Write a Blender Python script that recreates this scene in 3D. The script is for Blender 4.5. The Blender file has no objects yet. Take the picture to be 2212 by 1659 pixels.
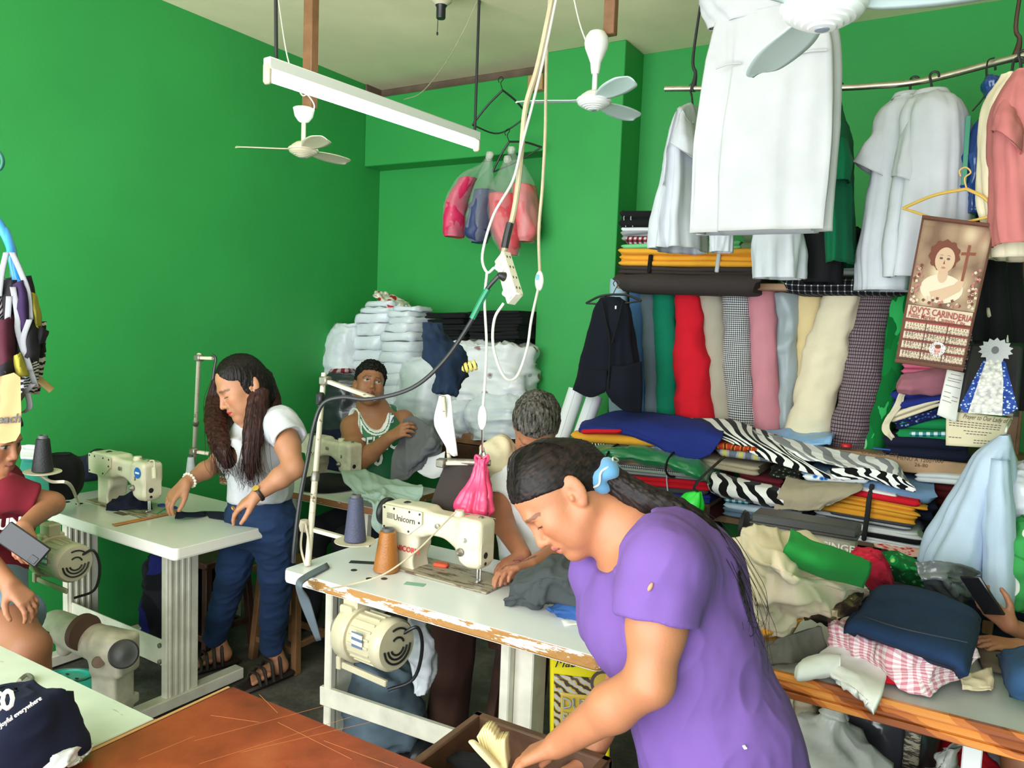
import bpy, bmesh, math, random
import numpy as np
from math import sin, cos, pi, radians
from mathutils import Vector, Matrix
random.seed(7); np.random.seed(7)
SC = bpy.context.scene
COL = SC.collection
# ---------------------------------------------------------------- camera, sky, light, exposure
F_PX, CAM_Z = 1680.0, 1.65
_yaw, _pit, _rol = radians(30.9), radians(4.6), radians(2.2)
_f = np.array([-sin(_yaw)*cos(_pit), cos(_yaw)*cos(_pit), -sin(_pit)])
_r0 = np.array([cos(_yaw), sin(_yaw), 0.0]); _u0 = np.cross(_r0, _f)
CR_ = _r0*cos(_rol)+_u0*sin(_rol); CU_ = _u0*cos(_rol)-_r0*sin(_rol); CF_ = _f
CP_ = np.array([0, 0, CAM_Z])
cd = bpy.data.cameras.new('camera'); cam = bpy.data.objects.new('camera', cd); COL.objects.link(cam)
cd.sensor_fit = 'HORIZONTAL'; cd.sensor_width = 36.0; cd.lens = F_PX/2212*36.0
cd.clip_start = 0.05
_m = Matrix.Identity(4)
for i in range(3):
    _m[i][0] = CR_[i]; _m[i][1] = CU_[i]; _m[i][2] = -CF_[i]; _m[i][3] = CP_[i]
cam.matrix_world = _m
SC.camera = cam
wd = bpy.data.worlds.new('daylight'); SC.world = wd; wd.use_nodes = True
_bg = wd.node_tree.nodes['Background']; _bg.inputs[0].default_value = (0.92, 0.96, 1.0, 1); _bg.inputs[1].default_value = 8.2
# the open shop front behind the camera: a portal that samples the sky seen through it
_pl = bpy.data.lights.new('shopfront_opening', 'AREA'); _pl.shape = 'RECTANGLE'; _pl.size = 4.8; _pl.size_y = 2.9
_pl.cycles.is_portal = True
_po = bpy.data.objects.new('shopfront_opening', _pl); COL.objects.link(_po)
_po.location = (-1.27, -1.0, 1.45); _po.rotation_euler = (radians(90), 0, radians(180)); _po.rotation_euler = (radians(90), 0, 0)
SC.view_settings.view_transform = 'Standard'; SC.view_settings.look = 'None'
SC.view_settings.gamma = 1.0; SC.view_settings.use_curve_mapping = False
SC.view_settings.exposure = 0.0
SC.cycles.max_bounces = 8; SC.cycles.diffuse_bounces = 5; SC.cycles.transparent_max_bounces = 12
SC.cycles.caustics_reflective = False; SC.cycles.caustics_refractive = False
SC.cycles.sample_clamp_indirect = 6.0

# points from photograph pixels (2212x1659) at a real distance or on a real plane
def ray(x, y): return CF_+CR_*((x-1106)/F_PX)-CU_*((y-829.5)/F_PX)
def D(x, y, d): return CP_+ray(x, y)*d
def PZ(x, y, z): v = ray(x, y); return CP_+v*((z-CAM_Z)/v[2])
def PY(x, y, Y): v = ray(x, y); return CP_+v*(Y/v[1])
def PX(x, y, X): v = ray(x, y); return CP_+v*(X/v[0])
# ---------------------------------------------------------------- helpers
def A(*v): return np.array(v, float)
def nrm(v): v = np.asarray(v, float); return v/max(np.linalg.norm(v), 1e-9)
def lin(c):
    if isinstance(c, str):
        c = [int(c[i:i+2], 16)/255 for i in (0, 2, 4)]
    return tuple(x/12.92 if x <= .04045 else ((x+.055)/1.055)**2.4 for x in c[:3])

def _hash(ix, iy, iz, s):
    n = (ix*374761393+iy*668265263+iz*2147483647+s*1274126177).astype(np.int64) & 0xffffffff
    n = ((n ^ (n >> 13))*1274126177) & 0xffffffff
    n = ((n ^ (n >> 16))*2246822519) & 0xffffffff
    return ((n ^ (n >> 15)) & 0xffff)/32767.5-1.0
def noise(P, f=1.0, s=0):
    P = np.asarray(P, float)*f+17.3*s
    i = np.floor(P).astype(np.int64); t = P-i; t = t*t*t*(t*(t*6-15)+10)
    x, y, z = i[..., 0], i[..., 1], i[..., 2]; a, b, c = t[..., 0], t[..., 1], t[..., 2]
    def h(dx, dy, dz): return _hash(x+dx, y+dy, z+dz, s)
    l = lambda p, q, w: p+(q-p)*w
    return l(l(l(h(0,0,0), h(1,0,0), a), l(h(0,1,0), h(1,1,0), a), b), l(l(h(0,0,1), h(1,0,1), a), l(h(0,1,1), h(1,1,1), a), b), c)
def fbm(P, f=1.0, s=0, o=3):
    v = 0; a = 1
    for k in range(o): v = v+a*noise(P, f*2**k, s+k); a *= .5
    return v
def ridge(P, f=1.0, s=0, o=3):                             # sharp creases between soft hollows
    P = np.asarray(P, float); P = P+(.30/f)*np.stack([noise(P, f*.8, s+21), noise(P, f*.8, s+22), noise(P, f*.8, s+23)], -1)
    v = 0; a = 1
    for k in range(o): v = v+a*(2*(1-np.abs(noise(P, f*1.9**k, s+k)))**2.6-.9); a *= .52
    return v
def cr(P, m):
    P = np.asarray(P, float); n = len(P)
    if n == 1: return np.repeat(P, m, 0)
    if n == 2:
        t = np.linspace(0, 1, m).reshape((-1,)+(1,)*(P.ndim-1)); return P[0]+(P[1]-P[0])*t
    E = np.concatenate([[2*P[0]-P[1]], P, [2*P[-1]-P[-2]]])
    t = np.linspace(0, n-1, m); i = np.minimum(t.astype(int), n-2); u = (t-i).reshape((-1,)+(1,)*(P.ndim-1))
    a, b, c, d = E[i], E[i+1], E[i+2], E[i+3]
    return .5*((2*b)+(c-a)*u+(2*a-5*b+4*c-d)*u*u+(3*b-a-3*c+d)*u**3)

# --- materials
MATS = {}
def mat(name, col, rough=.6, metal=0.0, bump=0.0, bscale=60.0, var=0.0, vscale=6.0, spec=.5, emit=0.0, sheen=0.0, alpha=1.0, trans=0.0, coat=0.0, sub=0.0, pattern=None):
    if name in MATS: return MATS[name]
    m = bpy.data.materials.new(name); m.use_nodes = True; nt = m.node_tree; N = nt.nodes; L = nt.links
    b = N['Principled BSDF']; c = lin(col) if isinstance(col, str) else tuple(col)
    I = b.inputs
    I['Base Color'].default_value = (*c, 1); I['Roughness'].default_value = rough; I['Metallic'].default_value = metal
    I['Specular IOR Level'].default_value = spec
    if sheen: I['Sheen Weight'].default_value = sheen
    if alpha < 1: I['Alpha'].default_value = alpha
    if trans: I['Transmission Weight'].default_value = trans
    if coat: I['Coat Weight'].default_value = coat
    if sub: I['Subsurface Weight'].default_value = sub; I['Subsurface Radius'].default_value = (.012, .005, .003); I['Subsurface Scale'].default_value = 1.0
    if emit: I['Emission Color'].default_value = (*c, 1); I['Emission Strength'].default_value = emit
    tc = N.new('ShaderNodeTexCoord'); co = tc.outputs['Object']
    src = None
    if pattern:
        src = pattern(N, L, tc)
    if var:
        n = N.new('ShaderNodeTexNoise'); n.inputs['Scale'].default_value = vscale; n.inputs['Detail'].default_value = 5
        L.new(co, n.inputs['Vector'])
        mr = N.new('ShaderNodeMapRange'); mr.inputs['To Min'].default_value = 1-var; mr.inputs['To Max'].default_value = 1+var
        mr.inputs['From Min'].default_value = .3; mr.inputs['From Max'].default_value = .7
        L.new(n.outputs['Fac'], mr.inputs['Value'])
        mx = N.new('ShaderNodeVectorMath'); mx.operation = 'SCALE'
        if src: L.new(src, mx.inputs[0])
        else: mx.inputs[0].default_value = c
        L.new(mr.outputs[0], mx.inputs['Scale']); src = mx.outputs[0]
    if src: L.new(src, I['Base Color'])
    if bump:
        n2 = N.new('ShaderNodeTexNoise'); n2.inputs['Scale'].default_value = bscale; n2.inputs['Detail'].default_value = 4
        L.new(co, n2.inputs['Vector'])
        bp = N.new('ShaderNodeBump'); bp.inputs['Strength'].default_value = bump; bp.inputs['Distance'].default_value = .01
        L.new(n2.outputs['Fac'], bp.inputs['Height']); L.new(bp.outputs[0], I['Normal'])
    MATS[name] = m; return m
def ramp(N, L, fac, stops, const=True):
    r = N.new('ShaderNodeValToRGB'); e = r.color_ramp.elements
    if const: r.color_ramp.interpolation = 'CONSTANT'
    while len(e) < len(stops): e.new(.5)
    for k, (p, c) in enumerate(stops): e[k].position = p; e[k].color = (*(lin(c) if isinstance(c, str) else c), 1)
    L.new(fac, r.inputs[0]); return r.outputs[0]
def xyz(N, L, tc, out='Object', sc=(1, 1, 1), rot=(0, 0, 0), loc=(0, 0, 0)):
    mp = N.new('ShaderNodeMapping'); mp.inputs['Scale'].default_value = sc; mp.inputs['Rotation'].default_value = rot; mp.inputs['Location'].default_value = loc
    L.new(tc.outputs[out], mp.inputs[0]); return mp.outputs[0]
def mixc(N, L, fac, a, b, mode='MIX'):
    x = N.new('ShaderNodeMix'); x.data_type = 'RGBA'; x.blend_type = mode
    for s, v in (('A', a), ('B', b)):
        i = [q for q in x.inputs if q.name == s and q.type == 'RGBA'][0]
        if isinstance(v, str): i.default_value = (*lin(v), 1)
        elif isinstance(v, tuple): i.default_value = (*v, 1)
        else: L.new(v, i)
    fi = x.inputs[0]
    if isinstance(fac, (int, float)): fi.default_value = fac
    else: L.new(fac, fi)
    return [q for q in x.outputs if q.type == 'RGBA'][0]
def wave_pat(stops, scale, dist=0, dscale=1, rot=(0, 0, 0), out='UV', detail=2, prof='SIN', droug=.5):
    def f(N, L, tc):
        w = N.new('ShaderNodeTexWave'); w.inputs['Scale'].default_value = scale; w.inputs['Distortion'].default_value = dist
        w.inputs['Detail'].default_value = detail; w.inputs['Detail Scale'].default_value = dscale; w.inputs['Detail Roughness'].default_value = droug
        L.new(xyz(N, L, tc, out, rot=rot), w.inputs[0]); return ramp(N, L, w.outputs['Fac'], stops)
    return f
def check_pat(a, b, mid, nu, nv, duty=.5, out='UV'):      # gingham / plaid on UV
    def f(N, L, tc):
        s = N.new('ShaderNodeSeparateXYZ'); L.new(tc.outputs[out], s.inputs[0])
        def st(o, n):
            m1 = N.new('ShaderNodeMath'); m1.operation = 'MULTIPLY'; m1.inputs[1].default_value = n; L.new(o, m1.inputs[0])
            m2 = N.new('ShaderNodeMath'); m2.operation = 'FRACT'; L.new(m1.outputs[0], m2.inputs[0])
            m3 = N.new('ShaderNodeMath'); m3.operation = 'LESS_THAN'; m3.inputs[1].default_value = duty; L.new(m2.outputs[0], m3.inputs[0]); return m3.outputs[0]
        ad = N.new('ShaderNodeMath'); ad.operation = 'ADD'; L.new(st(s.outputs[0], nu), ad.inputs[0]); L.new(st(s.outputs[1], nv), ad.inputs[1])
        ml = N.new('ShaderNodeMath'); ml.operation = 'MULTIPLY'; ml.inputs[1].default_value = .4; L.new(ad.outputs[0], ml.inputs[0])
        return ramp(N, L, ml.outputs[0], [(0, a), (.3, mid), (.7, b)])
    return f
def vor(N, L, tc, sc, out='UV', feat='F1'):
    v = N.new('ShaderNodeTexVoronoi'); v.feature = feat; v.inputs['Scale'].default_value = sc; L.new(tc.outputs[out], v.inputs['Vector']); return v.outputs['Distance']
def cloth(name, col, rough=.9, bump=.12, var=.06, sheen=.02, **k):
    return mat(name, col, rough, bump=bump, bscale=k.pop('bscale', 420), var=var, vscale=k.pop('vscale', 9), sheen=sheen, spec=k.pop('spec', .15), **k)

# --- objects
def thing(name, label, cat, loc=(0, 0, 0), group=None):
    o = bpy.data.objects.new(name, None); COL.objects.link(o); o.empty_display_size = .05
    o.location = tuple(float(v) for v in loc); tag(o, label, cat, group); return o
def tag(o, label=None, cat=None, group=None, kind=None):
    if label: o['label'] = label
    if cat: o['category'] = cat
    if group: o['group'] = group
    if kind: o['kind'] = kind
    return o
def mesh(name, V, Fc, m, parent=None, smooth=True, uv=None, cols=None, mi=None, auto=None):
    V = np.asarray(V, float)
    if parent is not None:
        o0 = np.zeros(3); p = parent
        while p is not None: o0 += np.array(p.location); p = p.parent
    else:
        o0 = (V.min(0)+V.max(0))/2; o0[2] = V[:, 2].min()
    me = bpy.data.meshes.new(name)
    if isinstance(Fc, np.ndarray):
        k = Fc.shape[1]; me.vertices.add(len(V)); me.vertices.foreach_set('co', (V-o0).ravel())
        me.loops.add(Fc.size); me.loops.foreach_set('vertex_index', Fc.ravel().astype(np.int32))
        me.polygons.add(len(Fc)); me.polygons.foreach_set('loop_start', np.arange(0, Fc.size, k, dtype=np.int32))
        me.update(calc_edges=True); me.validate()
    else:
        me.from_pydata([tuple(v) for v in (V-o0)], [], Fc); me.update()
    ms = m if isinstance(m, (list, tuple)) else [m]
    for q in ms: me.materials.append(q)
    if mi is not None: me.polygons.foreach_set('material_index', np.asarray(mi, np.int32))
    if smooth: me.polygons.foreach_set('use_smooth', np.ones(len(me.polygons), bool))
    if uv is not None:
        ul = me.uv_layers.new(name='UVMap'); vi = np.zeros(len(me.loops), np.int32); me.loops.foreach_get('vertex_index', vi)
        ul.data.foreach_set('uv', np.asarray(uv, float)[vi].ravel())
    if cols is not None:
        ca = me.color_attributes.new('Col', 'FLOAT_COLOR', 'POINT'); ca.data.foreach_set('color', np.asarray(cols, float).ravel())
    if auto: me.set_sharp_from_angle(angle=radians(auto))
    o = bpy.data.objects.new(name, me); COL.objects.link(o)
    if parent is not None: o.parent = parent
    else: o.location = tuple(o0)
    return o
def rot3(ax, a):
    ax = nrm(ax); x, y, z = ax; c, s = cos(a), sin(a); t = 1-c
    return np.array([[t*x*x+c, t*x*y-s*z, t*x*z+s*y], [t*x*y+s*z, t*y*y+c, t*y*z-s*x], [t*x*z-s*y, t*y*z+s*x, t*z*z+c]])
def frame(z, x=None):
    z = nrm(z); x = nrm(x) if x is not None else (A(1, 0, 0) if abs(z[0]) < .9 else A(0, 1, 0))
    y = nrm(np.cross(z, x)); x = np.cross(y, z); return np.array([x, y, z]).T       # columns
def surf_pt(o, x, y, r=7, out=.0):                          # point of a built object's skin seen at a photograph pixel
    n = len(o.data.vertices); V = np.zeros(n*3); o.data.vertices.foreach_get('co', V); V = V.reshape(-1, 3); p = o
    while p is not None: V = V+np.array(p.location); p = p.parent
    q = V-CP_; z = q@CF_; e = np.hypot(1106+F_PX*(q@CR_)/z-x, 829.5-F_PX*(q@CU_)/z-y); k = np.where(e < max(r, e.min()+.5))[0]; k = k[np.argmin(z[k])]; return D(x, y, z[k]-out)
class MB:                                                   # collects shapes for ONE mesh object
    def __init__(s): s.V = []; s.F = []; s.M = []; s.n = 0
    def add(s, V, Fc, mi=0):
        V = np.asarray(V, float); s.V.append(V); s.F += [tuple(int(i)+s.n for i in f) for f in Fc]; s.M += [mi]*len(Fc); s.n += len(V); return s
    def box(s, c, size, R=None, bev=.004, mi=0, taper=1.0):
        hx, hy, hz = [v/2 for v in size]; b = min(bev, hx*.9, hy*.9, hz*.9)
        V = []; 
        for sx in (-1, 1):
            for sy in (-1, 1):
                for sz in (-1, 1):
                    k = taper if sz > 0 else 1.0
                    V += [(sx*(hx*k-b), sy*(hy*k-b), sz*hz), (sx*(hx*k-b), sy*hy*k, sz*(hz-b)), (sx*hx*k, sy*(hy*k-b), sz*(hz-b))]
        idx = lambda x, y, z, k: ((x*4+y*2+z)*3+k)
        Fc = []
        for z in (0, 1): Fc.append([idx(0,0,z,0), idx(1,0,z,0), idx(1,1,z,0), idx(0,1,z,0)][::1 if z else -1])
        for y in (0, 1): Fc.append([idx(0,y,0,1), idx(1,y,0,1), idx(1,y,1,1), idx(0,y,1,1)][::-1 if y else 1])
        for x in (0, 1): Fc.append([idx(x,0,0,2), idx(x,1,0,2), idx(x,1,1,2), idx(x,0,1,2)][::1 if x else -1])
        for y in (0, 1):
            for z in (0, 1): f = [idx(0,y,z,0), idx(1,y,z,0), idx(1,y,z,1), idx(0,y,z,1)]; Fc.append(f[::-1] if (y == z) == True and 0 else f)
        for x in (0, 1):
            for z in (0, 1): Fc.append([idx(x,0,z,0), idx(x,1,z,0), idx(x,1,z,2), idx(x,0,z,2)])
        for x in (0, 1):
            for y in (0, 1): Fc.append([idx(x,y,0,1), idx(x,y,1,1), idx(x,y,1,2), idx(x,y,0,2)])
        for x in (0, 1):
            for y in (0, 1):
                for z in (0, 1): Fc.append([idx(x,y,z,0), idx(x,y,z,1), idx(x,y,z,2)])
        V = np.array(V)
        # orient every face outwards
        F2 = []
        for f in Fc:
            p = V[list(f)]; n = np.cross(p[1]-p[0], p[2]-p[0]); F2.append(f if n@p.mean(0) > 0 else f[::-1])
        if R is not None: V = V@np.asarray(R).T
        return s.add(V+np.asarray(c, float), F2, mi)
    def bar(s, a, b, w, h, bev=.003, mi=0, up=(0, 0, 1)):
        a, b = A(*a), A(*b); z = nrm(b-a); y = nrm(np.cross(z, np.cross(A(*up), z)) if abs(z@A(*up)) < .98 else A(0, 1, 0)); x = np.cross(y, z)
        return s.box((a+b)/2, (w, h, np.linalg.norm(b-a)), np.array([x, y, z]).T, bev, mi)
    def lathe(s, c, prof, ax=(0, 0, 1), n=28, mi=0, x=None, caps=True):      # prof [(r, z)] bottom to top
        Fm = frame(ax, x); th = np.arange(n)*2*pi/n; V = []
        for r, z in prof: V.append(np.stack([r*np.cos(th), r*np.sin(th), np.full(n, z)], 1))
        V = np.concatenate(V)@Fm.T+np.asarray(c, float); Fc = []
        for i in range(len(prof)-1):
            for j in range(n): k = (j+1) % n; Fc.append((i*n+j, i*n+k, (i+1)*n+k, (i+1)*n+j))
        if caps: Fc.append(tuple(range(n))[::-1]); Fc.append(tuple(range((len(prof)-1)*n, len(prof)*n)))
        return s.add(V, Fc, mi)
    def cyl(s, a, b, r, r2=None, n=16, bev=.1, mi=0):
        a, b = A(*a), A(*b); L = np.linalg.norm(b-a); r2 = r if r2 is None else r2; e = min(r*bev, L*.2)
        return s.lathe(a, [(r-e, 0), (r, e), (r2, L-e), (r2-e, L)], b-a, n, mi)
    def tube(s, pts, r, n=8, m=None, mi=0, cap=True):
        pts = np.asarray(pts, float); m = m or (len(pts)-1)*6+1
        P = cr(pts, m) if len(pts) > 2 else np.linspace(pts[0], pts[1], m if m else 2)
        R = np.full(m, r) if np.isscalar(r) else np.interp(np.linspace(0, 1, m), np.linspace(0, 1, len(r)), r)
        T = np.gradient(P, axis=0); T /= np.linalg.norm(T, axis=1)[:, None]+1e-12
        u = frame(T[0])[:, 0]; th = np.arange(n)*2*pi/n; V = []
        for i in range(m):
            u = nrm(u-T[i]*(u@T[i])); v = np.cross(T[i], u)
            V.append(P[i]+R[i]*(np.cos(th)[:, None]*u+np.sin(th)[:, None]*v))
        Fc = [(i*n+j, i*n+(j+1) % n, (i+1)*n+(j+1) % n, (i+1)*n+j) for i in range(m-1) for j in range(n)]
        if cap: Fc += [tuple(range(n))[::-1], tuple(range((m-1)*n, m*n))]
        return s.add(np.concatenate(V), Fc, mi)
    def ell(s, c, r, R=None, n=14, k=9, mi=0):
        V = [[0, 0, -1]]; 
        for i in range(1, k):
            p = -pi/2+pi*i/k
            for j in range(n): V.append([cos(p)*cos(2*pi*j/n), cos(p)*sin(2*pi*j/n), sin(p)])
        V.append([0, 0, 1]); V = np.array(V)*np.asarray(r, float)
        if R is not None: V = V@np.asarray(R).T
        Fc = [(0, 1+(j+1) % n, 1+j) for j in range(n)]
        for i in range(k-2):
            for j in range(n): a = 1+i*n; Fc.append((a+j, a+(j+1) % n, a+n+(j+1) % n, a+n+j))
        a = 1+(k-2)*n; Fc += [(a+j, a+(j+1) % n, a+n) for j in range(n)]
        return s.add(V+np.asarray(c, float), Fc, mi)
    def prism(s, poly, org, ux, uy, depth, mi=0, bev=0):    # 2-D outline (ccw) pushed along ux x uy
        ux, uy = A(*ux), A(*uy); w = nrm(np.cross(ux, uy)); n = len(poly); org = np.asarray(org, float)
        b = [org+ux*p[0]+uy*p[1] for p in poly]
        V = [q-w*depth/2 for q in b]+[q+w*depth/2 for q in b]
        Fc = [tuple(range(n))[::-1], tuple(range(n, 2*n))]+[(i, (i+1) % n, n+(i+1) % n, n+i) for i in range(n)]
        return s.add(V, Fc, mi)
    def build(s, name, m, parent=None, smooth=True, auto=40):
        return mesh(name, np.concatenate(s.V), s.F, m, parent, smooth, mi=s.M, auto=auto)

def gridfaces(nu, nv, wrap=False):
    i = np.arange(nu-1)[:, None]; j = np.arange(nv if wrap else nv-1)[None, :]; k = (j+1) % nv
    return np.stack([i*nv+j, (i+1)*nv+j, (i+1)*nv+k, i*nv+k], -1).reshape(-1, 4)
def gnormals(P):
    du = np.gradient(P, axis=0); dv = np.gradient(P, axis=1); n = np.cross(du, dv); return n/(np.linalg.norm(n, axis=-1)[..., None]+1e-12)
def sheet(name, ctrl, m, parent=None, nu=40, nv=40, thick=.004, amp=0.0, freq=6.0, rid=0.0, rfreq=5.0, seed=1, stretch=(1, 1), uvs=(1, 1), lift=None, edge=0.0):
    """cloth through a net of 3-D control points: fine folds along its normal, real thickness, closed rim"""
    C = np.asarray(ctrl, float); P = cr(C, nu); P = np.swapaxes(cr(np.swapaxes(P, 0, 1), nv), 0, 1)
    N = gnormals(P); U, Vv = np.meshgrid(np.linspace(0, 1, nu), np.linspace(0, 1, nv), indexing='ij')
    L0 = np.linalg.norm(np.diff(P[:, nv//2], axis=0), axis=1).sum(); L1 = np.linalg.norm(np.diff(P[nu//2], axis=0), axis=1).sum()
    Q = np.stack([U*L0*stretch[0], Vv*L1*stretch[1], np.zeros_like(U)], -1)
    d = 0
    if amp: d = d+amp*fbm(Q, freq, seed)
    if rid: d = d+rid*ridge(Q, rfreq, seed+11)
    if lift is not None: d = d+lift(U, Vv)
    P = P+N*np.asarray(d)[..., None] if not np.isscalar(d) else P
    if edge:
        w = edge*noise(np.stack([U*9, Vv*9, 0*U], -1), 1, seed+5); P[..., 2] += w*((U < .02) | (U > .98) | (Vv < .02) | (Vv > .98))
    N = gnormals(P); a = (P+N*thick/2).reshape(-1, 3); b = (P-N*thick/2).reshape(-1, 3); n = nu*nv
    Fc = gridfaces(nu, nv); F2 = Fc[:, ::-1]+n
    r = np.concatenate([np.arange(nv), np.arange(1, nu)*nv+nv-1, (nu-1)*nv+np.arange(nv-2, -1, -1), np.arange(nu-2, 0, -1)*nv]); r2 = np.roll(r, -1)
    rim = np.stack([r, r2, r2+n, r+n], -1)
    uv = np.stack([U*uvs[0], Vv*uvs[1]], -1).reshape(-1, 2)
    return mesh(name, np.concatenate([a, b]), np.concatenate([Fc, F2, rim]), m, parent, True, uv=np.concatenate([uv, uv]), auto=None)
def loft(name, rings, m, parent=None, n=40, k=40, folds=0.0, ffreq=3.0, lfreq=1.0, amp=0.0, freq=8.0, rid=0.0, rfreq=6.0, seed=1, caps=(True, True), sq=1.0, hollow=0.0, uvs=(1, 1), grow=None, aniso=1.0):
    """closed skin through elliptical rings (centre, half-axis u, half-axis v); folds run along its length"""
    G = np.array([np.concatenate([np.asarray(c, float), np.asarray(u, float), np.asarray(v, float)]) for c, u, v in rings]); G = cr(G, k)
    th = np.arange(n)*2*pi/n; cs, sn = np.cos(th), np.sin(th)
    if sq != 1.0: cs = np.sign(cs)*np.abs(cs)**sq; sn = np.sign(sn)*np.abs(sn)**sq
    C, U, V = G[:, None, 0:3], G[:, None, 3:6], G[:, None, 6:9]
    T, Z = np.meshgrid(np.linspace(0, 1, k), th, indexing='ij')
    R = np.ones_like(T)
    if folds:
        q = np.stack([np.cos(Z)*ffreq, np.sin(Z)*ffreq, T*lfreq], -1); f = noise(q, 1.0, seed)+.5*noise(q, 2.1, seed+3)
        R = R+folds*f*(np.ones_like(T) if grow is None else np.interp(T, np.linspace(0, 1, len(grow)), grow))
    P = C+(U*cs[None, :, None]+V*sn[None, :, None])*R[..., None]
    L = np.linalg.norm(np.diff(G[:, :3], axis=0), axis=1).sum()
    N = np.cross(np.gradient(P, axis=0), np.roll(P, -1, 1)-np.roll(P, 1, 1)); N /= np.linalg.norm(N, axis=-1)[..., None]+1e-12
    if ((P-C)*N).sum() < 0: N = -N
    d = 0
    if amp: d = d+amp*fbm(P, freq, seed+7)
    if rid: d = d+rid*ridge(P*A(1, 1, aniso), rfreq, seed+9)
    if not np.isscalar(d): P = P+N*d[..., None]
    Fc = gridfaces(k, n, True); Vv = P.reshape(-1, 3); Fs = [Fc]; 
    uv = np.stack([Z/(2*pi)*uvs[0], T*uvs[1]], -1).reshape(-1, 2)
    if hollow:
        Pi = (P-N*hollow).reshape(-1, 3); nn = k*n; Vv = np.concatenate([Vv, Pi]); uv = np.concatenate([uv, uv]); Fs.append(Fc[:, ::-1]+nn)
        for e, row in ((0, 0), (1, k-1)):
            j = np.arange(n); j2 = (j+1) % n; a = row*n; q = np.stack([a+j, a+j2, nn+a+j2, nn+a+j], -1); Fs.append(q if e else q[:, ::-1])
    else:
        for e, row in ((0, 0), (1, k-1)):
            if caps[e]:
                c0 = len(Vv); ring = P[row]; ctr = ring.mean(0); r1 = ctr+(ring-ctr)*.5
                Vv = np.concatenate([Vv, r1, [ctr]]); uv = np.concatenate([uv, np.stack([np.linspace(0, 1, n), np.full(n, float(e))], 1), [[.5, e]]])
                j = np.arange(n); j2 = (j+1) % n; a = row*n
                Fs.append(np.stack([a+j, a+j2, c0+j2, c0+j], -1)); Fs.append(np.stack([c0+j, c0+j2, np.full(n, c0+n), np.full(n, c0+n)], -1))
    Fall = np.concatenate(Fs)
    if hollow or not any(caps): return mesh(name, Vv, Fall, m, parent, True, uv=uv)
    tri = Fall[:, 2] == Fall[:, 3]; fl = [tuple(f) for f in Fall[~tri]]+[tuple(f[:3]) for f in Fall[tri]]
    return mesh(name, Vv, fl, m, parent, True, uv=uv)
def text(name, body, pos, ux, uy, h, m, parent, ext=.0006, align='LEFT', squash=1.0, bold=0.0, shear=0.0):
    cu = bpy.data.curves.new(name, 'FONT'); cu.body = body; cu.size = 1.0; cu.extrude = ext/h; cu.align_x = align; cu.offset = bold; cu.shear = shear
    cu.resolution_u = 2
    tmp = bpy.data.objects.new(name, cu); COL.objects.link(tmp)
    me = bpy.data.meshes.new_from_object(tmp.evaluated_get(bpy.context.evaluated_depsgraph_get())); bpy.data.objects.remove(tmp); bpy.data.curves.remove(cu)
    n = len(me.vertices); V = np.zeros(n*3); me.vertices.foreach_get('co', V); V = V.reshape(-1, 3)*h
    ux, uy = nrm(ux), nrm(uy); w = nrm(np.cross(ux, uy)); V = np.asarray(pos, float)+V[:, :1]*squash*ux+V[:, 1:2]*uy+V[:, 2:3]*w
    o0 = np.zeros(3); p = parent
    while p is not None: o0 += np.array(p.location); p = p.parent
    me.vertices.foreach_set('co', (V-o0).ravel()); me.update(); me.name = name; me.materials.clear(); me.materials.append(m)
    o = bpy.data.objects.new(name, me); COL.objects.link(o); o.parent = parent; return o

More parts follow.
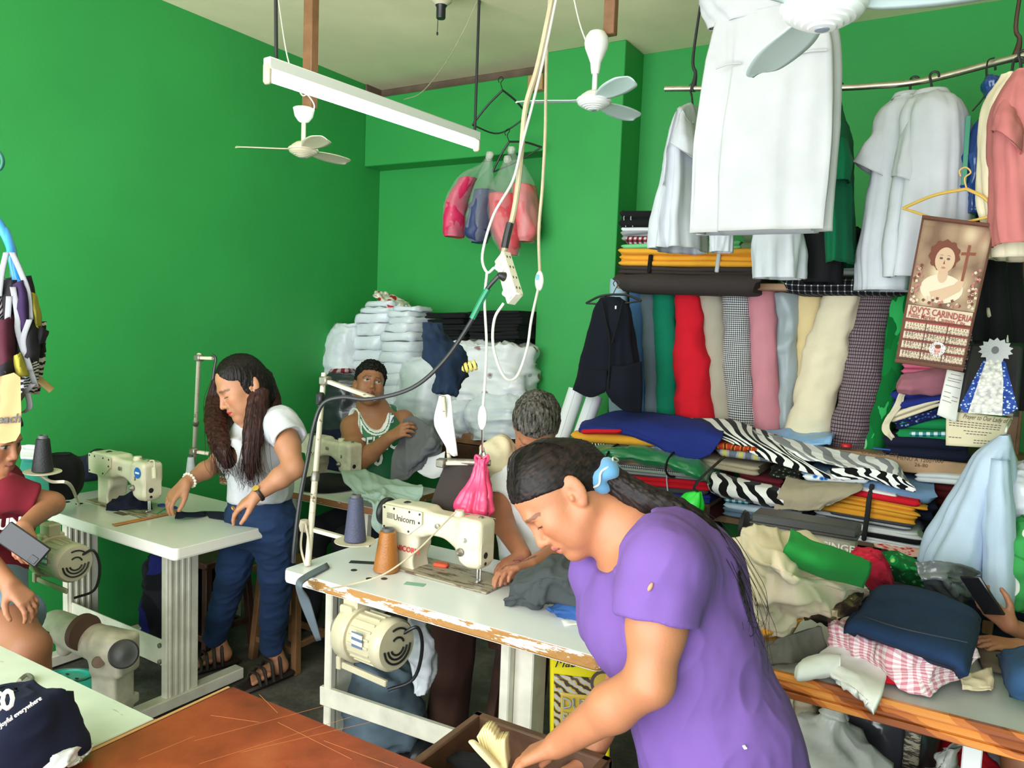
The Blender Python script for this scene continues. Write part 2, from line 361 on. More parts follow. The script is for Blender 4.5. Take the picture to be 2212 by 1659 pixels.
# --- signed-distance modelling: many soft-blended shapes become ONE continuous skin
class SDF:
    def __init__(s, lo, hi, h):
        s.lo = np.asarray(lo, float); s.h = h; s.n = np.ceil((np.asarray(hi, float)-s.lo)/h).astype(int)+1
        s.ax = [s.lo[i]+np.arange(s.n[i])*h for i in range(3)]; s.v = np.full(s.n, .08, np.float32)
    def win(s, lo, hi):
        a = np.clip(np.floor((lo-s.lo)/s.h).astype(int), 0, s.n); b = np.clip(np.ceil((hi-s.lo)/s.h).astype(int)+1, 0, s.n)
        if (b <= a).any(): return None, None
        g = np.meshgrid(*[s.ax[i][a[i]:b[i]].astype(np.float32) for i in range(3)], indexing='ij')
        return tuple(slice(a[i], b[i]) for i in range(3)), np.stack(g, -1)
    def comb(s, w, d, k, op):
        a = s.v[w]
        if op == 'u':
            h = np.maximum(k-np.abs(a-d), 0)/k; s.v[w] = np.minimum(a, d)-h*h*k*.25
        elif op == 's':
            d = -d; h = np.maximum(k-np.abs(a-d), 0)/k; s.v[w] = np.maximum(a, d)+h*h*k*.25
        elif op == 'i':
            s.v[w] = np.maximum(a, d)
    def ell(s, c, r, R=None, k=.012, op='u', m=.045):
        c = np.asarray(c, float); r = np.asarray(r, float); R = np.eye(3) if R is None else np.asarray(R)
        e = np.sqrt(((R*r)**2).sum(1))+m; w, P = s.win(c-e, c+e)
        if w is None: return s
        q = (P-c.astype(np.float32))@R.astype(np.float32); q0 = q/r.astype(np.float32); k0 = np.linalg.norm(q0, axis=-1); k1 = np.linalg.norm(q0/r.astype(np.float32), axis=-1)
        s.comb(w, k0*(k0-1)/np.maximum(k1, 1e-6), k, op); return s
    def rc(s, a, b, r1, r2, k=.012, op='u', lat=None, ls=1.0, m=.045):     # round cone, optionally widened along lat by ls
        a = np.asarray(a, float); b = np.asarray(b, float); rm = max(r1, r2)*max(ls, 1)+m; w, P = s.win(np.minimum(a, b)-rm, np.maximum(a, b)+rm)
        if w is None: return s
        P = P-a.astype(np.float32); ba = (b-a).astype(np.float32)
        if lat is not None:
            l = nrm(lat).astype(np.float32); t = P@l; P = P-(t*(1-1/ls))[..., None]*l; tb = ba@l; ba = ba-tb*(1-1/ls)*l
        t = np.clip((P@ba)/max(float(ba@ba), 1e-12), 0, 1)
        s.comb(w, np.linalg.norm(P-t[..., None]*ba, axis=-1)-(r1+(r2-r1)*t), k, op); return s
    def box(s, c, hs, R=None, r=.005, k=.006, op='u', m=.045):
        c = np.asarray(c, float); hs = np.asarray(hs, float); R = np.eye(3) if R is None else np.asarray(R)
        e = (np.abs(R)*hs).sum(1)+m; w, P = s.win(c-e, c+e)
        if w is None: return s
        q = np.abs((P-c.astype(np.float32))@R.astype(np.float32))-(hs-r).astype(np.float32)
        s.comb(w, np.linalg.norm(np.maximum(q, 0), axis=-1)+np.minimum(q.max(-1), 0)-r, k, op); return s
    def cut(s, p, n, k=.004):                               # keep the side the normal points away from
        w, P = s.win(s.lo, s.lo+s.h*s.n); n = nrm(n); s.comb(w, -((P-np.asarray(p, np.float32))@n.astype(np.float32)), k, 's'); return s
    def disp(s, fn):
        w, P = s.win(s.lo, s.lo+s.h*s.n); near = np.abs(s.v) < .03; s.v[near] += fn(P[near]); return s
    def surf(s):
        v = s.v; I = v < 0
        c = [I[i:I.shape[0]-1+i, j:I.shape[1]-1+j, k:I.shape[2]-1+k] for i in (0, 1) for j in (0, 1) for k in (0, 1)]
        al = c[0].copy(); an = c[0].copy()
        for q in c[1:]: al &= q; an |= q
        act = an & ~al; ids = np.full(act.shape, -1, np.int64); idx = np.argwhere(act); ids[act] = np.arange(len(idx))
        acc = np.zeros((len(idx), 3)); cnt = np.zeros(len(idx))
        cor = [(i, j, k) for i in (0, 1) for j in (0, 1) for k in (0, 1)]
        val = {q: v[idx[:, 0]+q[0], idx[:, 1]+q[1], idx[:, 2]+q[2]] for q in cor}
        for a in cor:
            for d in range(3):
                if a[d] == 0:
                    b = list(a); b[d] = 1; b = tuple(b); va, vb = val[a], val[b]; x = (va < 0) != (vb < 0)
                    t = np.where(x, va/np.where(x, va-vb, 1), 0); p = np.repeat(np.array([a], float), len(idx), 0); p[:, d] += t
                    acc[x] += p[x]; cnt += x
        V = s.lo+s.h*(idx+acc/cnt[:, None]); Fs = []
        for d in range(3):
            sl0 = [slice(None)]*3; sl1 = [slice(None)]*3; sl0[d] = slice(0, -1); sl1[d] = slice(1, None)
            e = I[tuple(sl0)] != I[tuple(sl1)]; q = np.argwhere(e); o1, o2 = [x for x in range(3) if x != d]
            ok = (q[:, o1] > 0) & (q[:, o2] > 0) & (q[:, o1] < v.shape[o1]-1) & (q[:, o2] < v.shape[o2]-1); q = q[ok]
            f = []
            for (s1, s2) in ((-1, -1), (0, -1), (0, 0), (-1, 0)):
                p = q.copy(); p[:, o1] += s1; p[:, o2] += s2; f.append(ids[p[:, 0], p[:, 1], p[:, 2]])
            f = np.stack(f, -1); inside = I[q[:, 0], q[:, 1], q[:, 2]]; flip = inside if d != 1 else ~inside
            f[~flip] = f[~flip][:, ::-1]; Fs.append(f)
        return V, np.concatenate(Fs).astype(np.int32)
    def build(s, name, m, parent=None, cols=None, disp=None):
        V, Fc = s.surf()
        if disp is not None:
            g = vnormals(V, Fc); V = V+g*disp(V)[:, None]
        return mesh(name, V, Fc, m, parent, True, cols=None if cols is None else cols(V))
def vnormals(V, Fc):
    n = np.cross(V[Fc[:, 2]]-V[Fc[:, 0]], V[Fc[:, 3]]-V[Fc[:, 1]]); g = np.zeros_like(V)
    for i in range(4): np.add.at(g, Fc[:, i], n)
    return g/(np.linalg.norm(g, axis=1)[:, None]+1e-12)
# ---------------------------------------------------------------- the room
XL, YB, YP, YR, YBEAM, ZC = -3.67, 4.23, 4.025, 4.285, 4.07, 3.2
M_wall = mat('green_wall_paint', (.030, .31, .066), .55, bump=.05, bscale=90, var=.07, vscale=1.6, spec=.35)
M_ceil = mat('cream_ceiling_paint', (.86, .74, .50), .8, bump=.08, bscale=25, var=.10, vscale=2.2)
def floor_pat(N, L, tc):
    n = N.new('ShaderNodeTexNoise'); n.inputs['Scale'].default_value = 5; n.inputs['Detail'].default_value = 9; n.inputs['Roughness'].default_value = .65
    L.new(tc.outputs['Object'], n.inputs['Vector']); return ramp(N, L, n.outputs['Fac'], [(.3, '2e2c28'), (.5, '4a4740'), (.7, '6b675d')], False)
M_floor = mat('worn_concrete', '4a4740', .75, bump=.35, bscale=30, pattern=floor_pat)
M_trimwood = mat('dark_raw_timber', '6a5647', .75, bump=.3, bscale=60, var=.25, vscale=8)
def slab(name, lo, hi, m, bev=.004):
    lo, hi = A(*lo), A(*hi); o = MB().box((lo+hi)/2, hi-lo, bev=bev).build(name, m, None, False); o['kind'] = 'structure'; return o
slab('floor', (-4.0, -1.0, -.15), (2.4, 4.6, 0), M_floor)
slab('ceiling', (-4.0, -1.0, ZC), (2.4, 4.6, ZC+.15), M_ceil)
slab('wall_left', (XL-.2, -1.0, 0), (XL, 4.6, ZC), M_wall, .001)
slab('wall_back', (XL, YB, 0), (-2.0, 4.6, ZC), M_wall, .001)
slab('wall_recess', (-2.0, YR, 0), (2.2, 4.6, ZC), M_wall, .001)
slab('wall_right', (2.2, -1.0, 0), (2.4, 4.6, ZC), M_wall, .001)
slab('wall_front_block', (1.13, -1.2, 0), (2.4, -1.0, ZC), M_wall, .001)  # unseen wall, its width set to keep daylight off the right side
slab('trim_shade_lintel', (-4.0, -1.2, 2.9), (1.13, -1.0, ZC), M_wall, .001)  # unseen slab added to cut daylight on the ceiling and upper wall
slab('trim_pillar', (-2.262, YP, 0), (-1.77, YR+.02, ZC), M_wall, .004)
slab('trim_beam', (XL, YBEAM, 2.656), (-2.255, YB+.02, 3.105), M_wall, .005)
slab('trim_1', (XL, YB-.02, 3.105), (-2.262, YB, ZC), M_trimwood)
slab('trim_2', (XL, 4.06, 3.11), (XL+.015, YB-.02, ZC), M_trimwood)
o = MB().box((-2.33, 4.045, 3.04), (.10, .05, .09)).build('trim_3', mat('cardboard', 'b08a5e', .9), None, False); o['kind'] = 'structure'
# ---------------------------------------------------------------- tables, machines
def laminate_pat(base, worn, thr=.58, sc=7):
    def f(N, L, tc):
        n = N.new('ShaderNodeTexNoise'); n.inputs['Scale'].default_value = sc; n.inputs['Detail'].default_value = 9; n.inputs['Roughness'].default_value = .7
        L.new(xyz(N, L, tc, sc=(1, 6, 6)), n.inputs['Vector']); return ramp(N, L, n.outputs['Fac'], [(0, base), (thr, worn)])
    return f
M_lam_w = mat('white_laminate', (.74, .76, .76), .22, spec=.5, var=.03, vscale=3)
M_lam_g = mat('pale_green_laminate', (.66, .67, .60), .25, var=.05, vscale=4)
M_edge_worn = mat('chipped_white_edge', 'ffffff', .5, pattern=laminate_pat('f2efe8', 'a9793f', .47, 5), bump=.4, bscale=40)
M_edge_w = mat('white_edge', (.78, .77, .72), .4, pattern=laminate_pat('e6e2d6', '8a7355', .68, 9))
M_legcream = mat('cream_painted_steel', (.58, .55, .46), .4, var=.12, vscale=14, pattern=laminate_pat('d8d2c0', '7d5f43', .70, 4))
M_cream = mat('cream_machine_enamel', (.68, .62, .46), .32, var=.06, vscale=12, coat=.2)
M_cream_old = mat('aged_machine_enamel', (.60, .55, .42), .4, var=.2, vscale=16, bump=.1, bscale=50)
M_steel = mat('bright_steel', (.62, .62, .60), .25, metal=1.0)
M_steel_dull = mat('dull_worn_steel', (.30, .27, .23), .45, metal=.8, var=.3, vscale=30)
M_black = mat('black_plastic', (.012, .012, .013), .4)
M_rust = mat('rusty_cream_tube', 'c8bca0', .5, pattern=laminate_pat('cfc6b0', '74583c', .6, 9), metal=.1)
M_brown = mat('brown_table_varnish', 'ffffff', .32, bump=.15, bscale=35, coat=.15)
M_wood_d = mat('dark_brown_wood', (.055, .022, .012), .5, var=.4, vscale=14, bump=.2, bscale=50)
M_wood_m = mat('mid_brown_wood', (.22, .10, .045), .55, var=.35, vscale=10, bump=.2, bscale=60)
def varn(N, L, tc):
    n = N.new('ShaderNodeTexNoise'); n.inputs['Scale'].default_value = 4.5; n.inputs['Detail'].default_value = 8; n.inputs['Roughness'].default_value = .62
    L.new(tc.outputs['Object'], n.inputs['Vector'])
    a = ramp(N, L, n.outputs['Fac'], [(.28, '481a0e'), (.42, '7d311b'), (.58, '983f24'), (.75, 'aa5834')], False)
    v = N.new('ShaderNodeTexNoise'); v.inputs['Scale'].default_value = 26; v.inputs['Detail'].default_value = 4; L.new(tc.outputs['Object'], v.inputs['Vector'])
    return mixc(N, L, ramp(N, L, v.outputs['Fac'], [(.0, '000000'), (.70, '909090')]), a, '3d1a0d')
M_brown = mat('worn_varnished_plywood', 'a85328', .30, bump=.12, bscale=30, coat=.2, pattern=varn)

def rotz(a): c, s = cos(a), sin(a); return np.array([[c, -s, 0], [s, c, 0], [0, 0, 1.0]])
class Loc:                                                  # a place with a turn about z: local -> world
    def __init__(s, o, a=0.0): s.o = np.asarray(o, float); s.R = rotz(a)
    def __call__(s, *p): return s.o+s.R@A(*p)
def table_top(root, T, lx, ly, z, th, m, medge, name='tabletop', r=.025):
    """rounded top and a separate edge band"""
    def outline(e):
        P = []
        for cx, cy, a0 in ((lx-r, ly-r, 0), (r, ly-r, 90), (r, r, 180), (lx-r, r, 270)):
            for k in range(6): a = radians(a0+k*18); P.append((cx+(r+e)*cos(a), cy+(r+e)*sin(a)))
        return P
    b = MB(); b.prism(outline(-.002), T(0, 0, z-th/2), T.R[:, 0], T.R[:, 1], th); b.build(name, m, root, False)
    o = outline(0); n = len(o); V = []; rows = [(-.001, -.0015), (.0, -.004), (0, -th+.006), (-.003, -th-.001)]
    for e, dz in rows:
        for p in outline(e): V.append(T(p[0], p[1], z+dz))
    Fc = [(i*n+j, (i+1)*n+j, (i+1)*n+(j+1) % n, i*n+(j+1) % n) for i in range(len(rows)-1) for j in range(n)]
    k = len(V)
    for p in outline(-.006): V.append(T(p[0], p[1], z-th-.001))
    Fc += [((len(rows)-1)*n+j, k+j, k+(j+1) % n, (len(rows)-1)*n+(j+1) % n) for j in range(n)]
    mesh('edge_band', V, [f[::-1] for f in Fc], medge, root, False)

# centre sewing table
ct = thing('sewing_table', 'white sewing table with long chipped brown front edge, in the middle of the shop', 'table', (-1.4, 2.1, 0))
T = Loc((-2.0, 1.85, 0)); table_top(ct, T, 1.20, .55, .77, .042, M_lam_w, M_edge_worn)
for x0, nm in ((-1.95, 'leg'), (-1.21, 'leg')):
    wide = x0 > -1.5
    b = MB(); b.box((x0, 2.06+(0.0 if wide else -.02), .40), (.035, .03 if not wide else .035, .66))
    b.box((x0+(.05 if wide else .0), 2.12, .40), (.012 if not wide else .07, .09, .66)); b.build(nm, M_legcream, ct, False, None)
    MB().box((x0, 2.10, .06), (.05, .50, .05)).build('foot', M_legcream, ct, False, None)
    MB().box((x0, 2.15, .70), (.04, .36, .05)).build('leg_bracket', M_legcream, ct, False, None)
MB().bar(PY(694, 1500, 2.03), PY(985, 1598, 2.03), .02, .07).build('stretcher', M_legcream, ct, False, None)
MB().lathe(A(-1.95, 2.03, .10), [(.009, -.004), (.009, .004)], (0, -1, 0), 10).build('bolt', M_steel_dull, ct)
# slot, oil holes and the tray cut in the top
b = MB(); b.box((-1.80, 2.09, .7712), (.030, .17, .001), rotz(radians(-62))); b.build('slot', M_black, ct, False, None)
for x, y in ((-1.80, 1.99), (-1.70, 1.955), (-1.66, 1.985)): MB().lathe((x, y, .7705), [(.011, 0), (.011, .0012)], n=14).build('oil_hole_plug', M_black, ct)
b = MB(); b.box((-1.545, 2.005, .7708), (.07, .03, .0008), rotz(.3)); b.build('green_sticker', mat('green_tape', '7fae97', .5), ct, False, None)

# left sewing table
lt = thing('sewing_table', 'pale sewing table with rounded white edge and broad steel column leg, beside left wall', 'table', (-3.0, 2.0, 0))
TL = Loc((-2.475, 1.772, 0), radians(-1.5)); TLo = Loc(TL(-1.10, 0, 0), radians(-1.5)); table_top(lt, TLo, 1.10, .58, .77, .045, M_lam_g, M_edge_w, r=.02)
cx = TLo(.93, .26, 0)
for side in (.815, .06):
    b = MB(); c = TLo(side, .22, .38); b.box(c, (.035, .15, .70), TLo.R)
    for k in range(4): b.box(TLo(side+.019, .165+.028*k, .38), (.006, .012, .70), TLo.R, .002)
    b.build('leg', M_legcream, lt, False, None)
    MB().box(TLo(side, .27, .035), (.06, .50, .05), TLo.R).build('foot', M_legcream, lt, False, None)
MB().box(TLo(.44, .17, .23), (.72, .012, .11), TLo.R).build('stretcher', M_legcream, lt, False, None)
for dz in (.195, .265): MB().lathe(TLo(.77, .160, dz), [(.010, 0), (.010, .008), (.004, .010)], -TLo.R[:, 1], 10).build('bolt', M_steel_dull, lt)
b = MB()
for x, y in ((.20, .14), (.13, .12)): b.lathe(TLo(x, y, .7702), [(.016, 0), (.016, .001)], n=14)
b.build('oil_hole_plug', M_black, lt)
b = MB().box(TLo(.49, .16, .7706), (.075, .028, .0012), TLo.R); b.build('slot', mat('dark_inlay', '5d5044', .5), lt, False, None)

# back sewing table, where the man sits
bt = thing('sewing_table', 'worn white sewing table with brown wooden rim in front of man in green jersey', 'table', (-2.8, 2.95, 0))
TB = Loc((-3.42, 2.70, 0), 0); table_top(bt, TB, 1.10, .52, .77, .035, mat('worn_white_laminate', (.66, .68, .64), .3, var=.06), mat('brown_rim', '8a5a38', .6, pattern=laminate_pat('8a5a38', 'd8cdb8', .62, 8)), r=.03)
for x, y in ((-2.42, 2.76), (-2.42, 3.16), (-3.30, 2.76), (-3.30, 3.16)):
    MB().bar((x-.03, y, 0), (x, y, .735), .035, .035).build('leg', M_legcream, bt, False, None)
MB().bar((-2.45, 2.76, .2), (-2.45, 3.16, .2), .02, .04).build('stretcher', M_legcream, bt, False, None)

# brown cutting table in front and the pale table at its left
br = thing('cutting_table', 'low brown varnished table with scratched worn top, in the foreground', 'table', (-1.1, .8, 0))
b = MB().box((-1.13, .67, .735), (.70, 1.10, .03), bev=.004); b.build('tabletop', M_brown, br, False, None)
MB().box((-1.13, 1.16, .66), (.66, .02, .10)).build('apron', M_wood_m, br, False, None)
for x, y in ((-1.43, 1.14), (-.83, 1.14), (-1.43, .2), (-.83, .2)): MB().bar((x, y, 0), (x, y, .72), .05, .05).build('leg', M_wood_m, br, False, None)
M_scr = mat('bare_scratch', 'b8703e', .6)
sc = MB(); rs = random.Random(4)
for (x0, y0), (x1, y1) in (((420, 1600), (700, 1525)), ((520, 1625), (800, 1560)), ((455, 1545), (560, 1560)), ((560, 1500), (600, 1540)), ((700, 1600), (860, 1659)), ((430, 1650), (760, 1548)), ((600, 1560), (760, 1640)), ((300, 1640), (420, 1590))):
    a, c = PZ(x0, y0, .7502), PZ(x1, y1, .7502); sc.bar(a, c, .0011, .0005, .0002)
sc.build('scratches', M_scr, br, False, None)['kind'] = 'stuff'
MB().bar((-1.482, .13, .7508), (-1.482, 1.21, .7508), .008, .002, .0005).build('edge_strip', mat('bare_wood_edge', 'b98a56', .6), br, False, None)
wt = thing('side_table', 'pale table top with bare wooden edge at bottom left, beside the brown table', 'table', (-1.9, .7, 0))
MB().box((-1.93, .50, .735), (.87, 1.05, .028)).build('tabletop', mat('pale_green_formica', (.56, .60, .50), .35, var=.1, vscale=6, pattern=laminate_pat('c5ccba', '9da492', .66, 5)), wt, False, None)
MB().box((-1.492, .50, .735), (.006, 1.05, .03)).build('edge_band', M_wood_m, wt, False, None)
for x, y in ((-2.32, .96), (-1.55, .96), (-2.32, .1), (-1.55, .1)): MB().bar((x, y, 0), (x, y, .72), .045, .045).build('leg', M_wood_m, wt, False, None)

# right work table
rt = thing('work_table', 'long grey topped work table with varnished brown front edge, heaped with clothes', 'table', (0, 2.4, 0))
MB().box((.22, 2.41, .735), (1.38, .62, .03)).build('tabletop', mat('grey_laminate', (.52, .53, .50), .3, var=.05), rt, False, None)
M_orange = mat('orange_varnished_edge', 'ffffff', .35, coat=.3, pattern=wave_pat([(0, '8a4518'), (.4, 'b9682a'), (.75, 'd08438')], 3, 4, 2, out='Object', rot=(0, 1.2, 0)))
MB().box((.22, 2.088, .744), (1.40, .028, .022), bev=.007).box((.22, 2.084, .722), (1.40, .020, .022), bev=.008).box((.22, 2.09, .702), (1.40, .03, .018), bev=.003).build('edge_moulding', M_orange, rt, False, None)
for x, y, m_ in ((-.09, 2.66, mat('rust_spotted_steel', '9a927a', .5, pattern=laminate_pat('a9a288', '3a332a', .5, 16))), (.06, 2.30, mat('white_leg_paint', (.8, .8, .77), .5))):
    MB().bar((x, y, 0), (x, y, .70), .045, .03).build('leg', m_, rt, False, None)
for y in (2.3, 2.66): MB().bar((.85, y, 0), (.85, y, .70), .045, .03).build('leg', M_legcream, rt, False, None)
MB().bar((-.40, 2.66, 0), (-.40, 2.66, .70), .045, .03).build('leg', M_legcream, rt, False, None)

# --- sewing machine heads: local x runs from the pillar to the needle, y back, z up from the bed
_mach = {}
def machine(name, label, loc, rz, m, style='straight', plate=True, bed=True, group=None, wheelm=None):
    root = thing(name, label, 'sewing machine', (0, 0, 0), group)
    if 'body' not in _mach:
        S = SDF((-.14, -.09, -.01), (.36, .09, .29), .0035)
        S.box((0, 0, .07), (.055, .045, .085), r=.018); S.box((-.01, 0, .172), (.095, .05, .048), r=.016, k=.02)
        S.box((.15, 0, .172), (.16, .042, .040), r=.018, k=.03); S.box((.276, 0, .14), (.042, .042, .072), r=.012, k=.03)
        S.rc((.215, 0, .13), (.255, 0, .085), .03, .02, k=.05); S.box((.283, 0, .075), (.026, .03, .02), r=.01, k=.03)
        S.ell((.09, 0, .03), (.06, .1, .062), k=.01, op='s')
        _mach['body'] = S.surf()
    V, Fc = _mach['body']; mesh('arm', V, Fc, m, root)
    b = MB(); b.lathe((-.108, 0, .172), [(.012, -.002), (.034, .0), (.048, .006), (.052, .014), (.050, .026), (.04, .030), (.025, .032), (.02, .05), (.012, .052)], (-1, 0, 0), 32)
    b.build('balance_wheel', wheelm or M_black, root)
    b = MB(); b.box((.319, 0, .135), (.004, .074, .125), bev=.002); fpl = b.build('face_plate', m, root, False, None)
    b = MB(); b.lathe((.3215, -.012, .10), [(.0, 0), (.011, 0), (.011, .001)], (1, 0, 0), 14); b.lathe((.3215, -.012, .072), [(.0, 0), (.006, 0), (.006, .001)], (1, 0, 0), 10); b.build('needle_hole', M_black, fpl)
    b = MB(); b.cyl((.283, 0, .012), (.283, 0, .075), .004); b.cyl((.295, .0, .006), (.295, 0, .075), .0035); b.box((.292, -.006, .005), (.014, .03, .006), bev=.002)
    b.cyl((.283, 0, .0), (.283, 0, .014), .0012); b.build('needle_bar', M_steel, root)
    b = MB(); b.lathe((.245, -.047, .105), [(.014, 0), (.014, .006), (.009, .010), (.004, .018)], (0, -1, 0), 16); b.lathe((.262, -.047, .148), [(.009, 0), (.009, .003)], (0, -1, 0), 14); b.lathe((.145, -.050, .175), [(.009, 0), (.009, .003), (.004, .004)], (0, -1, 0), 14)
    b.build('tension_knob', M_steel_dull, root)
    if bed: MB().box((.135, .015, -.001), (.47, .175, .006), bev=.002).build('bed_plate', mat('worn_bed_plate', (.42, .38, .32), .4, metal=.3, pattern=laminate_pat('b0a590', '6f5a48', .55, 9)), root, False, None)
    if plate:
        P = [(-.092, .128), (.03, .128), (.034, .131), (.075, .163), (.085, .17), (.085, .212), (.082, .215), (-.09, .215), (-.094, .211)]
        b = MB(); b.prism(P, (0, -.057, 0), (1, 0, 0), (0, 0, 1), .006); cpl = b.build('cover_plate', m, root, False, None)
        b = MB()
        for x, z in ((-.084, .206), (-.04, .207), (.03, .207), (.076, .206), (.074, .176), (.028, .138), (-.084, .138)): b.lathe((x, -.060, z), [(.0042, 0), (.0042, .0015), (.002, .002)], (0, -1, 0), 8)
        b.build('plate_screws', M_black, cpl)['kind'] = 'stuff'
    b = MB(); b.lathe((.20, .0, .208), [(.017, 0), (.019, .008), (.016, .022), (.0, .024)], n=16); b.build('thread_post', m, root)
    b = MB(); b.lathe((.29, 0, .208), [(.006, 0), (.009, .004), (.009, .014), (.003, .018)], n=12); b.tube([(.20, 0, .222), (.28, .004, .226), (.34, .012, .222)], .0016, 6); b.build('thread_guide', M_steel_dull, root)
    b = MB(); b.lathe((-.03, 0, .218), [(.014, 0), (.014, .003), (.006, .007)], n=14); b.lathe((.03, .01, .214), [(.012, 0), (.012, .003), (.006, .006)], n=14); b.build('oil_cap', M_black, root)
    root.location = tuple(float(v) for v in loc); root.rotation_euler = (0, 0, rz); return root
cm = machine('sewing_machine', 'cream industrial sewing machine on the chipped white table, with thread cones beside it', (-1.670, 2.15, .775), radians(-2), M_cream)
def hold(o, keep=[]):
    if keep and keep[-1][0] is o: o.location = keep.pop()[1]
    else: keep.append((o, o.location.copy())); o.location = (0, 0, 0)
hold(cm); M_let = mat('grey_lettering', '57544d', .5); M_redlet = mat('red_lettering', 'b5302a', .5)
text('lettering', 'Unicorn', (-.042, -.0612, .168), (1, 0, 0), (0, 0, 1), .030, M_let, [q for q in cm.children if q.name.startswith('cover_plate')][0], bold=.012)
b = MB()
for k in range(6): b.box((-.058, -.0608, .171+.0034*k), (.028, .0012, .0016), bev=.0003)
b.build('emblem', M_let, cm, False, None)
text('lettering', 'UNICORN', (-.054, -.0525, .062), (1, 0, 0), (0, 0, 1), .027, M_redlet, cm, bold=.02)
hold(cm)
lm = machine('sewing_machine', 'small cream sewing machine on the left table, blue oval emblem on its head', TLo(.275, .25, .775), radians(-3), M_cream, plate=True)
hold(lm); b = MB(); b.lathe((.283, -.050, .175), [(.0, 0), (.024, 0), (.024, .001)], (0, -1, 0), 24); o = b.build('emblem', mat('blue_emblem', '2f6fc0', .4), lm); 
b = MB(); b.box((.283, -.0515, .175), (.030, .001, .008), bev=.0003); b.build('emblem_band', mat('white_emblem', 'e8eef5', .4), lm, False, None)
b = MB(); b.tube([(.29, 0, .222), (.34, -.01, .228), (.375, -.03, .19)], .0035, 8); b.build('lamp_arm', M_cream, lm); 
b = MB(); b.cyl((.365, -.026, .203), (.40, -.045, .165), .010); b.build('lamp_head', M_cream, lm); hold(lm)
bm_ = machine('sewing_machine', 'cream sewing machine at left end of the table of the man in green', (-3.02, 3.03, .777), radians(-8), M_cream_old)

# --- motors slung under the tables
M_motor = mat('yellowed_motor_enamel', (.56, .50, .34), .35, var=.08, vscale=12, coat=.2)
def motor(label, c, ax, s=1.0):
    c = A(*c); ax = nrm(ax); root = thing('sewing_machine_motor', label, 'motor', c-A(0, 0, .1)); Fm = frame(ax, A(0, 0, 1)); m = M_cream
    m = M_motor; P = lambda x, y, z: c+Fm@A(x, y, z)*s                  # x up, y side, z along the axis
    b = MB(); b.lathe(P(0, 0, -.10), [(.05*s, 0), (.088*s, .004*s), (.095*s, .015*s), (.095*s, .06*s), (.088*s, .068*s)], ax, 36); b.build('drum', m, root)
    b = MB(); b.lathe(P(0, 0, -.035), [(.078*s, 0), (.078*s, .12*s)], ax, 36)
    for k in range(20):
        a = 2*pi*k/20; R = np.array([Fm@A(cos(a), sin(a), 0), Fm@A(-sin(a), cos(a), 0), ax]).T
        b.box(P(.079*cos(a), .079*sin(a), .025), (.008*s, .007*s, .10*s), R, .001)
    rbd = b.build('ribbed_body', m, root, True, 30)
    b = MB(); b.lathe(P(0, 0, .08), [(.082*s, 0), (.084*s, .004*s), (.084*s, .035*s), (.076*s, .046*s), (.0, .048*s)], ax, 36); ecp = b.build('end_cap', m, root)
    b = MB()
    for rr, a0, a1 in ((.028, 110, 250), (.042, 100, 260), (.057, 95, 265), (.057, -40, 20), (.028, -70, 40)):
        b.tube([P(rr*cos(radians(t)), rr*sin(radians(t)), .129) for t in np.linspace(a0, a1, 7)], .0036*s, 6)
    b.build('vent_slots', M_black, ecp)['kind'] = 'stuff'
    b = MB(); b.lathe(P(0, 0, -.16), [(.035*s, 0), (.04*s, .004*s), (.03*s, .012*s), (.04*s, .022*s), (.035*s, .026*s)], ax, 24); b.cyl(P(0, 0, -.16), P(0, 0, -.09), .012*s); b.build('pulley', M_steel_dull, root)
    b = MB(); b.box(P(.115, 0, -.07), (.06*s, .06*s, .07*s), Fm, .006); b.box(P(.085, .0, -.07), (.03*s, .1*s, .06*s), Fm, .006); b.build('bracket', m, root, False, None)
    b = MB(); b.bar(P(-.10, .05, -.09), P(-.125, .02, .10), .014*s, .022*s); b.bar(P(-.07, .05, -.09), P(-.115, .05, -.09), .02*s, .03*s); b.build('clutch_lever', m, root, False, None)
    b = MB(); b.box(P(.02, .084, .03), (.05*s, .004*s, .05*s), Fm, .001); b.build('rating_plate', mat('printed_plate', 'c9ccd0', .4, pattern=wave_pat([(0, 'e8e8e4'), (.6, '5f6f86')], 14, 0, out='Object', rot=(0, 1.57, 0))), rbd, False, None)
    b = MB(); b.tube([P(.03, -.03, .12), P(.05, -.06, .16), P(-.04, -.10, .14), P(-.15, -.10, .10), P(-.19, -.05, .03)], .006*s, 8); b.build('power_cord', M_black, root)
    return root
motor('ribbed cream motor hung under the chipped white table', D(800, 1375, 2.52), nrm(D(868, 1400, 2.42)-D(770, 1365, 2.55)), .98)
motor('cream motor with slotted round end, under the left sewing table', D(128, 1205, 2.95), nrm(D(170, 1220, 2.84)-D(100, 1195, 2.95)), .86)
